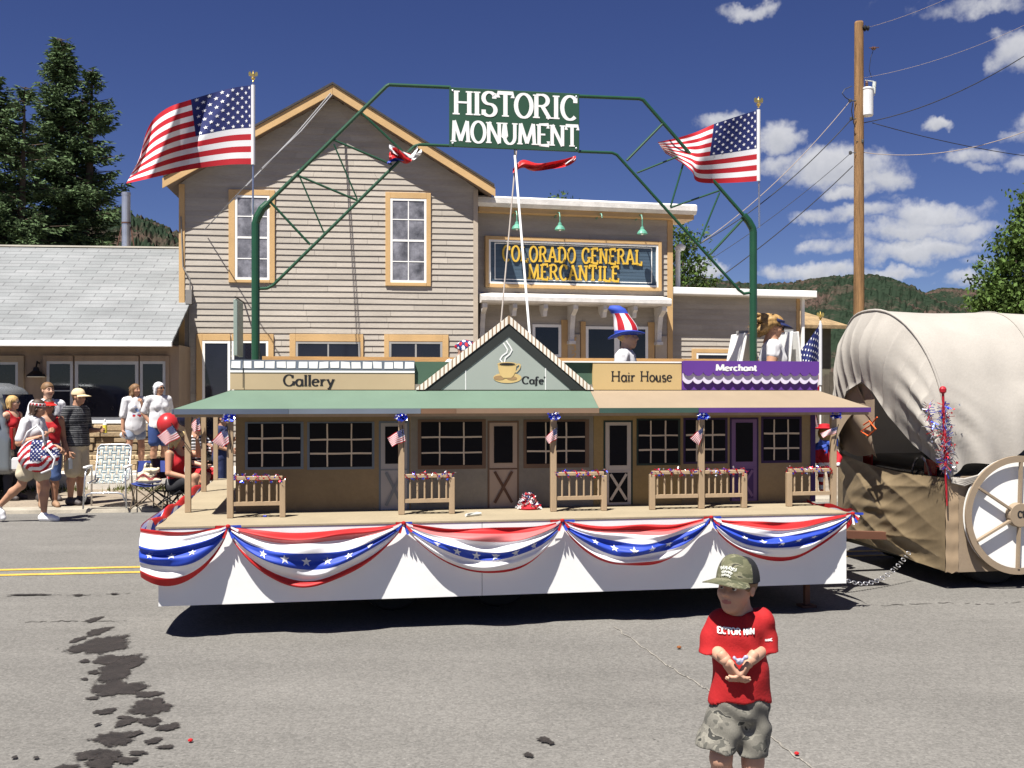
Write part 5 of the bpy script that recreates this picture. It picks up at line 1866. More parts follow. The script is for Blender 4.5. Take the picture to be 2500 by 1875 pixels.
# sign board
s0, s1 = FP.u(1097, WA - .04), FP.u(1414, WA - .04)
szt, szb = FP.at(1255, 221, WA - .04)[1] - ZD - .009, FP.at(1255, 364.5, WA - .04)[1] - ZD - .009
b = MB(); b.box(s0, s1, -.046, -.022, szb, szt)
sb = obj('sign_board', b, mat('bottle green sign paint', (.022, .068, .040), .5, .12, 2.5), parent=AR, bevel=.003)
sh_ = szt - szb
b = MB()
um = (s0 + s1) / 2
for txt, zz, wd, hh in (('HISTORIC', szb + sh_ * .545, .93, .40), ('MONUMENT', szb + sh_ * .085, .955, .355)):
    lettering(b, txt, (s1 - s0) * wd * 1.03, sh_ * hh, lambda x, z, o, zz=zz: (um + x * 1.0 + .006, -.0475 - o, zz + z), tv=.185, th=.085, serif=.30, sh=.06, space=-.03)
obj('sign_letters', b, m_white, parent=sb)
b = MB()
for (u, z) in ((s0 + .03, szt - .03), (s1 - .03, szt - .03), (s0 + .03, szb + .03), (s1 - .03, szb + .03)):
    b.lathe([(.006, 0), (.009, -.003), (.003, -.006)], (u, -.048, z), 8, axis='y')
obj('bolt', b, m_alu, parent=sb)
# white prop pole and its rope
b = MB(); b.tube([A(1257, 380, -.30), A(1293, 815, -.85)], .0105, 8)
obj('prop_pole', b, m_white, parent=AR)
b = MB(); b.tube([A(1256, 366, -.03), A(1257, 382, -.30)], .006, 6)
obj('prop_hook', b, m_black, parent=AR)
b = MB(); b.tube([A(1261, 366, -.03), A(1222, 800, -.7)], .007, 6)
obj('rope', b, mat('grey rope', (.32, .28, .25), .8), parent=AR)
# ================================================================== FLAGS
m_fred = mat('flag red cloth', (.42, .010, .020), .75, .06, 4, trans=.15)
m_fwhite = mat('flag white cloth', (.70, .70, .72), .75, .04, 4, trans=.15)
m_fblue = mat('flag blue cloth', (.014, .022, .12), .75, .08, 4, trans=.15)
m_fstar = mat('flag star white', (.76, .76, .78), .7, .03)
FLAGM = [m_fred, m_fwhite, m_fblue, m_fstar]

def flag_mb(fn, nu=40, sub=2, stars=True, srow=9, spread=.0025):
    """fn(u,v): u from hoist to fly, v from bottom to top. 13 stripes, blue canton, stars laid on both faces"""
    b = MB()
    def mi(i, j):
        u, st = (i + .5) / nu, 12 - j // sub
        if u < .4 and st < 7:
            return 2
        return 0 if st % 2 == 0 else 1
    b.grid(fn, nu, 13 * sub, mi)
    if stars:
        rows = []
        for r in range(srow):
            n = 6 if r % 2 == 0 else 5
            for c in range(n):
                rows.append((.4 * ((c + .5) / 6 if n == 6 else (c + 1) / 6), 6 / 13 + 7 / 13 * (1 - (r + .5) / srow)))
        for (u, v) in rows:
            e = .004
            p = Vector(fn(u, v))
            du = (Vector(fn(min(1, u + e), v)) - Vector(fn(max(0, u - e), v)))
            dv = (Vector(fn(u, min(1, v + e))) - Vector(fn(u, max(0, v - e))))
            su, sv = du.length / (min(1, u + e) - max(0, u - e)), dv.length / (min(1, v + e) - max(0, v - e))
            n = du.cross(dv)
            if n.length < 1e-9:
                continue
            n.normalize()
            R = .027
            for sg in (1, -1):
                pts = [Vector(fn(min(1, max(0, u + x * R / 1.9 * 1.0)), min(1, max(0, v + y * R)))) + n * spread * sg for x, y in star_pts(1.0)]
                b.add([p + n * spread * 1.2 * sg] + pts, [(0, 1 + k, 1 + (k + 1) % 10) for k in range(10)], 3)
    return b

def curve2(pts, u):
    xs = [p[0] for p in pts]
    t = float(np.interp(u, xs, range(len(xs))))
    i = min(int(t), len(pts) - 2)
    f = t - i
    P = [pts[max(i - 1, 0)], pts[i], pts[i + 1], pts[min(i + 2, len(pts) - 1)]]
    r = []
    for k in (1, 2):
        a, b_, c, d = (q[k] for q in P)
        r.append(.5 * ((2 * b_) + (c - a) * f + (2 * a - 5 * b_ + 4 * c - d) * f * f + (3 * b_ - a - 3 * c + d) * f ** 3))
    return r

m_gilt = mat('gilt metal', (.85, .62, .18), .25, .08, 4, metal=.9)
m_silver = mat('bright steel tube', (.55, .55, .57), .25, .05, metal=.9)
def eagle(mb, c, s):
    """spread eagle on a ball"""
    c = Vector(c)
    mb.lathe([(.004 * s, -1.6 * s), (.35 * s, -1.5 * s), (.2 * s, -1.2 * s), (.62 * s, -.7 * s), (.55 * s, -.35 * s), (.15 * s, -.1 * s)], c, 12)
    mb.lathe([(.05 * s, -.1 * s), (.32 * s, .2 * s), (.36 * s, .7 * s), (.2 * s, 1.1 * s), (.24 * s, 1.35 * s), (.05 * s, 1.6 * s)], c, 10)
    for sg in (-1, 1):
        w = [(.2, .4), (.8, 1.35), (1.25, 1.2), (1.35, .6), (1.2, -.1), (.95, .2), (.8, -.3), (.6, .1), (.4, -.25)]
        mb.prism([(c.x + sg * x * s, c.z + z * s) for x, z in (w if sg > 0 else w[::-1])], c.y - .09 * s, c.y + .09 * s)

def big_flag(label, px, ptop, pfoot, psl0, psl1, fin, top, bot, rip, es, thk=.0085):
    u0, zf = FP.at(px, pfoot, WA)
    e = thing('flag', label, 'flag', FP.W(u0, WA - .02, zf), FP.yaw, 'flags flying from the arch posts')
    L = lambda x, y, w=0.0: (lambda q: (q[0] - u0, w, q[1] - zf))(FP.at(x, y, WA - .02 + w))
    b = MB(); b.tube([(0, 0, 0), L(px, ptop)], thk, 10)
    obj('pole', b, m_silver, parent=e)
    b = MB(); b.tube([L(px, psl1), L(px, (psl0 + psl1) / 2), L(px, psl0)], thk * 2.1, 12)
    obj('sleeve', b, m_fwhite, parent=e, smooth=False)
    b = MB(); eagle(b, L(px, fin), es)
    obj('finial', b, m_gilt, parent=e)
    def fn(u, v):
        tx, ty = curve2(top, u)
        bx, by = curve2(bot, u)
        x, y = bx + (tx - bx) * v, by + (ty - by) * v
        w = rip(u, v)
        return L(x, y, w)
    obj('cloth', flag_mb(fn, 50, 3), FLAGM, parent=e, smooth=True)
    return e
big_flag('large American flag streaming left from the left arch post', 618, 200, 525, 208, 402, 186,
         [(0, 614, 208), (.2, 556, 217), (.4, 466, 243), (.6, 412, 262), (.75, 374, 292), (.88, 354, 333), (1, 346, 378)],
         [(0, 618, 401), (.2, 560, 402), (.4, 488, 410), (.6, 430, 421), (.8, 368, 435), (1, 308, 448)],
         lambda u, v: .13 * sin(6.5 * u + 1.6 * v) * u + .05 * sin(13 * u - 3 * v) * u - .10 * u + .16 * max(0, u - .7) * sin(9 * v) + .10 * sin(max(0, (u - .34) + (v - .5) * .35) * 14) * min(1, u * 2), .030)
big_flag('large American flag with folded fly end on the right arch post', 1852, 262, 556, 268, 442, 250,
         [(0, 1848, 269), (.2, 1800, 284), (.4, 1743, 303), (.6, 1700, 322), (.8, 1652, 337), (1, 1606, 347)],
         [(0, 1852, 442), (.2, 1790, 446), (.4, 1724, 447), (.55, 1698, 440), (.7, 1690, 420), (.85, 1664, 398), (1, 1624, 374)],
         lambda u, v: .16 * sin(7.5 * u + 2.2 * v) * u + .06 * sin(15 * u - 4 * v) * u - .15 * max(0, u - .5), .034)

# third flag hanging slack at the right end of the float
def end_flag():
    w0 = 2.9
    u0, _ = FP.at(2003, 960, w0)
    e = thing('flag', 'slack American flag on a short gilt topped pole at the right end of the float', 'flag', FP.W(u0, w0, ZD + .009), FP.yaw)
    L = lambda x, y, w=0.0: (lambda q: (q[0] - u0, w, q[1] - ZD - .009))(FP.at(x, y, w0 + w))
    b = MB(); b.tube([(0, 0, 0), L(2003, 783)], .010, 10)
    obj('pole', b, m_white, parent=e)
    b = MB(); b.tube([L(2003, 940), L(2003, 790)], .018, 10)
    obj('sleeve', b, m_fwhite, parent=e)
    b = MB(); eagle(b, L(2003, 772), .03)
    obj('finial', b, m_gilt, parent=e)
    top = [(0, 2001, 792), (.2, 1975, 830), (.4, 1947, 872), (.55, 1960, 930), (.75, 1985, 985), (1, 1990, 1040)]
    bot = [(0, 2003, 945), (.2, 1998, 955), (.4, 1990, 975), (.6, 1994, 1010), (.8, 1999, 1035), (1, 2002, 1050)]
    def fn(u, v):
        tx, ty = curve2(top, u)
        bx, by = curve2(bot, u)
        return L(bx + (tx - bx) * v, by + (ty - by) * v, .08 * sin(9 * u + 4 * v) * min(1, 3 * u))
    obj('cloth', flag_mb(fn, 30, 2), FLAGM, parent=e, smooth=True)
end_flag()

# ---- little flags on sticks tied to the porch posts
def mini(label, w, A_, B_, D_, C_, stick):
    q = FP.at(*stick[1], w)
    e = thing('hand_flag', label, 'flag', FP.W(q[0], w, q[1]), FP.yaw, 'small flags tied to the porch posts')
    L = lambda x, y, dw=0.0: (lambda p: (p[0] - q[0], dw, p[1] - q[1]))(FP.at(x, y, w + dw))
    b = MB(); b.tube([L(*stick[1]), L(*stick[0])], .0035, 6)
    obj('stick', b, m_black, parent=e)
    def fn(u, v):
        t = [A_[k] + (D_[k] - A_[k]) * u for k in (0, 1)]
        bo = [B_[k] + (C_[k] - B_[k]) * u for k in (0, 1)]
        s = 1.6 * sin(7 * u + 2 * v) * u
        return L(bo[0] + (t[0] - bo[0]) * v, bo[1] + (t[1] - bo[1]) * v + s, .018 * sin(6 * u + 3 * v) * u)
    obj('cloth', flag_mb(fn, 20, 1, srow=5, spread=.001), FLAGM, parent=e, smooth=True)
mini('small flag hanging left from the front left corner post', .42, (556, 1040), (559, 1081), (516, 1076), (545, 1092), ((553, 1034), (566, 1106)))
mini('small flag on the post in front of the lavender gallery door', WPST - .04, (985, 1046), (990, 1077), (945, 1067), (958, 1090), ((982, 1038), (986, 1104)))
mini('small narrow flag on the post in front of the right cafe window', WPST - .04, (1362, 1042), (1361, 1071), (1330, 1066), (1341, 1083), ((1361, 1036), (1358, 1100)))
mini('small sunlit flag on the post before the merchant window', WPST - .04, (1717, 1043), (1717, 1061), (1684, 1068), (1707, 1087), ((1717, 1038), (1713, 1090)))
mini('small flag on the right end corner post', .46, (2047, 1041), (2043, 1057), (2002, 1056), (2010, 1068), ((2047, 1036), (2036, 1085)))
mini('small flag blowing left from the left side front post over the seated woman', .86, (421, 1038), (440, 1068), (383, 1063), (405, 1086), ((418, 1033), (464, 1098)))
mini('small flag on the middle post of the left porch side', 2.62, (487, 1018), (489, 1050), (466, 1033), (474, 1055), ((487, 1013), (493, 1068)))

# ---- streamers blowing from the arch
def streamer(label, w, strips, tie):
    b = MB()
    for (pts, wd, mi, dw) in strips:
        n = 24
        def fn(s, t, pts=pts, wd=wd, dw=dw):
            x, y = curve2([(k / (len(pts) - 1), *p) for k, p in enumerate(pts)], s)
            u, z = FP.at(x, y + (t - .5) * wd * (.6 + .7 * sin(pi * s) + .2 * sin(9 * s)), WA + w + dw + .05 * sin(8 * s + 5 * t))
            return FP.W(u, WA + w + dw + .05 * sin(8 * s + 5 * t), z)
        b.grid(fn, n, 4, mi)
    tag(obj('streamer', b, [mat('red satin ribbon', (.46, .012, .015), .4, .1, 5, trans=.2), mat('white satin ribbon', (.75, .75, .78), .4, .05, trans=.2), mat('blue satin ribbon', (.03, .05, .34), .4, .1, trans=.2)], smooth=True), label, 'streamer', 'ribbon streamers tied to the arch')
streamer('red, white and blue ribbon bunch tied at the left bend of the lower chord', -.05, [([(1020, 360), (1005, 385), (985, 378), (965, 368), (950, 358)], 14, 1, 0), ([(1005, 386), (985, 385), (965, 372), (950, 382)], 22, 0, -.02), ([(1005, 388), (985, 392), (960, 390), (945, 398)], 8, 2, .02), ([(1030, 368), (1020, 378), (1005, 388)], 10, 1, -.03)], 0)
streamer('dark red ribbon streaming right from the prop pole under the sign', -.15, [([(1252, 418), (1275, 400), (1310, 408), (1345, 404), (1385, 396), (1406, 386)], 16, 0, 0), ([(1270, 398), (1300, 412), (1340, 408), (1380, 398)], 9, 0, .03), ([(1380, 400), (1395, 392), (1406, 386)], 4, 1, -.02)], 0)

# ================================================================== BUNTING SWAGS
m_bred = mat('red plastic bunting', (.44, .016, .018), .55, .10, 5, trans=.18)
m_bpink = mat('sheer red bunting', (.52, .15, .15), .55, .12, 5, trans=.25)
m_bwhite = mat('white plastic bunting', (.70, .69, .71), .55, .05, 5, trans=.2)
m_bblue = mat('blue plastic bunting', (.02, .055, .40), .55, .10, 5, trans=.1)
BUNM = [m_bred, m_bpink, m_bwhite, m_bblue, m_bwhite]
def swag(label, x0, x1, y0, y1, sag, top=.045, seed=0, skew=0.0, bulge=.15, wrap=None, bands=(.13, .22, .42, .68, .88)):
    rnd = random.Random(seed)
    p0, p1 = FP.at(x0, y0, -.03), FP.at(x1, y1, -.03)
    ph = [rnd.uniform(0, 6.28) for _ in range(6)]
    def fn(s, t):
        sk = s ** (1 + skew) if skew >= 0 else 1 - (1 - s) ** (1 - skew)
        sh = (max(0.0, 4 * sk * (1 - sk))) ** .80
        u = p0[0] + (p1[0] - p0[0]) * s
        z = p0[1] + (p1[1] - p0[1]) * s
        drop = .028 * t + sh * (top + (sag - top) * t ** 1.08)
        fold = sin(t * 21 + ph[0] + 2.0 * sin(3 * s + ph[1])) * .012 + sin(t * 37 + ph[2] + 3 * s) * .006 + .010 * sin(17 * s + 9 * t + ph[3]) * sh
        fold += .016 * sin(5.3 * s + 4 * t + ph[2]) * sin(3.1 * t + 7 * s + ph[5]) + .012 * abs(sin(6 * s - 5 * t + ph[1]))
        wv = .022 + sh * (.022 + bulge * .62 * sin(pi * min(1, .06 + t * .86)) + fold * 1.35) + .006 * sin(t * 30 + ph[4])
        zz = z - drop + sh * (.009 * sin(11 * s + 7 * t + ph[5]))
        if wrap is not None:
            return wrap(u, -wv, zz, s, t, sh)
        return FP.W(u, -.015 - wv, zz)
    nt_ = 44
    def mi(i, j):
        t = (j + .5) / nt_
        for k, e in enumerate(bands):
            if t < e:
                return k
        return 0
    b = MB()
    b.grid(fn, 60, nt_, mi)
    # stars on the blue band
    tc = (bands[2] + bands[3]) / 2
    for k in range(6):
        s = .20 + .60 * k / 5
        tt = tc + rnd.uniform(-.01, .01)
        e = .004
        du = (Vector(fn(s + e, tt)) - Vector(fn(s - e, tt))) / (2 * e)
        dv = (Vector(fn(s, tt + e)) - Vector(fn(s, tt - e))) / (2 * e)
        n = du.cross(dv).normalized()
        if n.y > 0:
            n = -n
        sh = 4 * s * (1 - s)
        R = .036 * (.55 + .45 * sh)
        rot = rnd.uniform(-.2, .2)
        pts = [Vector(fn(s + x * R / du.length, tt + y * R / max(dv.length, .12))) + n * .004 for x, y in [(a, -c) for a, c in star_pts(1.0, rot)]]
        b.add([Vector(fn(s, tt)) + n * .0045] + pts, [(0, 1 + q, 1 + (q + 1) % 10) for q in range(10)], 4)
    o = obj('bunting_swag', b, BUNM, smooth=True)
    tag(o, label, 'bunting', 'bunting swags along the skirt')
    return o
swag('bunting swag below the gallery windows', 557, 985, 1284, 1276, .395, seed=3, bulge=.17, skew=-.16)
swag('bunting swag with the shallow blue band below the cafe door', 985, 1372, 1276, 1270, .345, seed=8, bands=(.14, .30, .50, .68, .96), bulge=.15, skew=.14)
swag('bunting swag below the salon door', 1372, 1735, 1270, 1262, .325, seed=12, bands=(.16, .22, .42, .72, .9), bulge=.15, skew=-.08)
swag('bunting swag behind the boy in the camouflage cap', 1735, 2080, 1262, 1253, .31, seed=17, bands=(.15, .2, .36, .68, .90), bulge=.14, skew=-.2)
# swag going round the left corner: a loop that stands out past the skirt end
def wrapL(u, w, z, s, t, sh):
    # s=0 far back on the left side, s=1 at the first tie
    a = 1 - s
    c = .50
    if a < c:
        k = a / c
        uu = p_tie[0] * (1 - k) - .10 * k
        ww = -.02 + w * .9
        if k > .72:
            q = (k - .72) / .28
            uu -= .02 * q
            ww += .10 * q * q
    else:
        k = (a - c) / (1 - c)
        uu = -.12 - .02 * sin(pi * k) + w * .55 * sin(pi * min(1, k * 1.2)) * .6
        ww = -.02 + w * .9 * (1 - k) + .10 + k * 1.15
    return FP.W(uu, ww, z)
p_tie = FP.at(557, 1284, -.03)
swag('bunting swag wrapped round the left front corner', 250, 557, 1288, 1284, .36, top=.02, seed=23, skew=.6, wrap=wrapL, bands=(.06, .08, .32, .68, .86), bulge=.16)
# flat red and starred strip running back along the left deck edge
b = MB()
def fs(s, t):
    w = .05 + 3.3 * s
    return FP.W(-.03 - .08 * t + .015 * sin(14 * s), w, ZD + .012 + .05 * sin(pi * t) - .10 * t * t + .015 * sin(23 * s + 4 * t))
b.grid(fs, 60, 8, lambda i, j: 0 if j < 4 else (3 if (i // 3) % 3 else 4))
tag(obj('bunting_swag', b, BUNM, smooth=True), 'flat red bunting strip lying along the left side edge of the deck', 'bunting')
b = MB()
p_r = FP.at(2080, 1253, -.03)
def fr_(s, t):
    a = s * 1.0
    return FP.W(p_r[0] + .03 + .05 * sin(pi * min(1, s * 2)) + .02 * t, -.02 + 1.2 * a, p_r[1] + .015 - .22 * t * (sin(pi * s) * .8 + .25) + .01 * sin(20 * s + 6 * t))
b.grid(fr_, 40, 14, lambda i, j: (0, 0, 2, 2, 2, 3, 3, 3, 3, 3, 2, 0, 0, 0)[j])
tag(obj('bunting_swag', b, BUNM, smooth=True), 'bunting swag turning back round the right end of the float', 'bunting', 'bunting swags along the skirt')
# gathers where the swags are tied
for i, (x, y) in enumerate(((557, 1284), (985, 1276), (1372, 1270), (1735, 1262), (2080, 1253))):
    u, z = FP.at(x, y, -.05)
    b = MB()
    rn = random.Random(i)
    for k in range(9):
        a = -pi / 2 + (k - 4) * .38
        l = rn.uniform(.05, .09)
        mi = (0, 2, 3)[k % 3]
        c = Vector((u, -.055, z))
        d = Vector((cos(a), rn.uniform(-.35, 0), sin(a)))
        pz = Vector((-sin(a), 0, cos(a))) * .010
        b.add([FP.W(*(c - pz * .4)), FP.W(*(c + d * l - pz)), FP.W(*(c + d * l * 1.05 + Vector((0, -.012, 0)))), FP.W(*(c + d * l + pz)), FP.W(*(c + pz * .4))], [(0, 1, 2, 3, 4)], mi)
    b.lathe([(.005, -.012), (.016, -.006), (.016, .006), (.005, .012)], FP.W(u, -.062, z), 10)
    tag(obj('bunting_tie', b, BUNM), ('bunting tie below the front left post', 'bunting tie between gallery and cafe', 'bunting tie between cafe and salon', 'bunting tie below the merchant post', 'bunting tie at the right front corner')[i], 'ribbon', 'ties between the bunting swags')

# ---- tinsel: many bright slips of foil
m_foilr = mat('red foil', (.62, .02, .03), .22, .1, metal=.7)
m_foilb = mat('blue foil', (.03, .06, .55), .22, .1, metal=.7)
m_foils = mat('silver foil', (.8, .8, .85), .18, .05, metal=.9)
FOIL = [m_foilr, m_foilb, m_foils]
def tinsel(path, n, rad, ln, seed, weights=(3, 3, 2), core=.004):
    rn = random.Random(seed)
    b = MB()
    pts = [Vector(p) for p in path]
    b.tube(pts, core, 6, 0)
    seg = [(pts[i + 1] - pts[i]).length for i in range(len(pts) - 1)]
    tot = sum(seg)
    bag = [0] * weights[0] + [1] * weights[1] + [2] * weights[2]
    for k in range(n):
        d = rn.random() * tot
        i = 0
        while i < len(seg) - 1 and d > seg[i]:
            d -= seg[i]
            i += 1
        c = pts[i].lerp(pts[i + 1], d / max(seg[i], 1e-6))
        v = Vector((rn.gauss(0, 1), rn.gauss(0, 1), rn.gauss(0, 1))).normalized()
        l = ln * rn.uniform(.5, 1.3)
        s = v.cross(Vector((rn.gauss(0, 1), rn.gauss(0, 1), rn.gauss(0, 1)))).normalized() * rn.uniform(.002, .0045)
        c2 = c + v * rad * rn.uniform(0, .8)
        b.add([c2 - s, c2 + v * l - s, c2 + v * l + s, c2 + s], [(0, 1, 2, 3)], rn.choice(bag))
    # stars
    return b
def foil_star(b, c, r, mi, rn):
    n = Vector((rn.uniform(-.5, .5), -1, rn.uniform(-.4, .6))).normalized()
    x = n.cross(Vector((0, 0, 1))).normalized()
    y = x.cross(n)
    ro = rn.uniform(0, 1)
    b.add([c + n * .002] + [c + x * p + y * q for p, q in star_pts(r, ro)], [(0, 1 + k, 1 + (k + 1) % 10) for k in range(10)], mi)
names = ['garland on the gallery balustrade', 'garland on the balustrade beside the cafe window', 'garland on the balustrade before the salon door', 'garland on the balustrade left of the merchant post', 'garland on the balustrade right of the merchant post', 'garland on the balustrade at the right end']
for i, (u0, u1, w, zt) in enumerate(RAILS):
    rn = random.Random(40 + i)
    path = []
    N = 36
    for k in range(N + 1):
        t = k / N
        a = t * 2 * pi * 5 + i
        path.append(FP.W(u0 - .02 + (u1 - u0 + .04) * t, w + .026 * cos(a), zt - .012 + .024 * sin(a)))
    b = tinsel(path, 190, .006, .016, 60 + i, core=.0025)
    for k in range(16):
        t = rn.random()
        foil_star(b, FP.W(u0 + (u1 - u0) * t, w - .03 - rn.uniform(0, .015), zt - .012 + rn.uniform(-.03, .03)), rn.uniform(.008, .014), rn.choice((0, 1, 1, 2)), rn)
    tag(obj('tinsel_garland', b, FOIL), 'red and blue tinsel ' + names[i], 'garland', 'tinsel garlands on the balustrades')
nb = ['left front corner post', 'post before the lavender door', 'post before the right cafe window', 'post before the merchant windows', 'right end corner post']
for i, (u, w) in enumerate(posts[:5]):
    rn = random.Random(80 + i)
    c = FP.W(u, w - .035, ZE - .066)
    b = MB()
    for k in range(7):
        a = 2 * pi * k / 7
        d = Vector((cos(a), -.25, sin(a) * .6))
        p = c + d * .036
        nrm = Vector((-sin(a), 0, cos(a))) * .018
        b.add([c, p - nrm + Vector((0, -.01, 0)), p + d * .012, p + nrm + Vector((0, -.015, 0))], [(0, 1, 2, 3)], 0)
    for k in range(60):
        v = Vector((rn.gauss(0, 1), rn.gauss(0, .8), rn.gauss(0, .6))).normalized()
        s = v.cross(Vector((rn.gauss(0, 1), rn.gauss(0, 1), rn.gauss(0, 1)))).normalized() * .003
        l = rn.uniform(.015, .045)
        b.add([c - s, c + v * l - s, c + v * l + s, c + s], [(0, 1, 2, 3)], 0)
    for k in range(12):
        foil_star(b, c + Vector((rn.uniform(-.05, .05), rn.uniform(-.05, -.02), rn.uniform(-.03, .03))), rn.uniform(.008, .013), 1 if rn.random() < .6 else 0, rn)
    tag(obj('foil_bow', b, [m_foilb, m_foils]), 'blue foil bow with silver stars on the ' + nb[i], 'bow', 'foil bows at the post tops')

# ---- odds and ends lying on the deck
def deck_pt(px, w):
    return FP.W(FP.u(px, w), w, ZD + .009)
rn = random.Random(5)
b = MB()
c = deck_pt(1290, .66)
for k in range(620):
    a, h = rn.uniform(0, 6.28), rn.random() ** 1.3
    rad = (.105 - .075 * h) * rn.random() ** .4
    p = c + Vector((rad * cos(a) * 1.0, rad * sin(a) * .8, .012 + h * .115))
    v = Vector((rn.gauss(0, 1), rn.gauss(0, 1), rn.gauss(0, .7))).normalized() * rn.uniform(.012, .022)
    s = v.cross(Vector((rn.gauss(0, 1), rn.gauss(0, 1), rn.gauss(0, 1)))).normalized() * .009
    b.add([p - v, p + s, p + v, p - s], [(0, 1, 2, 3)], rn.choice((0, 0, 2, 2, 2, 3)))
b.lathe([(.08, 0), (.085, .012), (.05, .05), (.02, .08), (.01, .09)], c, 14, 0)
tag(obj('ruffled_cloth', b, [m_fred, m_fred, m_fwhite, m_fblue]), 'small heap of red, white and blue ruffled cloth by the cafe door', 'cloth')
b = MB()
a_, c_ = deck_pt(1137, .22), deck_pt(1174, .30)
b.tube([a_ + Vector((0, 0, .012)), c_ + Vector((0, 0, .014))], [.011, .010], 8)
b.bar(a_ + Vector((.01, -.004, .024)), c_ + Vector((-.02, -.004, .026)), .012, .003)
tag(obj('rolled_paper', b, mat('pale rolled paper', (.6, .62, .58), .6)), 'thin pale rolled paper lying on the front deck edge', 'paper')
b = MB()
p = deck_pt(647, .48)
b.box(p.x - .013, p.x + .013, p.y - .009, p.y + .009, p.z, p.z + .014)
tag(obj('candy_wrapper', b, mat('blue candy wrapper', (.03, .05, .4), .4), bevel=.003), 'tiny blue candy wrapper on the deck behind the gallery balustrade', 'wrapper')
for (px, py, col, lab, s) in ((465, 1813, (.4, .01, .012), 'small red candy on the road right of the oil stains', .013), (1945, 1845, (.4, .015, .012), 'small red candy on the road right of the boy', .012), (1658, 1585, (.20, .07, .02), 'dry brown leaf on the road left of the boy', .016)):
    p = px_ground(px, py)
    b = MB()
    b.lathe([(s * .4, .0), (s, s * .3), (s * .9, s * .8), (s * .3, s * 1.1)], (p.x, p.y, .006), 8)
    tag(obj('candy' if 'candy' in lab else 'leaf', b, mat(lab.split(' on')[0], col, .5)), lab, 'litter')

# white folding A frame boards on the float
def aframe(label, px, w, y0, y1, half):
    u, z0 = FP.at(px, y0, w)
    z1 = FP.at(px, y1, w)[1]
    e = thing('sandwich_board', label, 'board', FP.W(u, w, z0), FP.yaw)
    h = z1 - z0
    for sg in (-1, 1):
        b = MB()
        b.add([(sg * half, -.20, 0), (sg * half, .20, 0), (sg * .02, .20, h), (sg * .02, -.20, h), (sg * (half + .02), -.20, 0), (sg * (half + .02), .20, 0), (sg * .04, .20, h), (sg * .04, -.20, h)],
              [(0, 1, 2, 3), (7, 6, 5, 4), (0, 4, 5, 1), (2, 6, 7, 3), (1, 5, 6, 2), (0, 3, 7, 4)])
        obj('panel', b, m_white, parent=e, bevel=.004)
    b = MB(); b.box(-.05, .05, -.04, .04, h + .004, h + .03)
    obj('hinge', b, mat('grey plastic', (.3, .3, .3), .5), parent=e)
aframe('white folding sandwich board standing on the float left of the right arch post', 1812, 2.7, 1000, 815, .17)
aframe('white folding sandwich board partly behind the woman with the visor', 1922, 2.9, 1000, 812, .10)
# ================================================================== COVERED WAGON
WN = Plane(3.76, 9.20, radians(10))
WG_ = thing('covered_wagon', 'big covered wagon body with cream canvas and tan spoked wheel at the right', 'wagon', (WN.x, WN.y, 0), WN.yaw)
WD = 1.95
LEAN = .22
m_canvas = mat('cream canvas', (.375, .35, .315), .85, .10, 1.6, .10, 25, fine=.05, fs=60, trans=.12)
m_tarp = mat('tan brown tarp', (.185, .140, .084), .45, .18, 2.5, .10, 9, fine=.06, fs=30)
m_board = mat('tan wagon board', (.255, .195, .135), .7, .08, 1.5, .08, 30)
LEN = 3.2
def spow(x, p):
    return math.copysign(abs(x) ** p, x)
def hoop(th, zt=2.48, z0=.97):
    """arch across the wagon, th 0 near side .. pi far side -> (w,z)"""
    return WD / 2 - WD / 2 * spow(cos(th), .82), z0 + (zt - z0) * spow(sin(th), .80)
ring0 = [(.0, .0, .01, .97), (.10, -.03, .10, 1.08), (.22, -.12, .34, 1.24), (.32, -.22, .60, 1.50), (.41, -.28, .76, 1.71), (.5, -.30, .93, 1.81), (.6, -.29, 1.25, 1.72), (.72, -.24, 1.50, 1.45), (.86, -.12, 1.72, 1.15), (1.0, 0, 1.94, .97)]
def r0(s):
    xs = [p[0] for p in ring0]
    return [float(np.interp(s, xs, [p[k] for p in ring0])) for k in (1, 2, 3)]
def r1(s):
    w, z = hoop(pi * s)
    return [-LEAN * sin(pi * s) ** 2.2 + .02, w, z]
rn = random.Random(2)
fph = [rn.uniform(0, 6.28) for _ in range(8)]
def bonnet(s, t):
    """t 0 at the drawn opening, 1 at the end hoop"""
    a, b_ = r0(s), r1(s)
    k = t ** .85
    p = [a[i] + (b_[i] - a[i]) * k for i in range(3)]
    sh = sin(pi * t) * sin(pi * s) ** .6
    p[0] -= .11 * sh
    f = (1 - t) ** .75 + .15
    fold = (.35 - abs(sin(62 * s + 1.6 * sin(9 * s + fph[0]) + .5 * t)) ** .5) * .044 + sin(31 * s + fph[1] + 2.2 * t) * .016 + sin(151 * s + fph[2]) * .004
    edge = sin(pi * s) ** .4 * sin(pi * min(1, t * 1.02)) ** .35
    p[0] -= fold * f * edge
    p[2] += fold * .8 * f * edge
    # gather of slack cloth on the near lower part
    g = math.exp(-((s - .16) / .10) ** 2) * sin(pi * t)
    p[0] -= .05 * g * (1 + .5 * sin(26 * t + 20 * s))
    p[1] -= .05 * g
    p[2] -= .05 * g * t
    return p
b = MB()
b.grid(bonnet, 420, 26)
cv = obj('canvas_cover', b, m_canvas, parent=WG_, smooth=True)
hoops = [0.02, .95, 2.05, 3.2]
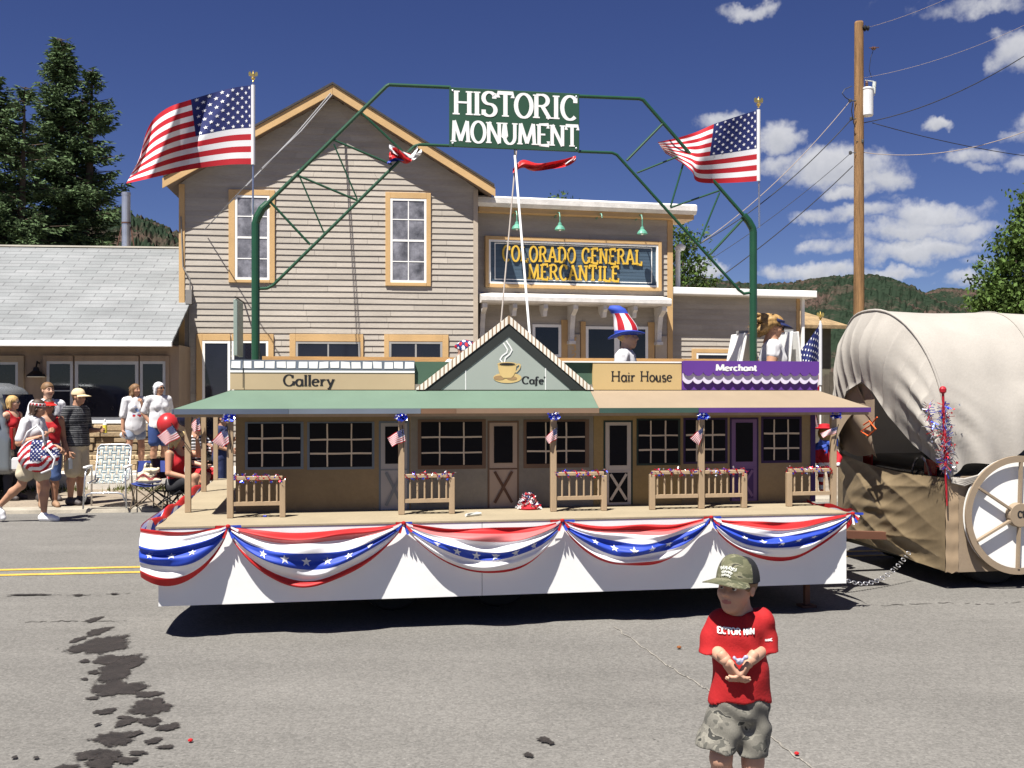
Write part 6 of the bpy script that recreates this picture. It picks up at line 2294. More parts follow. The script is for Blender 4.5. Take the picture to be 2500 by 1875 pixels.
def cover(s, t):
    w, z = hoop(pi * s)
    u = .02 + (LEN - .02) * t - LEAN * sin(pi * s) ** 2.2 * max(0, 1 - t * 3.4)
    x = (LEN) * t
    k = 0
    for h0, h1 in zip(hoops[:-1], hoops[1:]):
        if h0 <= x <= h1:
            k = sin(pi * (x - h0) / (h1 - h0))
    arch_ = sin(pi * s)
    z -= .018 * k * arch_
    if s < .5:
        w += .030 * k * (1 - arch_) ** .3 * min(1, s * 8)
    # lower near edge lifts to clear the wheel, with pulled folds fanning from the corner
    edge = max(0, 1 - s / .16)
    z += edge * (.30 * min(1, x / .9) + .05 * sin(x * 9))
    fan = math.exp(-((x - .12) / .22) ** 2) * edge
    w -= .028 * fan * sin(s * 110 + x * 26) + .02 * edge * sin(x * 21 + s * 30) * min(1, x / .2)
    w += .006 * sin(7 * x + 5 * s + fph[3]) + .004 * sin(17 * x - 9 * s + fph[4])
    return (u, w, z)
b = MB()
b.grid(cover, 90, 110)
obj('canvas_cover', b, m_canvas, parent=WG_, smooth=True)
b = MB()
for u in (0.0,):
    b.tube([(lambda p: (p[0] - .004, p[1], p[2] + .004))(r1(k / 40)) for k in range(41)], .013, 8)
for x in (.95, 2.05):
    b.tube([(lambda q: (q[0], q[1] - .002, q[2] + .003))(cover(.02 + .96 * k / 40, x / LEN)) for k in range(41)], .006, 6)
obj('end_hoop', b, m_canvas, parent=WG_, smooth=True)
# rolled hem gathered at the lower corner
b = MB()
for k in range(5):
    b.tube([(.02 + .0 * k, -.012 - .004 * k, .975 - .011 * k), (.14, -.03, .955 - .012 * k + .004 * sin(k)), (.28, -.02, .985 - .010 * k), (.42, 0.0, 1.06 - .008 * k)], [.006, .012, .010, .004], 6)
obj('gathered_hem', b, m_canvas, parent=WG_, smooth=True)
# body boards
b = MB()
b.box(0, LEN, .0, .02, .15, .98)
obj('side_board', b, m_board, parent=WG_)
b = MB()
b.box(-.0, LEN, WD - .02, WD, .15, .98)
obj('side_board', b, m_board, parent=WG_)
b = MB()
b.box(.05, LEN, .022, WD - .022, .16, .20)
obj('floor', b, m_black, parent=WG_)
# arched board over the wheel
WC = (2486 - CX) / F_PX
wu, wz = WN.at(2486, 1257, -.06)
RO = .515
# wheel: white disc, rim, six spokes, hub
b = MB()
b.lathe([(.01, -.004), (RO - .012, -.004), (RO - .012, .0), (.01, 0)], (wu, -.022, wz), 56, axis='y')
wd_ = obj('wheel', b, m_white, parent=WG_)
b = MB()
b.lathe([(RO - .056, 0), (RO - .053, .022), (RO, .022), (RO, 0), (RO - .056, 0)], (wu, -.085, wz), 64, axis='y')
b.f = b.f[:-2]; b.m = b.m[:-2]
obj('rim', b, m_board, parent=wd_)
for k in range(6):
    a = radians(88 + 60 * k)
    b = MB()
    b.bar((wu + .09 * cos(a), -.074, wz + .09 * sin(a)), (wu + (RO - .05) * cos(a), -.074, wz + (RO - .05) * sin(a)), .018, .036, up=(0, 1, 0))
    obj('spoke', b, m_board, parent=wd_)
b = MB()
b.lathe([(.01, -.095), (.10, -.095), (.105, -.085), (.105, -.03), (.01, -.03)], (wu, 0, wz), 30, axis='y')
hb_ = obj('hub', b, m_board, parent=wd_)
b = MB()
lettering(b, 'CF', .085, .055, lambda x, z, o: (wu + .012 + x, -.0965 - o, wz - .02 + z), tv=.26, th=.2, serif=0)
obj('lettering', b, m_inkt, parent=wd_)
# rear tarp: slack sheet closing the tail, wrapped round the near corner
def tarp(s, t):
    # s 0 far side .. 1 near corner ; t 0 top .. 1 bottom
    w = WD * (1 - s)
    zt = 1.09 - .12 * s + -.05 * sin(pi * s)
    zb = .23 - .07 * s
    z = zt + (zb - zt) * t
    k = sin(pi * s) ** .7
    d = .07 * k * sin(pi * min(1, t * .8 + .15))
    for (a_, f_, p_, am) in ((.75, 7, 1.0, .012), (-.65, 10, 2.0, .008), (1.1, 23, .4, .0022)):
        v = sin(f_ * (t + a_ * s) + p_ + 1.1 * sin(3 * s + p_) + .6 * sin(7 * t))
        d += k * am * (1 - 2.2 * abs(v) ** .8)
    d += .010 * math.exp(-((s - .45) / .22) ** 2 - ((t - .5) / .16) ** 2) * sin(34 * t + 9 * s)
    return (-.02 - d, w, z)
b = MB()
b.grid(tarp, 110, 90)
obj('rear_tarp', b, m_tarp, parent=WG_, smooth=True)
b = MB()
b.grid(lambda s, t: (-.02 + .12 * s, -.008 - .004 * sin(30 * t), .97 - .82 * t + .01 * sin(9 * s)), 6, 30)
obj('tarp_edge', b, mat('dark tan tarp edge', (.30, .22, .14), .6, .1), parent=WG_, smooth=True)
# lining flap behind the opening on the far side, and dark inside
def flap(s, t):
    w = 1.02 + .88 * s
    zt = 1.78 - .10 * s - .30 * s * s
    zb = 1.10 + .02 * sin(9 * s)
    z = zt + (zb - zt) * t
    return (-.30 + .26 * s * .8 + .08 * t + .03 * sin(8 * s + 5 * t), w - .28 * t * (1 - s), z)
b = MB(); b.grid(flap, 24, 24)
obj('lining_flap', b, mat('tan lining cloth', (.33, .255, .18), .8, .12, 3), parent=WG_, smooth=True)
b = MB()
b.grid(lambda s, t: (-.26 + .02 * sin(pi * s), .76 + .78 * s, 1.79 - .42 * (s - .40) ** 2 * 2.2 - .26 * t), 14, 10)
obj('lining_flap', b, mat('tan lining cloth', (.33, .255, .18), .8, .12, 3), parent=WG_, smooth=True)
b = MB(); b.tube([(-.27, .95, 1.40), (-.29, .80, 1.44), (-.28, .70, 1.37), (-.29, .82, 1.30), (-.28, .98, 1.34), (-.28, .80, 1.40), (-.29, .66, 1.48)], .007, 6)
tag(obj('strap', b, mat('orange webbing', (.60, .10, .02), .6), parent=WG_))
# the vehicle under the cover: dark rounded tail seen through the gap
S = SDF((-.1, .05, .2), (2.6, 1.9, 1.6), .03)
S.rbox((1.35, .98, .75), (1.25, .80, .34), .16, .02)
S.rbox((1.55, .98, 1.15), (.85, .66, .32), .16, .06)
inner = S.mesh()
cr = thing('towing_car', 'dark car mostly hidden inside the covered wagon', 'car', (WN.x, WN.y, 0), WN.yaw)
obj('body', inner, mat('black car paint', (.018, .02, .022), .25, .1, spec=.6), parent=cr, smooth=True)
b = MB()
b.tube([(.08, .55 + .16 * cos(a), .86 + .26 * sin(a)) for a in [pi * k / 12 - .2 for k in range(13)]], .012, 6)
obj('wheel_trim', b, m_silver, parent=cr)
b = MB()
b.box(.085, .10, .32, .50, .96, 1.10); b2 = MB(); b2.box(.085, .10, 1.45, 1.62, .96, 1.10)
obj('tail_light', b, mat('red lens', (.25, .01, .01), .2), parent=cr)
obj('tail_light', b2, mat('red lens', (.25, .01, .01), .2), parent=cr)
for u in (.55, 2.2):
    for w in (.25, 1.70):
        b = MB()
        b.lathe([(.14, -.09), (.29, -.10), (.31, -.07), (.31, .07), (.29, .10), (.14, .09)], (u, w, .31), 22, axis='y')
        obj('wheel', b, m_tyre, parent=cr)
# drawbar and the loops of bright chain between wagon and float
p0_ = FP.W(FU1 + .02, 1.6, .42)
b = MB()
b.bar(p0_, WN.W(.1, .95, .34), .07, .07)
tag(obj('drawbar', b, mat('rusty steel', (.12, .05, .03), .8)), 'dark steel drawbar between float and wagon', 'drawbar')
for j, (dy, sag) in enumerate(((-.18, .30),)):
    b = MB()
    A_, B_ = FP.W(FU1 + .03, .75 + dy, .36), WN.W(-.12, .55 + dy, .30)
    n = 34
    for k in range(n):
        t = k / n
        p = A_.lerp(B_, t) - Vector((0, 0, sag * 4 * t * (1 - t) * .9))
        p.z = max(p.z, .03)
        M = Matrix.Translation(p) @ Matrix.Rotation(.5, 4, 'Y') @ Matrix.Rotation(pi / 2 * (k % 2), 4, 'X')
        b.tube([M @ Vector((.020 * cos(a), .012 * sin(a), 0)) for a in [2 * pi * q / 10 for q in range(10)]], .0045, 6, closed=True)
    tag(obj('safety_chain', b, m_silver), ('bright steel chain hanging between float and wagon, nearer loop', 'bright steel chain hanging between float and wagon, farther loop')[j], 'chain', 'safety chains at the hitch')
# foil decorated stake on the wagon corner
st_ = thing('tinsel_stake', 'red stake wound with red, blue and silver tinsel at the wagon corner', 'stake', WN.W(.0, -.06, .15), WN.yaw)
def SK(px, py):
    u, z = WN.at(px, py, -.06)
    return Vector((u, 0, z - .15))
b = MB(); b.tube([SK(2312, 1235), SK(2309, 1160), SK(2302, 955)], [.006, .011, .011], 8); b.lathe([(.01, -.03), (.028, -.015), (.03, .012), (.02, .03), (.006, .036)], SK(2302, 953), 12)
obj('stake', b, mat('red paint', (.33, .01, .02), .4), parent=st_)
b = tinsel([SK(2303, 985), SK(2308, 1060), SK(2310, 1150)], 320, .03, .062, 5, (2, 2, 4))
b.merge(tinsel([SK(2265, 985), SK(2272, 1040), SK(2280, 1060)], 90, .02, .05, 6, (1, 2, 4), core=.002))
rn = random.Random(9)
for k in range(46):
    foil_star(b, SK(2306 + rn.gauss(0, 15), rn.uniform(985, 1150)) + Vector((0, rn.uniform(-.05, -.01), 0)), rn.uniform(.009, .02), rn.choice((0, 1, 2, 2)), rn)
obj('tinsel', b, FOIL, parent=st_)

# stuffed patriotic doll on the right end of the deck
dl = thing('stuffed_doll', 'stuffed patriotic doll with red hat and blue bow at the right end of the float', 'doll', FP.W(FP.u(2012, 1.6), 1.6, ZD + .009), FP.yaw)
S = SDF((-.2, -.2, -.02), (.2, .2, .75), .010)
S.ell((0, 0, .36), (.085, .075, .14), .03).ell((0, -.01, .55), (.062, .06, .07), .02)
S.chain([(-.04, 0, .27), (-.05, -.05, .14), (-.05, -.06, .04)], [.035, .03, .03]).chain([(.04, 0, .27), (.05, -.05, .14), (.05, -.06, .04)], [.035, .03, .03])
S.chain([(-.07, 0, .43), (-.12, -.06, .32), (-.08, -.10, .26)], [.03, .026, .024]).chain([(.07, 0, .43), (.12, -.06, .32), (.08, -.10, .26)], [.03, .026, .024])
b = S.mesh()
for i, f in enumerate(b.f):
    z = sum(b.v[k][2] for k in f) / 4
    x = sum(b.v[k][0] for k in f) / 4
    b.m[i] = 3 if z > .485 else (2 if z > .40 else (0 if z > .28 else (1 if int((z + 1) * 28) % 2 else 0)))
obj('body', b, [m_fred, m_fwhite, mat('doll blue cloth', (.03, .07, .36), .7), mat('doll straw face', (.50, .33, .10), .8)], parent=dl, smooth=True)
b = MB(); b.lathe([(.02, .585), (.10, .59), (.105, .60), (.06, .605), (.05, .635), (.02, .64)], (0, -.01, 0), 18)
obj('hat', b, m_fred, parent=dl)
b = MB()
for sg in (-1, 1):
    b.add([(0, -.08, .46), (sg * .09, -.09, .50), (sg * .10, -.075, .43)], [(0, 1, 2)])
    b.add([(0, -.082, .46), (sg * .05, -.10, .36), (sg * .015, -.095, .37)], [(0, 1, 2)])
b.lathe([(.004, -.02), (.02, -.01), (.02, .01), (.004, .02)], (0, -.085, .46), 10)
obj('bow', b, mat('doll blue cloth', (.03, .07, .36), .7), parent=dl)
# ================================================================== PEOPLE
SKIN = {}
def skinmat(name, col):
    return mat('skin ' + name, col, .55, .08, 8, .05, 60, spec=.35, fine=.04, fs=50)
m_lip = mat('lips', (.34, .12, .10), .5)
m_eyew = mat('eye white', (.62, .60, .58), .3)
m_iris = mat('dark iris', (.03, .02, .015), .2)
m_brow = mat('eyebrow', (.07, .04, .025), .9)
m_shades = mat('sunglass lens', (.01, .01, .012), .12, spec=.6)

def Rx(a): return Matrix.Rotation(a, 4, 'X')
def Ry(a): return Matrix.Rotation(a, 4, 'Y')
def Rz(a): return Matrix.Rotation(a, 4, 'Z')

def head_mb(H, vs=.006, smile=False, child=False, female=False):
    """head about the origin (mid height), facing -Y, height H. materials: 0 skin 1 lip 2 white 3 iris 4 brow"""
    S = SDF((-.46 * H, -.62 * H, -.85 * H), (.46 * H, .55 * H, .62 * H), vs)
    e = lambda c, r, k=.03, op='add': S.ell([x * H for x in c], [x * H for x in r], k * H * 4, op)
    e((0, .06, .14), (.335, .405, .36))
    jw = .24 if female or child else .27
    e((0, -.10, -.12), (jw + .01, .28, .31), .04)
    e((0, -.20, -.36), (.13, .13, .12), .04)
    e((-.13, -.24, -.10), (.11, .10, .10), .03)
    e((.13, -.24, -.10), (.11, .10, .10), .03)
    S.cone((-.17 * H, -.30 * H, .115 * H), (.17 * H, -.30 * H, .115 * H), .045 * H, .045 * H, .06 * H)
    e((-.135, -.385, .04), (.085, .06, .055), .02, 'sub')
    e((.135, -.385, .04), (.085, .06, .055), .02, 'sub')
    S.cone((0, -.345 * H, .06 * H), (0, -.43 * H, -.08 * H), .035 * H, .050 * H, .05 * H)
    S.cone((-.045 * H, -.385 * H, -.095 * H), (.045 * H, -.385 * H, -.095 * H), .032 * H, .032 * H, .03 * H)
    S.cone((-.07 * H, -.355 * H, -.215 * H), (.07 * H, -.355 * H, -.215 * H), .026 * H, .026 * H, .025 * H)
    S.cone((-.06 * H, -.345 * H, -.262 * H), (.06 * H, -.345 * H, -.262 * H), .028 * H, .028 * H, .025 * H)
    for sg in (-1, 1):
        S.ell((sg * .335 * H, .05 * H, .0), (.035 * H, .085 * H, .125 * H), .02 * H)
        S.ell((sg * .375 * H, .035 * H, .01 * H), (.02 * H, .045 * H, .075 * H), .015 * H, 'sub')
    S.cone((0, .05 * H, -.15 * H), (0, .10 * H, -.75 * H), .20 * H, .19 * H, .10 * H)
    b = S.mesh()
    for i, f in enumerate(b.f):
        x, y, z = (sum(b.v[k][q] for k in f) / 4 / H for q in range(3))
        if y < -.30 and abs(x) < .105 and -.285 < z < -.195 and abs(z + .24) < .045 - .2 * abs(x):
            b.m[i] = 1
        elif y < -.26 and .075 < abs(x) < .215 and .115 < z < .155 + .02 * (1 - abs(abs(x) - .14) / .07):
            b.m[i] = 4
    for sg in (-1, 1):
        c = (sg * .135 * H, -.296 * H, .030 * H)
        b.lathe([(.004 * H, -.050 * H)] + [(.052 * H * sin(a), -.052 * H * cos(a)) for a in (.4, .8, 1.2, 1.57)] , c, 12, 2, axis='y')
        b.lathe([(.002 * H, -.0545 * H), (.026 * H, -.0525 * H), (.031 * H, -.046 * H)], c, 10, 3, axis='y')
        S2 = [(sg * (.135 + .075 * q) * H, (-.345 + .035 * q * q) * H, (.062 - .022 * q * q) * H) for q in (-1, -.5, 0, .5, 1)]
        b.tube(S2, [.006 * H, .014 * H, .017 * H, .014 * H, .006 * H], 6)
    return b

def hand_mb(side, sc, vs=.004, curl=.5, spread=.0, thumb=.6):
    """hand from the wrist at the origin along -Z, palm facing -Y... thumb on +X for side=1. natural size times sc (1 = 0.18 m)"""
    S = SDF((-.10 * sc, -.12 * sc, -.23 * sc), (.10 * sc, .08 * sc, .05 * sc), vs)
    S.cone((0, 0, .03 * sc), (0, 0, -.02 * sc), .026 * sc, .025 * sc, .01 * sc)
    S.rbox((0, 0, -.055 * sc), (.040 * sc, .015 * sc, .046 * sc), .013 * sc, .012 * sc)
    L = [.068, .078, .072, .055]
    for i in range(4):
        x = (.030 - .020 * i) * sc * side
        a = spread * (1.5 - i) * .12 * side
        p0 = Vector((x, 0, -.092 * sc))
        c1, c2, c3 = curl * .7, curl * 1.6, curl * 2.3
        l = L[i] * sc
        d = lambda c: Vector((sin(a), -sin(c) * cos(a), -cos(c) * cos(a)))
        p1 = p0 + d(c1) * l * .45
        p2 = p1 + d(c2) * l * .32
        p3 = p2 + d(c3) * l * .25
        S.chain([p0, p1, p2, p3], [.0098 * sc, .0088 * sc, .0080 * sc, .0068 * sc], .004 * sc)
    t0 = Vector((.030 * sc * side, -.004 * sc, -.030 * sc))
    t1 = t0 + Vector((.030 * side, -.012 - .02 * thumb, -.028)) * sc
    t2 = t1 + Vector((.008 * side, -.010 - .012 * thumb, -.028)) * sc
    S.chain([t0, t1, t2], [.0135 * sc, .0105 * sc, .0082 * sc], .008 * sc)
    return S.mesh()

def orient(d, n):
    """matrix taking -Z to d and -Y as near as possible to n"""
    z = -Vector(d).normalized()
    y = -Vector(n)
    x = y.cross(z)
    if x.length < 1e-4:
        x = Vector((1, 0, 0))
    x.normalize()
    y = z.cross(x)
    return Matrix((x, y, z)).transposed().to_4x4()

BASE = dict(head=(0, -.012, .933), neck=(0, .005, .855), chest=(0, .0, .735), belly=(0, -.002, .62), pelvis=(0, .004, .53),
            shL=(.105, .004, .812), elL=(.135, .02, .635), wrL=(.135, -.035, .495), hpL=(.052, 0, .515), knL=(.058, -.012, .285), anL=(.058, .012, .045),
            shR=(-.105, .004, .812), elR=(-.135, .02, .635), wrR=(-.135, -.035, .495), hpR=(-.052, 0, .515), knR=(-.058, -.012, .285), anR=(-.058, .012, .045))

class Person:
    """facing -Y; L is the +X side. joints in fractions of the height"""
    def __init__(s, label, loc, h, face=0.0, pose=None, skin=(.42, .24, .16), build=1.0, hk=.130, group=None, cat='person', vs=.011, turn=(0, 0, 0), female=False, child=False, toes=None, handk=1.0):
        s.h, s.k, s.vs = h, build, vs
        s.e = thing('person', label, cat, loc, face, group)
        s.J = {k: Vector(v) * h for k, v in {**BASE, **(pose or {})}.items()}
        s.HH = hk * h
        s.Mh = Matrix.Translation(s.J['head']) @ Rz(turn[0]) @ Rx(turn[1]) @ Ry(turn[2])
        s.turn = turn
        s.sk = skinmat('%.2f %.2f' % (skin[0], skin[1]), skin)
        s.female, s.child = female, child
        s.toes = toes or {}
        s.handk = handk
    def grid(s, pad=.08, vs=None):
        lo = [min(j[i] for j in s.J.values()) - pad * s.h - (.06 if i < 2 else 0) for i in range(3)]
        hi = [max(j[i] for j in s.J.values()) + pad * s.h + (.06 if i < 2 else 0) for i in range(3)]
        lo[2] = min(lo[2], -.02)
        return SDF(lo, hi, vs or s.vs)
    def torso(s, S, g=0.0, k=.022):
        h, J, b = s.h, s.J, s.k
        up = (J['neck'] - J['pelvis'])
        M = up.to_track_quat('Z', 'Y').to_matrix().to_4x4()
        sx = (J['shL'] - J['shR'])
        ang = atan2(sx.y, sx.x)
        M = M @ Rz(-M.to_euler().z) @ Rz(ang) if abs(up.x) + abs(up.y) < .1 * h else M
        S.ell(J['chest'], (.100 * h * b + g, .062 * h * b + g, .125 * h + g), k, M=M)
        S.ell(J['belly'], (.086 * h * b + g, .061 * h * b + g, .13 * h + g), k, M=M)
        S.ell(J['pelvis'], (.094 * h * b + g, .070 * h * b + g, .075 * h + g), k, M=M)
        S.cone(J['shL'] * .86 + J['shR'] * .14, J['shR'] * .86 + J['shL'] * .14, .038 * h + g * .7, .038 * h + g * .7, k)
        if s.female:
            f = Rz(ang) @ Vector((0, -1, 0))
            r = Rz(ang) @ Vector((1, 0, 0))
            for q in (-1, 1):
                S.ell(J['chest'] + f * .046 * h + r * (.044 * h * q) + Vector((0, 0, -.004 * h)), (.034 * h + g * .6, .028 * h + g * .6, .034 * h + g * .6), .035)
    def arm(s, S, sd, g=0.0, upto=1.0, k=.012, flare=0.0):
        h, J = s.h, s.J
        a, e, w = J['sh' + sd], J['el' + sd], J['wr' + sd]
        bk = .5 + .5 * s.k
        if upto <= 1:
            S.cone(a, a.lerp(e, upto), .033 * h * bk + g, .026 * h * bk + g + flare, k)
        else:
            S.cone(a, e, .033 * h * bk + g, .026 * h * bk + g, k)
            S.cone(e, e.lerp(w, upto - 1), .026 * h * bk + g, .017 * h + g, k)
    def leg(s, S, sd, g=0.0, upto=2.0, k=.025, flare=0.0):
        h, J = s.h, s.J
        a, e, w = J['hp' + sd], J['kn' + sd], J['an' + sd]
        bk = .5 + .5 * s.k
        if upto <= 1:
            S.cone(a, a.lerp(e, upto), .056 * h * bk + g, (.056 + (.034 - .056) * upto) * h * bk + g + flare, k)
        else:
            S.cone(a, e, .056 * h * bk + g, .034 * h * bk + g, k)
            t = upto - 1
            m = e.lerp(w, .32)
            back = Vector((0, .010 * h, 0))
            S.cone(e, m + back, .033 * h + g, .035 * h + g, k)
            S.cone(m + back, w, .035 * h + g, .020 * h + g + flare, k)
    def toe(s, sd):
        t = s.toes.get(sd)
        return (Vector(t) * s.h) if t else s.J['an' + sd] + Vector((.012 * (1 if sd == 'L' else -1), -.105, -.028)) * s.h
    def body(s, hands=None, feet=True):
        h, J = s.h, s.J
        S = s.grid()
        s.torso(S)
        S.cone(J['neck'] - Vector((0, 0, .04 * h)), J['neck'].lerp(J['head'], .6), .036 * h, .031 * h, .02)
        for sd in 'LR':
            s.arm(S, sd, upto=2)
            s.leg(S, sd)
            an, t = J['an' + sd], s.toe(sd)
            S.chain([an + Vector((0, .018 * h, -.018 * h)), an + (t - an) * .5 + Vector((0, 0, .0)), t], [.022 * h, .021 * h, .015 * h], .02)
        b = S.mesh()
        hm = head_mb(s.HH, max(.0045, s.HH * .024), child=s.child, female=s.female)
        b.merge(hm.xf(s.Mh))
        for sd, (sg) in (('L', 1), ('R', -1)):
            w = J['wr' + sd]
            d = (w - J['el' + sd]).normalized()
            o = (hands or {}).get(sd, {})
            d2 = Vector(o['dir']) if 'dir' in o else d
            n = Vector(o.get('palm', (-sg, -.2, 0)))
            hs = h / 1.72 * s.handk
            hb = hand_mb(o.get('thumb_side', -sg if n.y <= 0 and abs(n.x) < .5 else sg), hs, .0045 * max(.8, hs), o.get('curl', .45))
            b.merge(hb.xf(Matrix.Translation(w) @ orient(d2, n)))
        s.bo = obj('body', b, [s.sk, m_lip, m_eyew, m_iris, m_brow], parent=s.e, smooth=True)
        return s
    def cloth(s, name, S, m, wr=.004, fq=38, seed=1, paint=None, vec=(1, 1, .7), label=None):
        if wr:
            S.wrinkle(wr, fq, seed, vec)
        b = S.mesh()
        if paint:
            for i, f in enumerate(b.f):
                c = [sum(b.v[k][q] for k in f) / 4 for q in range(3)]
                b.m[i] = paint(c)
        obj(name, b, m, parent=s.e, smooth=True)
        return s
    def tee(s, m, sleeve=.75, hem=.50, g=.012, neck=.04, flare=.005, seed=1, paint=None, name='shirt', loose=0.0, wr=.0055):
        h, J = s.h, s.J
        S = s.grid()
        s.torso(S, g)
        # drape to the hem
        S.ell(J['belly'].lerp(J['pelvis'], .35), (.098 * h * s.k + g + loose * .6, .070 * h * s.k + g + loose * .6, .16 * h), .03)
        S.ell(Vector((J['pelvis'].x, J['pelvis'].y, max(hem * h, J['pelvis'].z - .02 * h))), (.100 * h * s.k + g + loose, .074 * h * s.k + g + loose, .10 * h), .05)
        S.cut((0, 0, -1), -hem * h)
        if sleeve:
            for sd in 'LR':
                s.arm(S, sd, g * .8, sleeve, .012, flare)
            # open the sleeve ends square
        S.ell(J['neck'] + Vector((0, -.01 * h, .030 * h)), (.046 * h, .050 * h, .036 * h), .01, 'sub')
        return s.cloth(name, S, m, wr, 62, seed, paint, (1, 1, .45))
    def tank(s, m, hem=.5, seed=2, g=.010, paint=None, name='top'):
        h, J = s.h, s.J
        S = s.grid()
        s.torso(S, g)
        S.cut((0, 0, -1), -hem * h)
        S.ell(J['neck'] + Vector((0, -.03 * h, .0)), (.062 * h, .075 * h, .072 * h), .01, 'sub')
        for sd in 'LR':
            S.ell(J['sh' + sd] + (J['sh' + sd] - J['sh' + ('R' if sd == 'L' else 'L')]).normalized() * .012 * h, (.043 * h, .075 * h, .07 * h), .01, 'sub')
        return s.cloth(name, S, m, .003, 34, seed, paint)
    def shorts(s, m, upto=.85, g=.013, flare=.02, seed=3, top=.56, name='shorts', paint=None):
        h, J = s.h, s.J
        S = s.grid()
        up = (J['neck'] - J['pelvis']).normalized()
        S.ell(J['pelvis'], (.096 * h * s.k + g, .074 * h * s.k + g, .085 * h), .04)
        S.ell(J['pelvis'].lerp(J['belly'], .5), (.090 * h * s.k + g, .066 * h * s.k + g, .05 * h), .03)
        for sd in 'LR':
            s.leg(S, sd, g, upto, .02, flare)
            a, e = J['hp' + sd], J['kn' + sd]
        if upto <= 1:
            for sd in 'LR':
                pass
        return s.cloth(name, S, m, .004, 34, seed, paint)
    def shoes(s, m, g=.008, sole=None, name='shoe', sole_h=.012):
        h, J = s.h, s.J
        for sd in 'LR':
            an, t = J['an' + sd], s.toe(sd)
            lo = np.minimum(an, t) - .09
            hi = np.maximum(an, t) + .09
            S = SDF(lo, hi, .007)
            mid = an.lerp(t, .55)
            S.chain([an + Vector((0, .016 * h, -.016 * h)), mid + Vector((0, 0, -.002 * h)), t], [.026 * h + g, .023 * h + g, .018 * h + g], .02)
            S.cone(an, an + Vector((0, 0, .012 * h)), .024 * h + g * .6, .023 * h + g * .6, .015)
            zmin = min(an.z - .045 * h, t.z - .02 * h)
            b = S.mesh()
            if sole is not None:
                zs = min(v[2] for v in b.v)
                for i, f in enumerate(b.f):
                    if sum(b.v[k][2] for k in f) / 4 < zs + sole_h + .004:
                        b.m[i] = 1
            obj(name, b, [m, sole or m], parent=s.e, smooth=True)
        return s
    def hair(s, m, style='short', seed=1, name='hair'):
        H = s.HH
        S = SDF((-.75 * H, -.7 * H, -1.75 * H), (.75 * H, .95 * H, .75 * H), max(.006, H * .03))
        e = lambda c, r, k=.06, op='add': S.ell([x * H for x in c], [x * H for x in r], k * H, op)
        e((0, .075, .17), (.375, .44, .39))
        if style == 'short':
            e((0, -.42, -.10), (.40, .36, .36), .03, 'sub')
            S.cut((0, 0, -1), .22 * H)
        else:
            e((0, -.44, -.12), (.27, .34, .42), .03, 'sub')
        if style == 'bob':
            for sg in (-1, 1):
                S.cone((sg * .30 * H, .10 * H, .05 * H), (sg * .32 * H, .12 * H, -.38 * H), .14 * H, .12 * H, .08 * H)
            S.cone((0, .30 * H, .05 * H), (0, .30 * H, -.40 * H), .28 * H, .24 * H, .1 * H)
        if style == 'long':
            for sg in (-1, 1):
                S.chain([(sg * .29 * H, .10 * H, .10 * H), (sg * .33 * H, .05 * H, -.4 * H), (sg * .33 * H, .0, -.95 * H)], [.13 * H, .13 * H, .06 * H], .08 * H)
            S.chain([(0, .34 * H, .1 * H), (0, .34 * H, -.5 * H), (0, .33 * H, -1.15 * H)], [.28 * H, .27 * H, .12 * H], .1 * H)
        if style == 'blown':
            S.chain([(0, .30 * H, .15 * H), (0, .42 * H, -.2 * H), (.0, .55 * H, -.55 * H)], [.34 * H, .27 * H, .12 * H], .1 * H)
        if style in ('wavy', 'blown'):
            rn = random.Random(seed)
            for k in range(26):
                a = rn.uniform(-2.6, 2.6) if style == 'wavy' else rn.uniform(-2.0, 2.0)
                p = Vector((.30 * sin(a), .10 + .32 * cos(a), rn.uniform(-.1, .4))) * H
                d = Vector((.16 * sin(a), .20 if style == 'wavy' else rn.uniform(.3, 1.0), -.55 if style == 'wavy' else rn.uniform(-.75, .0))) * H
                if style == 'wavy' and p.y < -.1 * H:
                    d.x *= 1.3
                q = p + d + Vector((rn.uniform(-.1, .1), rn.uniform(-.1, .1), rn.uniform(-.2, .1))) * H
                S.chain([p, p.lerp(q, .5) + Vector((rn.uniform(-.05, .05), rn.uniform(0, .1), 0)) * H, q], [.13 * H, .11 * H, .05 * H], .04 * H)
        S.wrinkle(.018 * H, 42 / H * .18, seed, (1, 1, .25))
        b = S.mesh()
        if style in ('long', 'bob', 'wavy', 'blown'):
            rn = random.Random(seed + 7)
            for k in range(60):
                i = rn.randrange(len(b.v))
                p = Vector(b.v[i])
                if p.y < -.2 * H:
                    continue
                d = Vector((p.x * .5 + rn.gauss(0, .03) * H, (.3 if style == 'blown' else .1) * H, -.25 * H)) * rn.uniform(.5, 1)
                w = Vector((rn.gauss(0, 1), rn.gauss(0, 1), 0)).normalized() * .006
                b.add([p - w, p + w, p + d * .6 + w * .6, p + d], [(0, 1, 2, 3)])
        b.xf(s.Mh)
        obj(name, b, m, parent=s.e, smooth=True)
        return s
    def head_obj(s, name, b, m, smooth=True, label=None):
        b.v = [tuple(Vector(v) * s.HH) for v in b.v]
        return obj(name, b.xf(s.Mh), m, parent=s.e, smooth=smooth, label=label)
    def sunglasses(s):
        b = MB()
        for sg in (-1, 1):
            b.lathe([(.005, -.42), (.095, -.405), (.10, -.385), (.01, -.38)], (sg * .135, 0, .035), 12, axis='y')
            b.bar((sg * .22, -.39, .05), (sg * .37, .05, .05), .03, .02)
        b.bar((-.05, -.405, .05), (.05, -.405, .05), .02, .02)
        return s.head_obj('sunglasses', b, m_shades)
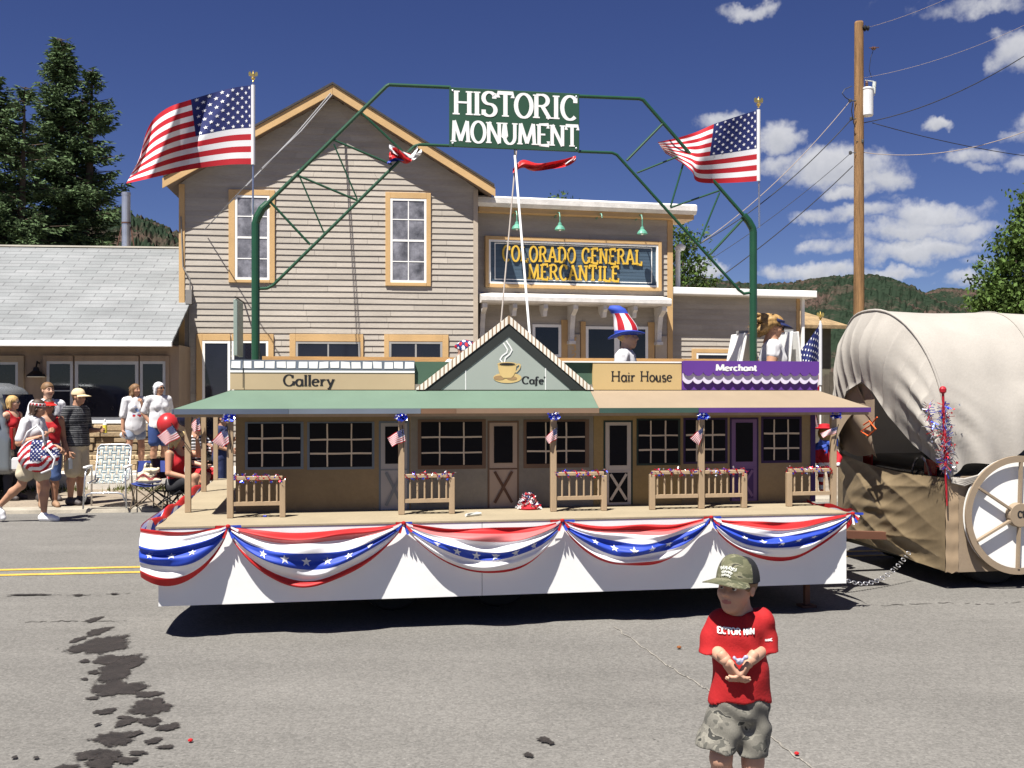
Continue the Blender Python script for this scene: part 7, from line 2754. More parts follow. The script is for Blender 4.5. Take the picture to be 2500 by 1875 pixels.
    def visor(s, m, name='visor'):
        b = MB()
        b.lathe([(.375, .22), (.39, .24), (.385, .36), (.37, .37)], (0, .07, 0), 28)
        b.f = b.f[:-2]; b.m = b.m[:-2]
        b.v = [(x * (1.0), .07 + (y - .07) * 1.14, z) for x, y, z in b.v]
        def br(s_, t):
            a = -1.15 + 2.3 * s_
            r = .40 + .36 * t * cos(a * 1.15) ** .8
            return (sin(a) * r * .98, .03 - cos(a) * r * 1.12, .27 - .10 * t - .10 * a * a * .25)
        b.grid(br, 18, 6)
        b.grid(lambda s_, t: (lambda p: (p[0], p[1], p[2] - .025))(br(s_, 1 - t)), 18, 6)
        return s.head_obj(name, b, m)
    def cap(s, m, name='cap', mesh_m=None, top=.60):
        b = MB()
        prof = [(.41 * cos(a) ** .8, .17 + (top - .17) * sin(a)) for a in [pi / 2 * k / 9 for k in range(10)]]
        prof[-1] = (.01, top)
        b.lathe([(.40, .13)] + prof, (0, .0, 0), 32)
        b.v = [(x * .97, .07 + y * 1.14, z) for x, y, z in b.v]
        if mesh_m:
            for i, f in enumerate(b.f):
                if sum(b.v[k][1] for k in f) / len(f) > .08:
                    b.m[i] = 1
        def br(s_, t):
            a = -1.2 + 2.4 * s_
            r = .395 + .40 * t * max(0, cos(a * 1.2)) ** .7
            return (sin(a) * r * .98, .06 - cos(a) * r * 1.14, .20 - .09 * t - .05 * a * a + .0)
        b.grid(br, 20, 6)
        b.grid(lambda s_, t: (lambda p: (p[0], p[1], p[2] - .03))(br(s_, 1 - t)), 20, 6)
        return s.head_obj(name, b, [m, mesh_m] if mesh_m else m)

m_tee = mat('white cotton', (.56, .56, .58), .8, .05, 5)
m_redc = mat('red cotton', (.40, .012, .018), .8, .10, 6)
m_khaki = mat('khaki cotton', (.46, .40, .29), .85, .08, 5)
m_navy = mat('navy cotton', (.022, .030, .085), .85, .12, 6)
m_denim = mat('blue denim', (.055, .095, .22), .85, .18, 10)
m_sneak = mat('white leather', (.74, .74, .76), .5, .04)
m_sole = mat('white rubber', (.70, .70, .68), .6)
m_darksh = mat('dark leather', (.06, .05, .05), .6, .1)
blonde = mat('blonde hair', (.40, .26, .10), .6, .25, 12, stretch=(3, 3, .5), fine=.3, fs=40)
dkbrown = mat('dark brown hair', (.045, .025, .015), .55, .3, 12, stretch=(3, 3, .5), fine=.3, fs=40)
ltbrown = mat('light brown hair', (.17, .095, .045), .6, .25, 12, stretch=(3, 3, .5), fine=.3, fs=40)
whiteh = mat('white hair', (.58, .58, .60), .6, .12, 12, fine=.2, fs=40)
platin = mat('pale blonde hair', (.55, .42, .20), .6, .22, 12, stretch=(3, 3, .5), fine=.3, fs=40)
TAN = (.40, .215, .135)
FAIR = (.50, .30, .21)
DTAN = (.30, .15, .09)
R90 = pi / 2
def stripes(fr_, a=0, b_=1, duty=.35, ax=2):
    return lambda c: b_ if ((c[ax] * fr_) % 1) < duty else a

# --- woman striding along the road edge with the flag bag
p = px_ground(82, 1274)
W1 = Person('woman in white tee striding right along the road edge with a flag print bag', (p.x, p.y, 0), 1.63, R90 * .92, dict(
    head=(.0, -.045, .925), neck=(0, -.022, .855), chest=(0, -.012, .735),
    elR=(-.135, .045, .645), wrR=(-.10, -.11, .69), elL=(.13, -.02, .64), wrL=(.10, -.15, .60),
    knL=(.05, -.075, .285), anL=(.05, -.06, .045), hpR=(-.05, .01, .515), knR=(-.05, .075, .30), anR=(-.045, .275, .125)), TAN, 1.0, female=True, turn=(.15, .1, 0),
    toes=dict(R=(-.045, .235, .035)))
W1.body(dict(R=dict(curl=1.1, palm=(.3, -.2, 1)), L=dict(curl=1.0, palm=(-.5, 0, -1))))
W1.tee(m_tee, .8, .50, .016, seed=4, paint=lambda c: 0)
W1.shorts(m_khaki, .55, .014, .03, top=.55)
W1.shoes(m_sneak, .010, m_sole)
W1.hair(dkbrown, 'bob', 3)
b = MB()
b.lathe([(.385, .10), (.405, .13), (.40, .27), (.38, .29)], (0, .06, 0), 40)
b.f = b.f[:-2]
b.m = [(0, 1, 2)[(i % 40) % 3] if (i // 40) == 1 else 1 for i in range(len(b.f))]
b.v = [(x, .06 + (y - .06) * 1.15, z) for x, y, z in b.v]
W1.head_obj('headband', b, [m_fred, m_fwhite, m_fred])
# flag print bag
bg = thing('tote_bag', 'bulging flag print tote bag carried by the striding woman', 'bag', (p.x + .16, p.y - .22, .70), .0)
S = SDF((-.36, -.25, -.08), (.36, .25, .55), .012)
S.ell((0, 0, .17), (.27, .13, .19), .03).ell((.0, 0, .30), (.21, .10, .10), .05).wrinkle(.014, 26, 3)
S.cut((0, 0, 1), .40)
b = S.mesh()
for i, f in enumerate(b.f):
    c = [sum(b.v[k][q] for k in f) / 4 for q in range(3)]
    t = (c[0] * .9 + c[2] * .75) + .05 * sin(c[2] * 14 + c[0] * 7)
    band = int(math.floor((c[2] * 1.0 - c[0] * .55 + .03 * sin(c[0] * 20)) / .048))
    b.m[i] = 2 if (abs(c[0] - .02) < .075 and c[2] > .12) or (c[0] > .06 and .19 < c[2] < .27) else (0 if band % 2 else 1)
    if b.m[i] == 2 and sin(c[0] * 120) * sin(c[2] * 120) > .5:
        b.m[i] = 1
obj('bag', b, [m_fred, m_fwhite, m_fblue], parent=bg, smooth=True)
b = MB()
b.tube([(-.16, -.10, .34), (-.09, -.10, .50), (.02, -.08, .58), (.09, -.08, .50), (.13, -.10, .33)], .014, 8)
b.tube([(.15, -.12, .30), (.27, -.13, .16), (.24, -.13, .03), (.10, -.14, -.03)], .013, 8)
obj('strap', b, m_fwhite, parent=bg, smooth=True)

# --- man in white shirt
KZ = .062
p = px_at(116, HY, 16.2)
M2 = Person('tall fair haired man in white tee and khaki shorts behind the group', (p.x, p.y, KZ), 1.80, R90 * .45, dict(elR=(-.15, .03, .64), wrR=(-.12, -.06, .52), elL=(.15, .0, .64), wrL=(.11, -.09, .53)), FAIR, 1.12, turn=(.25, 0, 0))
M2.body().tee(m_tee, .9, .47, .02, seed=8)
M2.shorts(m_khaki, .92, .018, .03)
M2.shoes(m_darksh)
M2.hair(ltbrown, 'short', 5)
# --- woman with the red visor
p = px_at(118, HY, 15.3)
W3 = Person('woman in red visor, red sleeveless top and denim shorts', (p.x, p.y, KZ), 1.55, R90 * .35, dict(elR=(-.13, .0, .65), wrR=(-.03, -.10, .70), elL=(.135, .04, .65), wrL=(.145, -.01, .50)), DTAN, 1.08, female=True, turn=(.2, .1, 0))
W3.body(dict(R=dict(curl=1.0)))
W3.tank(m_redc, .50, seed=6)
W3.shorts(m_denim, .98, .014, .012)
W3.shoes(mat('tan sandal', (.25, .15, .09), .7), .003)
W3.hair(dkbrown, 'bob', 9)
W3.visor(mat('red visor cloth', (.50, .015, .01), .6))
# --- man with cap, drink and dark striped polo
p = px_at(186, HY, 15.7)
M4 = Person('man in pale cap, dark striped polo and khaki shorts holding a drink', (p.x, p.y, KZ), 1.70, R90 * .80, dict(elR=(-.15, .04, .64), wrR=(-.14, -.03, .47), elL=(.14, -.01, .64), wrL=(.13, -.14, .64), head=(0, -.03, .93)), TAN, 1.16, turn=(.1, .05, 0))
M4.body(dict(L=dict(curl=1.1, palm=(-1, 0, 0)), R=dict(curl=.8)))
m_polo = mat('charcoal polo', (.022, .024, .028), .85, .1)
m_polos = mat('grey stripe', (.13, .13, .135), .85, .1)
M4.tee([m_polo, m_polos], .95, .505, .018, seed=12, paint=stripes(34, 0, 1, .28))
M4.shorts(m_khaki, .95, .018, .03)
M4.shoes(m_darksh)
M4.hair(ltbrown, 'short', 5)
M4.cap(mat('cream cap cloth', (.56, .45, .28), .8))
wl = M4.J['wrL']
gp = Matrix.Translation(Vector((p.x, p.y, KZ))) @ Rz(R90 * .80) @ (wl + Vector((-.01, -.10, .02)))
dr = thing('drink_bottle', 'clear bottle of yellow drink in the hand of the man with the cap', 'bottle', tuple(gp))
b = MB(); b.lathe([(.028, -.07), (.032, -.06), (.032, .06), (.028, .075), (.012, .10), (.012, .12)], (0, 0, 0), 14)
for i in range(len(b.f)): b.m[i] = 1 if 14 <= i < 28 else 0
obj('bottle', b, [mat('clear plastic', (.6, .62, .62), .2), mat('yellow label', (.75, .60, .06), .5)], parent=dr)
b = MB(); b.lathe([(.014, .121), (.014, .145), (.004, .147)], (0, 0, 0), 12)
obj('cap', b, m_white, parent=dr)
rw = Matrix.Translation(Vector((p.x, p.y, KZ))) @ Rz(R90 * .80) @ (M4.J['wrR'] + Vector((-.01, -.06, -.12)))
b = MB(); b.box(rw.x - .004, rw.x + .004, rw.y - .06, rw.y + .06, rw.z - .14, rw.z + .02)
tag(obj('leaflet', b, mat('pale blue leaflet', (.45, .50, .55), .6)), 'pale blue leaflet hanging from the hand of the man with the cap', 'paper')
# --- blonde woman in red at the far left
p = px_at(30, HY, 16.4)
W5 = Person('blonde woman in red sleeveless top and dark jeans at the left picture edge', (p.x, p.y, KZ), 1.60, R90 * .9, dict(elR=(-.16, .10, .70), wrR=(-.12, .26, .62), elL=(.13, .02, .64), wrL=(.12, -.06, .52)), FAIR, 1.0, female=True, turn=(.2, 0, 0))
W5.body().tank(m_redc, .52, seed=7)
W5.shorts(mat('dark jeans', (.018, .020, .032), .85, .2), 1.93, .012, .004, name='jeans')
W5.shoes(m_darksh).hair(blonde, 'bob', 4)
W5.sunglasses()
# --- girl and older woman on the raised walk
p = px_at(330, HY, 18.6)
G6 = Person('girl with long fair hair and long white printed tee on the raised walk', (p.x, p.y, .31), 1.55, R90 * .45, dict(elR=(-.13, .02, .64), wrR=(-.14, .0, .49), elL=(.10, -.04, .655), wrL=(.035, -.11, .775), anL=(.075, .012, .045), anR=(-.085, .012, .045), knL=(.07, -.012, .285), knR=(-.075, -.012, .285)), TAN, .92, female=True, turn=(.45, 0, 0))
G6.body(dict(L=dict(curl=1.2, palm=(-.5, .5, 0))))
pr_ = mat('printed blue', (.16, .24, .46), .8)
def tpaint(c):
    if c[1] < -.05 and abs(c[0]) < .09 and .95 < c[2] < 1.17 and sin(c[0] * 60 + c[2] * 25) + sin(c[2] * 70) > .3:
        return 1 if c[2] > 1.02 else 2
    return 0
G6.tee([m_tee, pr_, m_redc], .95, .43, .024, seed=14, paint=tpaint, loose=.015)
G6.shorts(mat('pale denim', (.28, .33, .42), .8), .42, .012, .012)
G6.shoes(m_sneak, .008, m_sole).hair(ltbrown, 'long', 6)
p2 = px_at(388, HY, 18.55)
W7 = Person('older woman with short white hair, white tee and navy shorts on the raised walk', (p2.x, p2.y, .31), 1.58, R90 * .42, dict(elR=(-.155, .05, .66), wrR=(-.105, .0, .56), elL=(.15, .05, .66), wrL=(.10, .04, .55)), TAN, 1.02, female=True, turn=(.45, .05, 0))
W7.body().tee(m_tee, .85, .50, .016, seed=15)
W7.shorts(mat('navy blue shorts', (.025, .05, .16), .85, .15, 8), .72, .016, .02)
W7.shoes(m_sneak, .008, m_sole).hair(whiteh, 'bob', 7)
W7.sunglasses()
b = MB()
q = px_at(306, 1062, 18.5)
S = SDF((-.14, -.08, -.12), (.14, .08, .12), .01)
S.ell((0, 0, 0), (.10, .04, .06), .02).wrinkle(.012, 45, 3)
b = S.mesh().xf(Matrix.Translation(q))
tag(obj('plastic_bag', b, m_fwhite, smooth=True), 'crumpled white plastic bag in the hand of the long haired girl', 'bag')
# --- seated blonde woman in red with phone/flag
def sit(hz=.0):
    return dict(pelvis=(0, .03, .285), belly=(0, .03, .375), chest=(0, .02, .49), neck=(0, .012, .61), head=(0, -.01, .69),
                hpL=(.05, .02, .27), hpR=(-.05, .02, .27), knL=(.06, -.22, .275), knR=(-.055, -.22, .27), anL=(.05, -.20, .045), anR=(-.045, -.19, .045),
                shL=(.105, .02, .565), shR=(-.105, .02, .565), elL=(.135, -.01, .42), elR=(-.135, -.0, .40), wrL=(.07, -.14, .38), wrR=(-.06, -.15, .36))
p = px_at(437, HY, 15.35)
P8 = sit()
for k_ in ('pelvis', 'belly', 'chest', 'neck', 'head', 'hpL', 'hpR', 'shL', 'shR', 'elL', 'elR', 'wrL', 'wrR'):
    P8[k_] = (P8[k_][0], P8[k_][1], P8[k_][2] - .10)
P8.update(elL=(.15, -.09, .45), wrL=(.06, -.15, .56))
W8 = Person('seated blonde woman in a red tank top behind the left porch post', (p.x, p.y, KZ), 1.66, R90 * .75, P8, TAN, 1.02, female=True, turn=(.1, .1, 0))
W8.body(dict(R=dict(curl=.9, palm=(.3, 0, 1)), L=dict(curl=.9, palm=(-.3, .6, .2))))
W8.tank(m_redc, .17, seed=9)
W8.shorts(mat('black shorts', (.02, .02, .024), .8), .55, .012, .01)
W8.shoes(m_darksh, .004).hair(platin, 'wavy', 11)
# her folding chair
ch = thing('camp_chair', 'black folding camp chair under the seated blonde woman', 'chair', (p.x, p.y, KZ), R90 * .75)
m_frame = mat('black chair tube', (.02, .02, .022), .4)
def campchair(e, w, d, sh, bh, seatm, framem, backm=None):
    b = MB()
    for sg in (-1, 1):
        b.tube([(sg * w, -d, 0), (-sg * w, -d, sh)], .009, 8)
        b.tube([(sg * w, d, 0), (-sg * w, d, sh)], .009, 8)
        b.tube([(sg * w, -d, 0), (sg * w, d, sh)], .009, 8)
        b.tube([(sg * w, d, 0), (sg * w, -d, sh)], .009, 8)
        b.tube([(sg * w, d, 0), (sg * w, d + .04, bh)], .010, 8)
    obj('frame', b, framem, parent=e)
    b = MB()
    b.grid(lambda s, t: (w * (2 * s - 1), d * (2 * t - 1), sh - .04 * sin(pi * s)), 10, 8)
    b.grid(lambda s, t: (w * (2 * s - 1), d * (1 - 2 * t), sh - .012 - .04 * sin(pi * s)), 10, 8)
    obj('seat', b, seatm, parent=e)
    b = MB()
    b.grid(lambda s, t: (w * (2 * s - 1), d + .02 + .03 * t + .04 * sin(pi * s), sh + .14 + (bh - sh - .14) * t), 10, 8)
    b.grid(lambda s, t: (w * (2 * s - 1), d + .03 + .03 * (1 - t) + .04 * sin(pi * s), sh + .14 + (bh - sh - .14) * (1 - t)), 10, 8)
    obj('backrest', b, backm or seatm, parent=e)
campchair(ch, .26, .23, .26, .70, mat('black chair cloth', (.02, .02, .025), .8), m_frame)
# --- dark haired child in navy behind the front left porch post, and a person in a striped top
p = px_at(541, HY, 15.4)
N9 = Person('dark haired child in navy seen between the left porch posts', (p.x, p.y, KZ), 1.36, R90 * 1.0, dict(elL=(.13, -.03, .66), wrL=(.09, -.13, .72), elR=(-.13, .02, .65), wrR=(-.10, -.12, .60)), TAN, 1.05, child=True, hk=.15, turn=(0, -.1, 0))
N9.body(dict(R=dict(curl=1.0), L=dict(curl=1.0))).tee(m_navy, .95, .42, .016, seed=18)
N9.shorts(m_navy, 1.9, .014, .008, name='trousers').shoes(m_sneak, .006, m_sole).hair(dkbrown, 'short', 8)
p = px_at(478, HY, 15.7)
P10 = sit(); P10.update(elL=(.14, -.08, .46), wrL=(.08, -.13, .50))
N10 = Person('seated person in a black and white striped top behind the middle porch post', (p.x, p.y, KZ), 1.66, R90 * .6, P10, FAIR, 1.05)
N10.body().tee([mat('black knit', (.02, .02, .022), .85), m_tee], .95, .26, .016, seed=19, paint=stripes(22, 0, 1, .4))
N10.shorts(m_redc, .9, .014, .02).shoes(m_sneak, .006, m_sole).hair(dkbrown, 'short', 10)
ch2 = thing('camp_chair', 'red folding camp chair under the person in the striped top', 'chair', (p.x, p.y, KZ), R90 * .6)
campchair(ch2, .27, .24, .42, .85, m_redc, m_frame)

# --- riders on the float
def on_deck(px, w):
    q = FP.W(FP.u(px, w), w, ZD + .009)
    return (q.x, q.y, q.z)
C11 = Person('child on the float in a tall Uncle Sam style striped hat and white tee', on_deck(1528, 2.1), 1.56, R90 * .8, None, FAIR, .95, child=True, hk=.142, turn=(.1, 0, 0))
C11.body().tee(m_tee, .9, .45, .018, seed=21)
C11.shorts(m_denim, .9, .014, .02).shoes(m_sneak).hair(blonde, 'short', 5)
# hat: bent tall crown, wide brim
def hatc(t):
    return Vector((.05 * sin(3 * t), .06 + .50 * t * t, .07 + 1.25 * t))
b = MB()
n = 30
rings = [hatc(k / 12) for k in range(13)]
o = len(b.v)
for k, c in enumerate(rings):
    t = k / 12
    r = .45 - .10 * t + .045 * sin(6.5 * t) - (.16 if k == 12 else 0)
    for j in range(n):
        a = 2 * pi * j / n
        b.v.append((c.x + r * cos(a), c.y + r * 1.1 * sin(a), c.z + (.03 if k == 12 else 0)))
for k in range(12):
    for j in range(n):
        b.f.append([k * n + j, k * n + (j + 1) % n, (k + 1) * n + (j + 1) % n, (k + 1) * n + j])
        b.m.append(2 if k > 8 or k < 2 else (0 if (j // 3) % 2 == 0 else 1))
b.f.append([12 * n + j for j in range(n)]); b.m.append(2)
hat_ = C11.head_obj('hat', b, [m_fred, m_fwhite, mat('bright blue felt', (.03, .07, .42), .7)])
b = MB()
b.lathe([(.36, .05), (.70, .02), (.73, .04), (.72, .065), (.40, .09)], (0, .06, 0), 40)
b.v = [(x, .06 + (y - .06) * 1.1, z + .30 * (x * x) - .16 * (y - .06)) for x, y, z in b.v]
C11.head_obj('hat_brim', b, mat('bright blue felt', (.03, .07, .42), .7))
W12 = Person('woman on the float with wavy blonde hair, navy visor and white top', on_deck(1886, 2.35), 1.70, R90 * .92, dict(elR=(-.14, .03, .66), wrR=(-.10, -.12, .60), elL=(.13, -.05, .66), wrL=(.09, -.19, .60)), TAN, 1.10, female=True, turn=(0, .3, 0))
W12.body(dict(R=dict(curl=.8, palm=(.3, 0, -1)), L=dict(curl=.8, palm=(-.3, 0, -1))))
W12.tee(m_tee, .30, .5, .013, seed=22)
W12.shorts(m_denim, .8, .014, .02).shoes(m_sneak).hair(mat('golden blonde hair', (.30, .18, .065), .6, .35, 12, stretch=(3, 3, .5), fine=.4, fs=40), 'blown', 13)  # hair colour is golden blonde, streaked by noise
W12.visor(mat('navy visor cloth', (.012, .018, .07), .6))
W12.sunglasses()
b = MB()
J = W12.J
b.grid(lambda s, t: tuple(Vector((.085 * W12.h, -.078 * W12.h - .012, .80 * W12.h)).lerp(Vector((-.06 * W12.h, -.080 * W12.h - .018, .56 * W12.h)), s) + Vector((.02 * (t - .5) * 2.2, -.035 * sin(pi * s), .03 * (t - .5)))), 12, 4)
obj('camera_strap', b, m_darksh, parent=W12.e)
C13 = Person('child on the float in a patriotic bandana bending behind the cafe gable', on_deck(1090, 2.35), 1.44, R90 * .9, dict(head=(0, -.13, .90), neck=(0, -.06, .845), chest=(0, -.02, .735), shL=(.105, -.02, .80), shR=(-.105, -.02, .80)), FAIR, 1.0, child=True, hk=.15, turn=(0, .55, 0))
C13.body().tee(m_tee, .9, .45, .016, seed=25)
C13.shorts(m_denim, .9, .014, .02).shoes(m_sneak)
S = SDF((-.5, -.55, -.25), (.5, .65, .65), .03)
S.ell((0, .07, .18), (.39, .46, .40), .03).cut((0, -.25, -1), -.08).ell((0, .52, .05), (.08, .10, .10), .05)
S.wrinkle(.012, 16, 2)
b = S.mesh()
for i, f in enumerate(b.f):
    c = [sum(b.v[k][q] for k in f) / 4 for q in range(3)]
    q = sin(c[0] * 17 + c[2] * 11) + sin(c[1] * 19 - c[2] * 13 + 1)
    b.m[i] = 1 if q > .75 else (0 if q < -.8 else 2)
C13.head_obj('bandana', b, [m_fred, m_fwhite, m_fblue])
# ================================================================== THE BOY IN FRONT
BX, BY = (1800 - CX) / F_PX * 4.0, 4.0
BH = 1.10
def bj(px, py, y=0.0):
    """joint from the photograph at the boy's distance, in fractions of his height"""
    Y = BY + y
    return (((px - CX) / F_PX * Y - BX) / BH, y / BH, (CAMH - (py - HY) / F_PX * Y) / BH)
boy_pose = dict(
    head=bj(1797, 1436, .0), neck=bj(1806, 1496, .03), chest=bj(1808, 1570, .015), belly=bj(1806, 1648, .0), pelvis=bj(1803, 1722, .02),
    shR=bj(1754, 1516, .02), elR=bj(1736, 1578, .02), wrR=bj(1771, 1611, -.088),
    shL=bj(1860, 1520, .02), elL=bj(1869, 1578, .02), wrL=bj(1832, 1611, -.088),
    hpR=bj(1776, 1740, .02), knR=bj(1760, 1850, -.03), anR=bj(1776, 1990, .05),
    hpL=bj(1836, 1740, .02), knL=bj(1838, 1858, .0), anL=bj(1838, 2015, .02))
BOY = Person('boy in camouflage cap, red tee and camouflage shorts standing in the road in front', (BX, BY, 0), BH, 0, boy_pose, (.44, .25, .17), .86, hk=.172, vs=.008, turn=(-.72, -.06, .03), child=True, handk=1.12)
# body with finer head and hands
h, J = BOY.h, BOY.J
S = BOY.grid()
BOY.torso(S)
S.cone(J['neck'] - Vector((0, 0, .04 * h)), J['neck'].lerp(J['head'], .6), .044 * h, .040 * h, .02)
for sd in 'LR':
    BOY.arm(S, sd, .004, upto=2)
    BOY.leg(S, sd, .002)
    an, t = J['an' + sd], BOY.toe(sd)
    S.chain([an + Vector((0, .018 * h, -.018 * h)), an.lerp(t, .5), t], [.024 * h, .022 * h, .017 * h], .02)
b = S.mesh()
hm = head_mb(BOY.HH, .0036, child=True)
b.merge(hm.xf(BOY.Mh))
for sd, sg in (('L', 1), ('R', -1)):
    w = J['wr' + sd]
    d = Vector((-.50 * sg, -.16, -.72))
    n = Vector((-.80 * sg, .45, .30))
    hb = hand_mb(-sg, .74, .0026, .62 if sd == 'L' else .5, .4, .9)
    b.merge(hb.xf(Matrix.Translation(w) @ orient(d, n)))
obj('body', b, [BOY.sk, m_lip, m_eyew, m_iris, m_brow], parent=BOY.e, smooth=True)
# big loose tee
m_redtee = mat('red jersey', (.35, .010, .012), .85, .06, 6, .12, 90, fine=.04, fs=60)
vs = .0062
def B(px, py, y=0.0):
    return Vector(bj(px, py, y)) * BH
T = BOY.grid(.10, vs)
Sg = np.meshgrid(*T.ax, indexing='ij')
for pts, c, d in (([B(1753, 1518, .018), B(1741, 1562, .018), B(1736, 1615, -.005)], B(1722, 1592, .0), Vector((-.22, -.10, -1))), ([B(1861, 1522, .018), B(1867, 1562, .018), B(1868, 1615, -.005)], B(1876, 1594, .0), Vector((.18, -.10, -1)))):
    A_ = BOY.grid(.10, vs)
    A_.chain(pts, [.044, .047, .051], .02)
    d = d.normalized()
    pl = (d.x * (Sg[0] - c.x) + d.y * (Sg[1] - c.y) + d.z * (Sg[2] - c.z)) + .006 * np.sin(Sg[0] * 60)
    T.D = np.minimum(T.D, np.maximum(A_.D, pl.astype(np.float32)))
S = BOY.grid(.10, vs)
S.cone(B(1762, 1514, .02), B(1854, 1517, .02), .048, .048, .03)
S.ell(B(1806, 1550, .015), (.098, .080, .10), .04)
S.ell(B(1806, 1630, .012), (.104, .090, .14), .04)
S.ell(B(1807, 1715, .010), (.113, .098, .17), .04)
D0, D1 = S.D, T.D
hh = np.maximum(.018 - np.abs(D0 - D1), 0) / .018
S.D = np.minimum(D0, D1) - hh * hh * .018 / 4
hemz = B(1800, 1708).z
S.D = np.maximum(S.D, (hemz + .010 * np.sin(Sg[0] * 24 + 1.2) - Sg[2]).astype(np.float32))
S.ell(J['neck'] + Vector((-.004, -.018, .030)), (.052, .056, .034), .01, 'sub')
# long soft folds falling from the chest and shoulders
fold = (np.sin(Sg[0] * 46 + 10 * Sg[2] + 1.4 * np.sin(Sg[2] * 9)) * .0065 * np.clip((B(0, 1600).z - Sg[2]) / .15, 0, 1)
        + np.sin((Sg[2] + .8 * np.abs(Sg[0])) * 52 + 2 * Sg[0] * 20) * .0035 * np.clip((Sg[2] - B(0, 1640).z) / .05, 0, 1)
        + np.sin(Sg[0] * 21 - Sg[2] * 33) * .003)
S.D = S.D + fold.astype(np.float32)
tee = S.mesh()
teeo = obj('shirt', tee, m_redtee, parent=BOY.e, smooth=True)
bv = BVHTree.FromPolygons([Vector(v) for v in tee.v], tee.f)
def onshirt(dx=0):
    def f(x, z, o):
        r = bv.ray_cast(Vector((x, -1, z)), Vector((0, 1, 0)))
        y = r[0].y if r[0] is not None else 0
        return (x, y - .0026 - o, z)
    return f
b = MB()
c0 = B(1801, 1551, -.08)
pf = onshirt()
lettering(b, 'ECTOR NIN', .135, .022, lambda x, z, o: pf(c0.x + x, c0.z + z, o), tv=.26, th=.17, serif=0, step=.0003, fine=.12)
obj('shirt_print', b, m_white, parent=teeo)
c1 = B(1879, 1567, -.05)
b = MB()
lettering(b, 'NINE', .030, .008, lambda x, z, o: pf(c1.x + x, c1.z + z, o), tv=.26, th=.2, serif=0, step=.0002, fine=.3)
obj('sleeve_print', b, m_white, parent=teeo)
# camouflage shorts
def camo(name, cols, sc):
    m = bpy.data.materials.new(name)
    m.use_nodes = True
    nt = m.node_tree
    bs = nt.nodes['Principled BSDF']
    tc = nt.nodes.new('ShaderNodeTexCoord').outputs['Object']
    mp = nd(nt, 'ShaderNodeMapping', {'Vector': tc, 'Scale': (1, 1, 1.6)})
    n1 = nd(nt, 'ShaderNodeTexNoise', {'Vector': mp.outputs[0], 'Scale': sc, 'Detail': 2.0, 'Roughness': .5, 'Distortion': .6})
    n2 = nd(nt, 'ShaderNodeTexNoise', {'Vector': mp.outputs[0], 'Scale': sc * 1.4, 'Detail': 2.0, 'Distortion': 1.0, 'Roughness': .5})
    a = mth(nt, 'GREATER_THAN', n1.outputs[0], .53)
    c = mth(nt, 'GREATER_THAN', n2.outputs[0], .55)
    d = mth(nt, 'GREATER_THAN', n2.outputs[0], .64)
    k = mixc(nt, a, cols[0], cols[1])
    k = mixc(nt, c, k, cols[2])
    k = mixc(nt, d, k, cols[3])
    fn_ = nd(nt, 'ShaderNodeTexNoise', {'Vector': tc, 'Scale': 160.0, 'Detail': 2.0})
    f = nd(nt, 'ShaderNodeMapRange', {0: fn_.outputs[0], 1: .3, 2: .7, 3: .88, 4: 1.1}).outputs[0]
    sc_ = nd(nt, 'ShaderNodeVectorMath', {0: k}, operation='SCALE')
    nt.links.new(f, sc_.inputs['Scale'])
    nt.links.new(sc_.outputs[0], bs.inputs['Base Color'])
    bs.inputs['Roughness'].default_value = .88
    return m
m_camo = camo('faded grey camouflage cloth', [(.135, .128, .108), (.08, .078, .066), (.19, .18, .15), (.032, .032, .028)], 12)
S = BOY.grid(.10, .0065)
S.ell(B(1806, 1722, .012), (.108, .090, .085), .03)
S.chain([B(1782, 1735, .015), B(1764, 1785, .0), B(1743, 1842, -.02)], [.066, .070, .078], .03)
S.chain([B(1834, 1735, .015), B(1836, 1790, .01), B(1832, 1862, .0)], [.058, .060, .066], .025)
S.cone(B(1733, 1790, .01), B(1728, 1818, .005), .030, .032, .02)      # cargo pockets
S.cone(B(1868, 1780, .02), B(1868, 1806, .015), .024, .026, .02)
Sg = np.meshgrid(*S.ax, indexing='ij')
lz = np.where(Sg[0] < B(1800, 0).x, B(0, 1820).z + (Sg[0] - B(1742, 0).x) * -.16, B(0, 1842).z - (Sg[0] - B(1830, 0).x) * .10)
S.D = np.maximum(S.D, (lz - Sg[2]).astype(np.float32))
S.D = S.D + (np.sin(Sg[2] * 70 + Sg[0] * 25 + 2 * np.sin(Sg[0] * 14)) * .0035 + np.sin(Sg[0] * 55 - Sg[2] * 30) * .0035).astype(np.float32)
so = obj('shorts', S.mesh(), m_camo, parent=BOY.e, smooth=True)
BOY.shoes(m_sneak, .006, m_sole)
# hair and ear side
BOY.hair(ltbrown, 'short', 4)
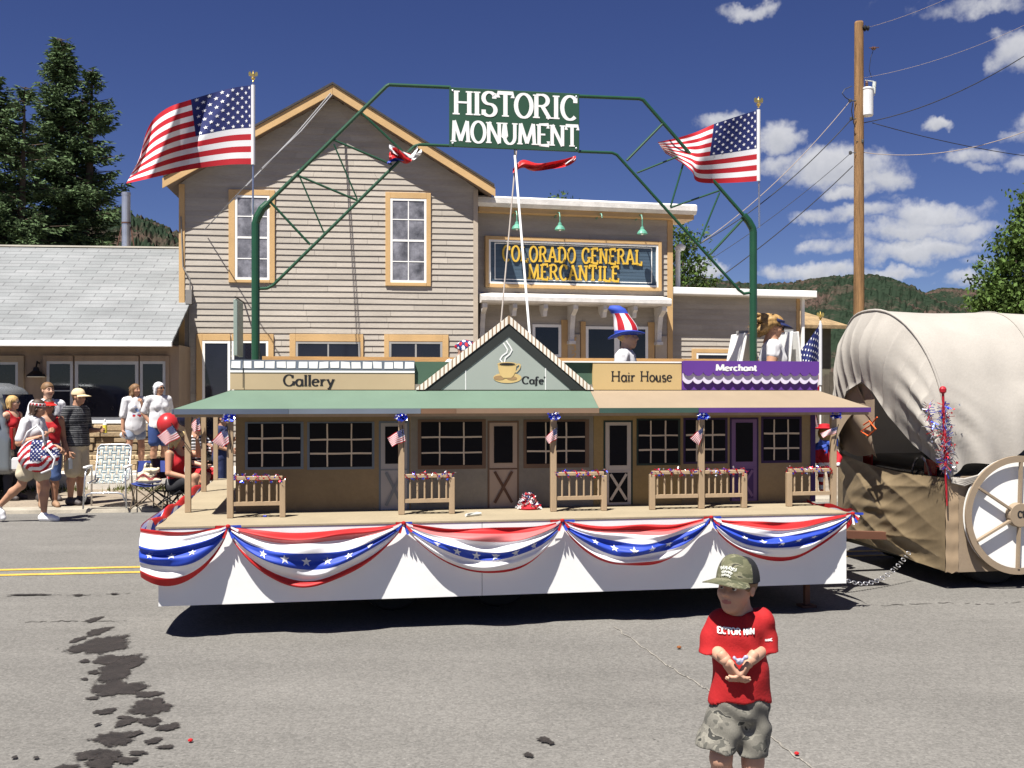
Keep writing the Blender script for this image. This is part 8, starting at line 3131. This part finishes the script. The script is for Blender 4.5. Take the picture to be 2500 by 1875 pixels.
# cap: camouflage front, black mesh back
m_camo2 = camo('green camouflage cap cloth', [(.10, .10, .055), (.062, .066, .035), (.155, .15, .095), (.03, .03, .02)], 14)
def boycap():
    b = MB()
    n, k = 48, 14
    V = []
    for i in range(k + 1):
        a = pi / 2 * i / k
        r = .425 * cos(a) ** .62 if i < k else .012
        z = .165 + .47 * sin(a) ** 1.1
        for j in range(n):
            t = 2 * pi * j / n
            x, y = r * .97 * cos(t), r * 1.15 * sin(t)
            zz = z + (.045 if y < -.1 else 0) * sin(a) + .006 * cos(6 * t) * sin(2 * a)
            V.append((x, .055 + y, zz))
    o = 0
    b.v = V
    for i in range(k):
        for j in range(n):
            b.f.append([i * n + j, i * n + (j + 1) % n, (i + 1) * n + (j + 1) % n, (i + 1) * n + j])
            t = 2 * pi * (j + .5) / n
            b.m.append(1 if sin(t) > -.22 else 0)
    b.f.append([k * n + j for j in range(n)]); b.m.append(0)
    # band inside
    b.lathe([(.40, .14), (.415, .17), (.39, .165)], (0, .055, 0), n, 1)
    b.f = b.f[:-2]; b.m = b.m[:-2]
    return b
cap = boycap()
BOY.head_obj('cap', cap, [m_camo2, mat('black cap mesh', (.012, .012, .014), .8, .2, 60)])
b = MB()
def brim(s_, t):
    a = -1.05 + 2.1 * s_
    r = .40 + .42 * t * max(0, cos(a * 1.38)) ** .6
    return (sin(a) * r * .97, .055 - cos(a) * r * 1.12, .225 - .05 * t - .34 * (sin(a) * r) ** 2)
b.grid(brim, 28, 10)
b.grid(lambda s_, t: (lambda p: (p[0], p[1], p[2] - .022))(brim(s_, 1 - t)), 28, 10)
b.grid(lambda s_, t: (lambda p: (p[0], p[1], p[2] - .022 * t))(brim(s_, 1.0)), 28, 1)
BOY.head_obj('cap_brim', b, m_camo2)
# embroidered scrawl on the cap front
b = MB()
capbv = None
cc = boycap()
bvc = BVHTree.FromPolygons([Vector(v) for v in cc.v], cc.f)
def oncap(x, z, o):
    r = bvc.ray_cast(Vector((x, -2, z)), Vector((0, 1, 0)))
    y = r[0].y if r[0] is not None else -.3
    return (x, y - .012 - o, z)
rn = random.Random(12)
for row, (zz, wd, amp) in enumerate(((.40, .36, .055), (.33, .24, .035), (.27, .20, .03))):
    pts = []
    for k in range(40):
        t = k / 39
        pts.append((wd * (t - .5) + .015 * sin(k * 1.9), zz + amp * (.5 * sin(k * 1.35) + .3 * sin(k * 2.7 + row)) + .03 * (1 - (2 * t - 1) ** 2)))
    L_, R_ = ribbon(pts, .012, .012)
    for i in range(len(pts) - 1):
        b.add([oncap(q[0], q[1], .0015 * (i % 7)) for q in (L_[i], L_[i + 1], R_[i + 1], R_[i])], [(0, 1, 2, 3)])
BOY.head_obj('cap_embroidery', b, mat('silver thread', (.52, .53, .48), .6), smooth=False)
# wrapped sweet between the hands
q = Matrix.Translation(Vector((BX, BY, 0))) @ ((J['wrL'] + J['wrR']) / 2 + Vector((-.002, -.040, .004)))
cw = thing('wrapped_candy', 'candy in clear twisted wrapper between the hands of the boy', 'candy', tuple(q))
S = SDF((-.05, -.04, -.04), (.05, .04, .05), .0035)
S.ell((0, 0, 0), (.014, .011, .012), .004).cone((.010, 0, .006), (.022, -.004, .016), .003, .008, .003).cone((-.010, 0, .004), (-.020, -.004, .014), .003, .007, .003)
S.wrinkle(.003, 180, 3)
obj('wrapper', S.mesh(), mat('clear cellophane', (.34, .34, .48), .12, spec=.8), parent=cw, smooth=True)
# ================================================================== THINGS ON THE FAR KERB
# webbed lawn chair
p = px_at(258, HY, 15.15)
lc = thing('lawn_chair', 'empty aluminium lawn chair with woven plaid webbing at the kerb', 'chair', (p.x, p.y, KZ), radians(8))
s = 15.1 / F_PX
def LCp(px, py, y=0.0):
    q = px_at(px, py, 15.15 + y)
    return (q.x - p.x, y, q.z - KZ)
m_altube = mat('aluminium tube', (.62, .63, .66), .28, .06, metal=.85)
hw = .275
for sg in (-1, 1):
    b = MB(); b.tube([(sg * (hw + .02), -.05, 0), (sg * hw, -.03, .42), (sg * (hw - .005), .01, .56), (sg * hw, .30, .58), (sg * (hw + .0), .36, .54), (sg * (hw + .02), .42, 0)], .0125, 8)
    obj('leg', b, m_altube, parent=lc, smooth=True)
    b = MB(); b.box(sg * hw - .028, sg * hw + .028, -.03, .32, .572, .60)
    obj('armrest', b, m_white, parent=lc, bevel=.006)
b = MB(); b.tube([(-hw, -.05, .10), (-hw + .03, -.055, .20), (-hw + .10, -.06, .225), (hw - .10, -.06, .225), (hw - .03, -.055, .20), (hw, -.05, .10)], .0125, 8)
obj('crossbar', b, m_altube, parent=lc, smooth=True)
hb = .235
b = MB(); b.tube([(-hb, -.02, .36), (-hb, .38, .38), (-hb, .56, .84), (-hb + .04, .575, .88), (hb - .04, .575, .88), (hb, .56, .84), (hb, .38, .38), (hb, -.02, .36)], .011, 8)
obj('seat_frame', b, m_altube, parent=lc, smooth=True)
m_web = [mat('teal webbing', (.10, .17, .21), .7), mat('white webbing', (.42, .42, .39), .7), mat('tan webbing', (.40, .30, .20), .7)]
def seat_pt(a, x, o=0.0):
    # a: 0..1 along seat then back
    if a < .4:
        t = a / .4
        return Vector((x, -.02 + .40 * t, .36 + .02 * t - .02 * sin(pi * t) + o))
    t = (a - .4) / .6
    return Vector((x, .38 + .195 * t - o * .9, .38 + .49 * t + o * .35))
b = MB()
nv, nl = 7, 12
for i in range(nv):
    x = -hb + .025 + (2 * hb - .05) * (i + .5) / nv
    for k in range(48):
        a0, a1 = k / 48, (k + 1) / 48
        for j, (x0, x1, mi) in enumerate(((-.026, -.018, 0), (-.018, -.006, 1), (-.006, .006, 2), (.006, .018, 1), (.018, .026, 0))):
            o = .006 * sin(nl * pi * (a0) + pi * i)
            o1 = .006 * sin(nl * pi * (a1) + pi * i)
            b.add([seat_pt(a0, x + x0, o), seat_pt(a0, x + x1, o), seat_pt(a1, x + x1, o1), seat_pt(a1, x + x0, o1)], [(0, 1, 2, 3)], mi)
for i in range(nl):
    a = (i + .5) / nl
    for k in range(42):
        x0, x1 = -hb + 2 * hb * k / 42, -hb + 2 * hb * (k + 1) / 42
        ph = lambda x: .006 * -sin(nl * pi * a + pi * ((x + hb - .025) / (2 * hb - .05) * nv - .5))
        for (d0, d1, mi) in ((-.024, -.012, 0), (-.012, .012, 1), (.012, .024, 0)):
            b.add([seat_pt(a + d0, x0, ph(x0)), seat_pt(a + d0, x1, ph(x1)), seat_pt(a + d1, x1, ph(x1)), seat_pt(a + d1, x0, ph(x0))], [(0, 1, 2, 3)], mi)
obj('webbing', b, m_web, parent=lc)
# small camp chair with a stuffed toy on it
p = px_at(364, HY, 15.2)
sc_ = thing('camp_chair', 'small blue folding camp chair holding a pile of cream cloth', 'chair', (p.x, p.y, KZ), radians(4))
campchair(sc_, .22, .16, .36, .66, mat('blue chair cloth', (.03, .05, .22), .8), mat('brown chair tube', (.12, .09, .06), .4))
S = SDF((-.25, -.2, .3), (.25, .2, .72), .011)
S.ell((0, -.02, .40), (.19, .12, .05), .03).ell((-.02, -.03, .47), (.14, .10, .06), .03).ell((.04, -.03, .54), (.11, .09, .05), .03).ell((.0, -.03, .60), (.06, .06, .05), .02)
S.wrinkle(.014, 34, 6)
b = S.mesh()
for i, f in enumerate(b.f):
    z = sum(b.v[k][2] for k in f) / 4
    x = sum(b.v[k][0] for k in f) / 4
    b.m[i] = 1 if .43 < z + .03 * sin(x * 30) < .47 else (2 if z > .585 and abs(x) < .03 else 0)
pl_ = thing('cloth_pile', 'pile of cream and maroon cloth on the small blue camp chair', 'cloth', (p.x, p.y, KZ), radians(4))
obj('cloth', b, [mat('cream cloth', (.62, .54, .38), .85), mat('maroon cloth', (.22, .05, .05), .85), m_black], parent=pl_, smooth=True)
# balloons
def balloon(label, px, py, Y, col, r=.16, sheen=.3):
    c = px_at(px, py, Y)
    e = thing('balloon', label, 'balloon', (c.x, c.y, c.z - r * 1.25))
    b = MB()
    b.lathe([(.012, -r * 1.28), (.008, -r * 1.22)] + [(r * sin(a) * (1 - .10 * cos(a) * -1 * (cos(a) < 0)), -r * cos(a) * (1.18 if cos(a) > 0 else 1.0)) for a in [.10 + (pi - .12) * k / 18 for k in range(19)]], (0, 0, r * 1.25), 24)
    obj('skin', b, mat(label, col, sheen, .04, spec=.5, trans=.25), parent=e, smooth=True)
    b = MB(); b.tube([(0, 0, 0), (.02, .01, -.3), (-.01, 0, -.6), (.03, 0, -.85)], .003, 5)
    obj('string', b, m_white, parent=e)
balloon('red balloon over the shoulder of the seated blonde woman', 410, 1034, 15.2, (.52, .035, .04), .155)
balloon('dark blue balloon just under the porch eave at the left', 452, 1018, 15.0, (.012, .014, .05), .115)

# grey vehicle parked at the left edge
vp = px_at(66, HY, 17.0)
CAR = thing('parked_van', 'silver grey parked van with dark windows cut by the left picture edge', 'van', (vp.x, vp.y, KZ), radians(6))
# profile in (u,z): tail at u = 0, body to the left
prof = [(0.05, .42), (.06, .95), (.02, 1.02), (-.10, 1.45), (-.28, 1.72), (-.50, 1.80), (-1.2, 1.84), (-2.8, 1.80), (-3.6, 1.35), (-4.6, 1.15), (-4.75, .8), (-4.75, .42)]
S = SDF((-4.95, -1.1, .25), (.3, 1.1, 2.0), .05)
Sg = np.meshgrid(*S.ax, indexing='ij')
top = np.interp(Sg[0], [q[0] for q in prof[::-1]][1:], [q[1] for q in prof[::-1]][1:])
half = .90 - .16 * np.clip((Sg[2] - 1.0) / .8, 0, 1)
S.D = np.maximum(np.maximum(np.abs(Sg[1]) - half, Sg[2] - top), np.maximum(.40 - Sg[2], np.maximum(Sg[0] - .06, -4.75 - Sg[0]))).astype(np.float32)
for u in (-.85, -3.75):
    S.D = np.maximum(S.D, (.40 - np.sqrt((Sg[0] - u) ** 2 + (Sg[2] - .34) ** 2)).astype(np.float32))
obj('body', S.mesh(), mat('silver grey car paint', (.17, .19, .21), .25, .06, metal=.4, spec=.6), parent=CAR, smooth=True)
def side_window(name, poly):
    b = MB()
    v = []
    for (u, z) in poly:
        w = -(.90 - .16 * min(1, max(0, (z - 1.0) / .8))) - .012
        v.append((u, w, z))
    b.add(v + [(a, c + .03, d) for a, c, d in v], [tuple(range(len(v)))] + [(i, i + len(v), (i + 1) % len(v) + len(v), (i + 1) % len(v)) for i in range(len(v))])
    obj(name, b, m_glass, parent=CAR)
side_window('window', [(-.08, 1.10), (-.24, 1.64), (-.50, 1.73), (-1.25, 1.76), (-1.25, 1.10)])
side_window('window', [(-1.32, 1.12), (-1.32, 1.70), (-2.3, 1.68), (-2.3, 1.12)])
b = MB()
b.add([(.045, -.70, 1.10), (.045, .70, 1.10), (-.12, .62, 1.62), (-.12, -.62, 1.62), (.01, -.70, 1.10), (.01, .70, 1.10), (-.16, .62, 1.62), (-.16, -.62, 1.62)], [(0, 1, 2, 3), (7, 6, 5, 4), (0, 4, 5, 1), (1, 5, 6, 2), (2, 6, 7, 3), (3, 7, 4, 0)])
obj('rear_window', b, m_glass, parent=CAR)
b = MB(); b.box(.05, .20, -.88, .88, .46, .66)
obj('bumper', b, mat('pale bumper', (.55, .55, .56), .4), parent=CAR, bevel=.03)
for w in (-.80, .80):
    b = MB(); b.box(.03, .085, w - .06, w + .06, .78, 1.12)
    obj('tail_light', b, mat('red lens', (.25, .01, .01), .2), parent=CAR, bevel=.01)
for u in (-.85, -3.75):
    for w in (-.78, .78):
        b = MB(); b.lathe([(.16, -.10), (.32, -.11), (.34, -.08), (.34, .08), (.32, .11), (.16, .10)], (u, w, .34), 26, axis='y')
        t_ = obj('wheel', b, m_tyre, parent=CAR)
        b = MB(); b.lathe([(.02, -.115), (.15, -.11), (.19, -.09), (.19, .09), (.15, .11), (.02, .115)], (u, w, .34), 20, axis='y')
        obj('rim', b, m_alu, parent=t_)
b = MB(); b.tube([(.10, -.2, .40), (.38, -.2, .38), (.42, -.2, .40), (.42, -.2, .46)], .030, 8); b.lathe([(.01, -.03), (.04, -.01), (.04, .02), (.01, .04)], (.42, -.2, .50), 12)
obj('tow_ball', b, m_black, parent=CAR)
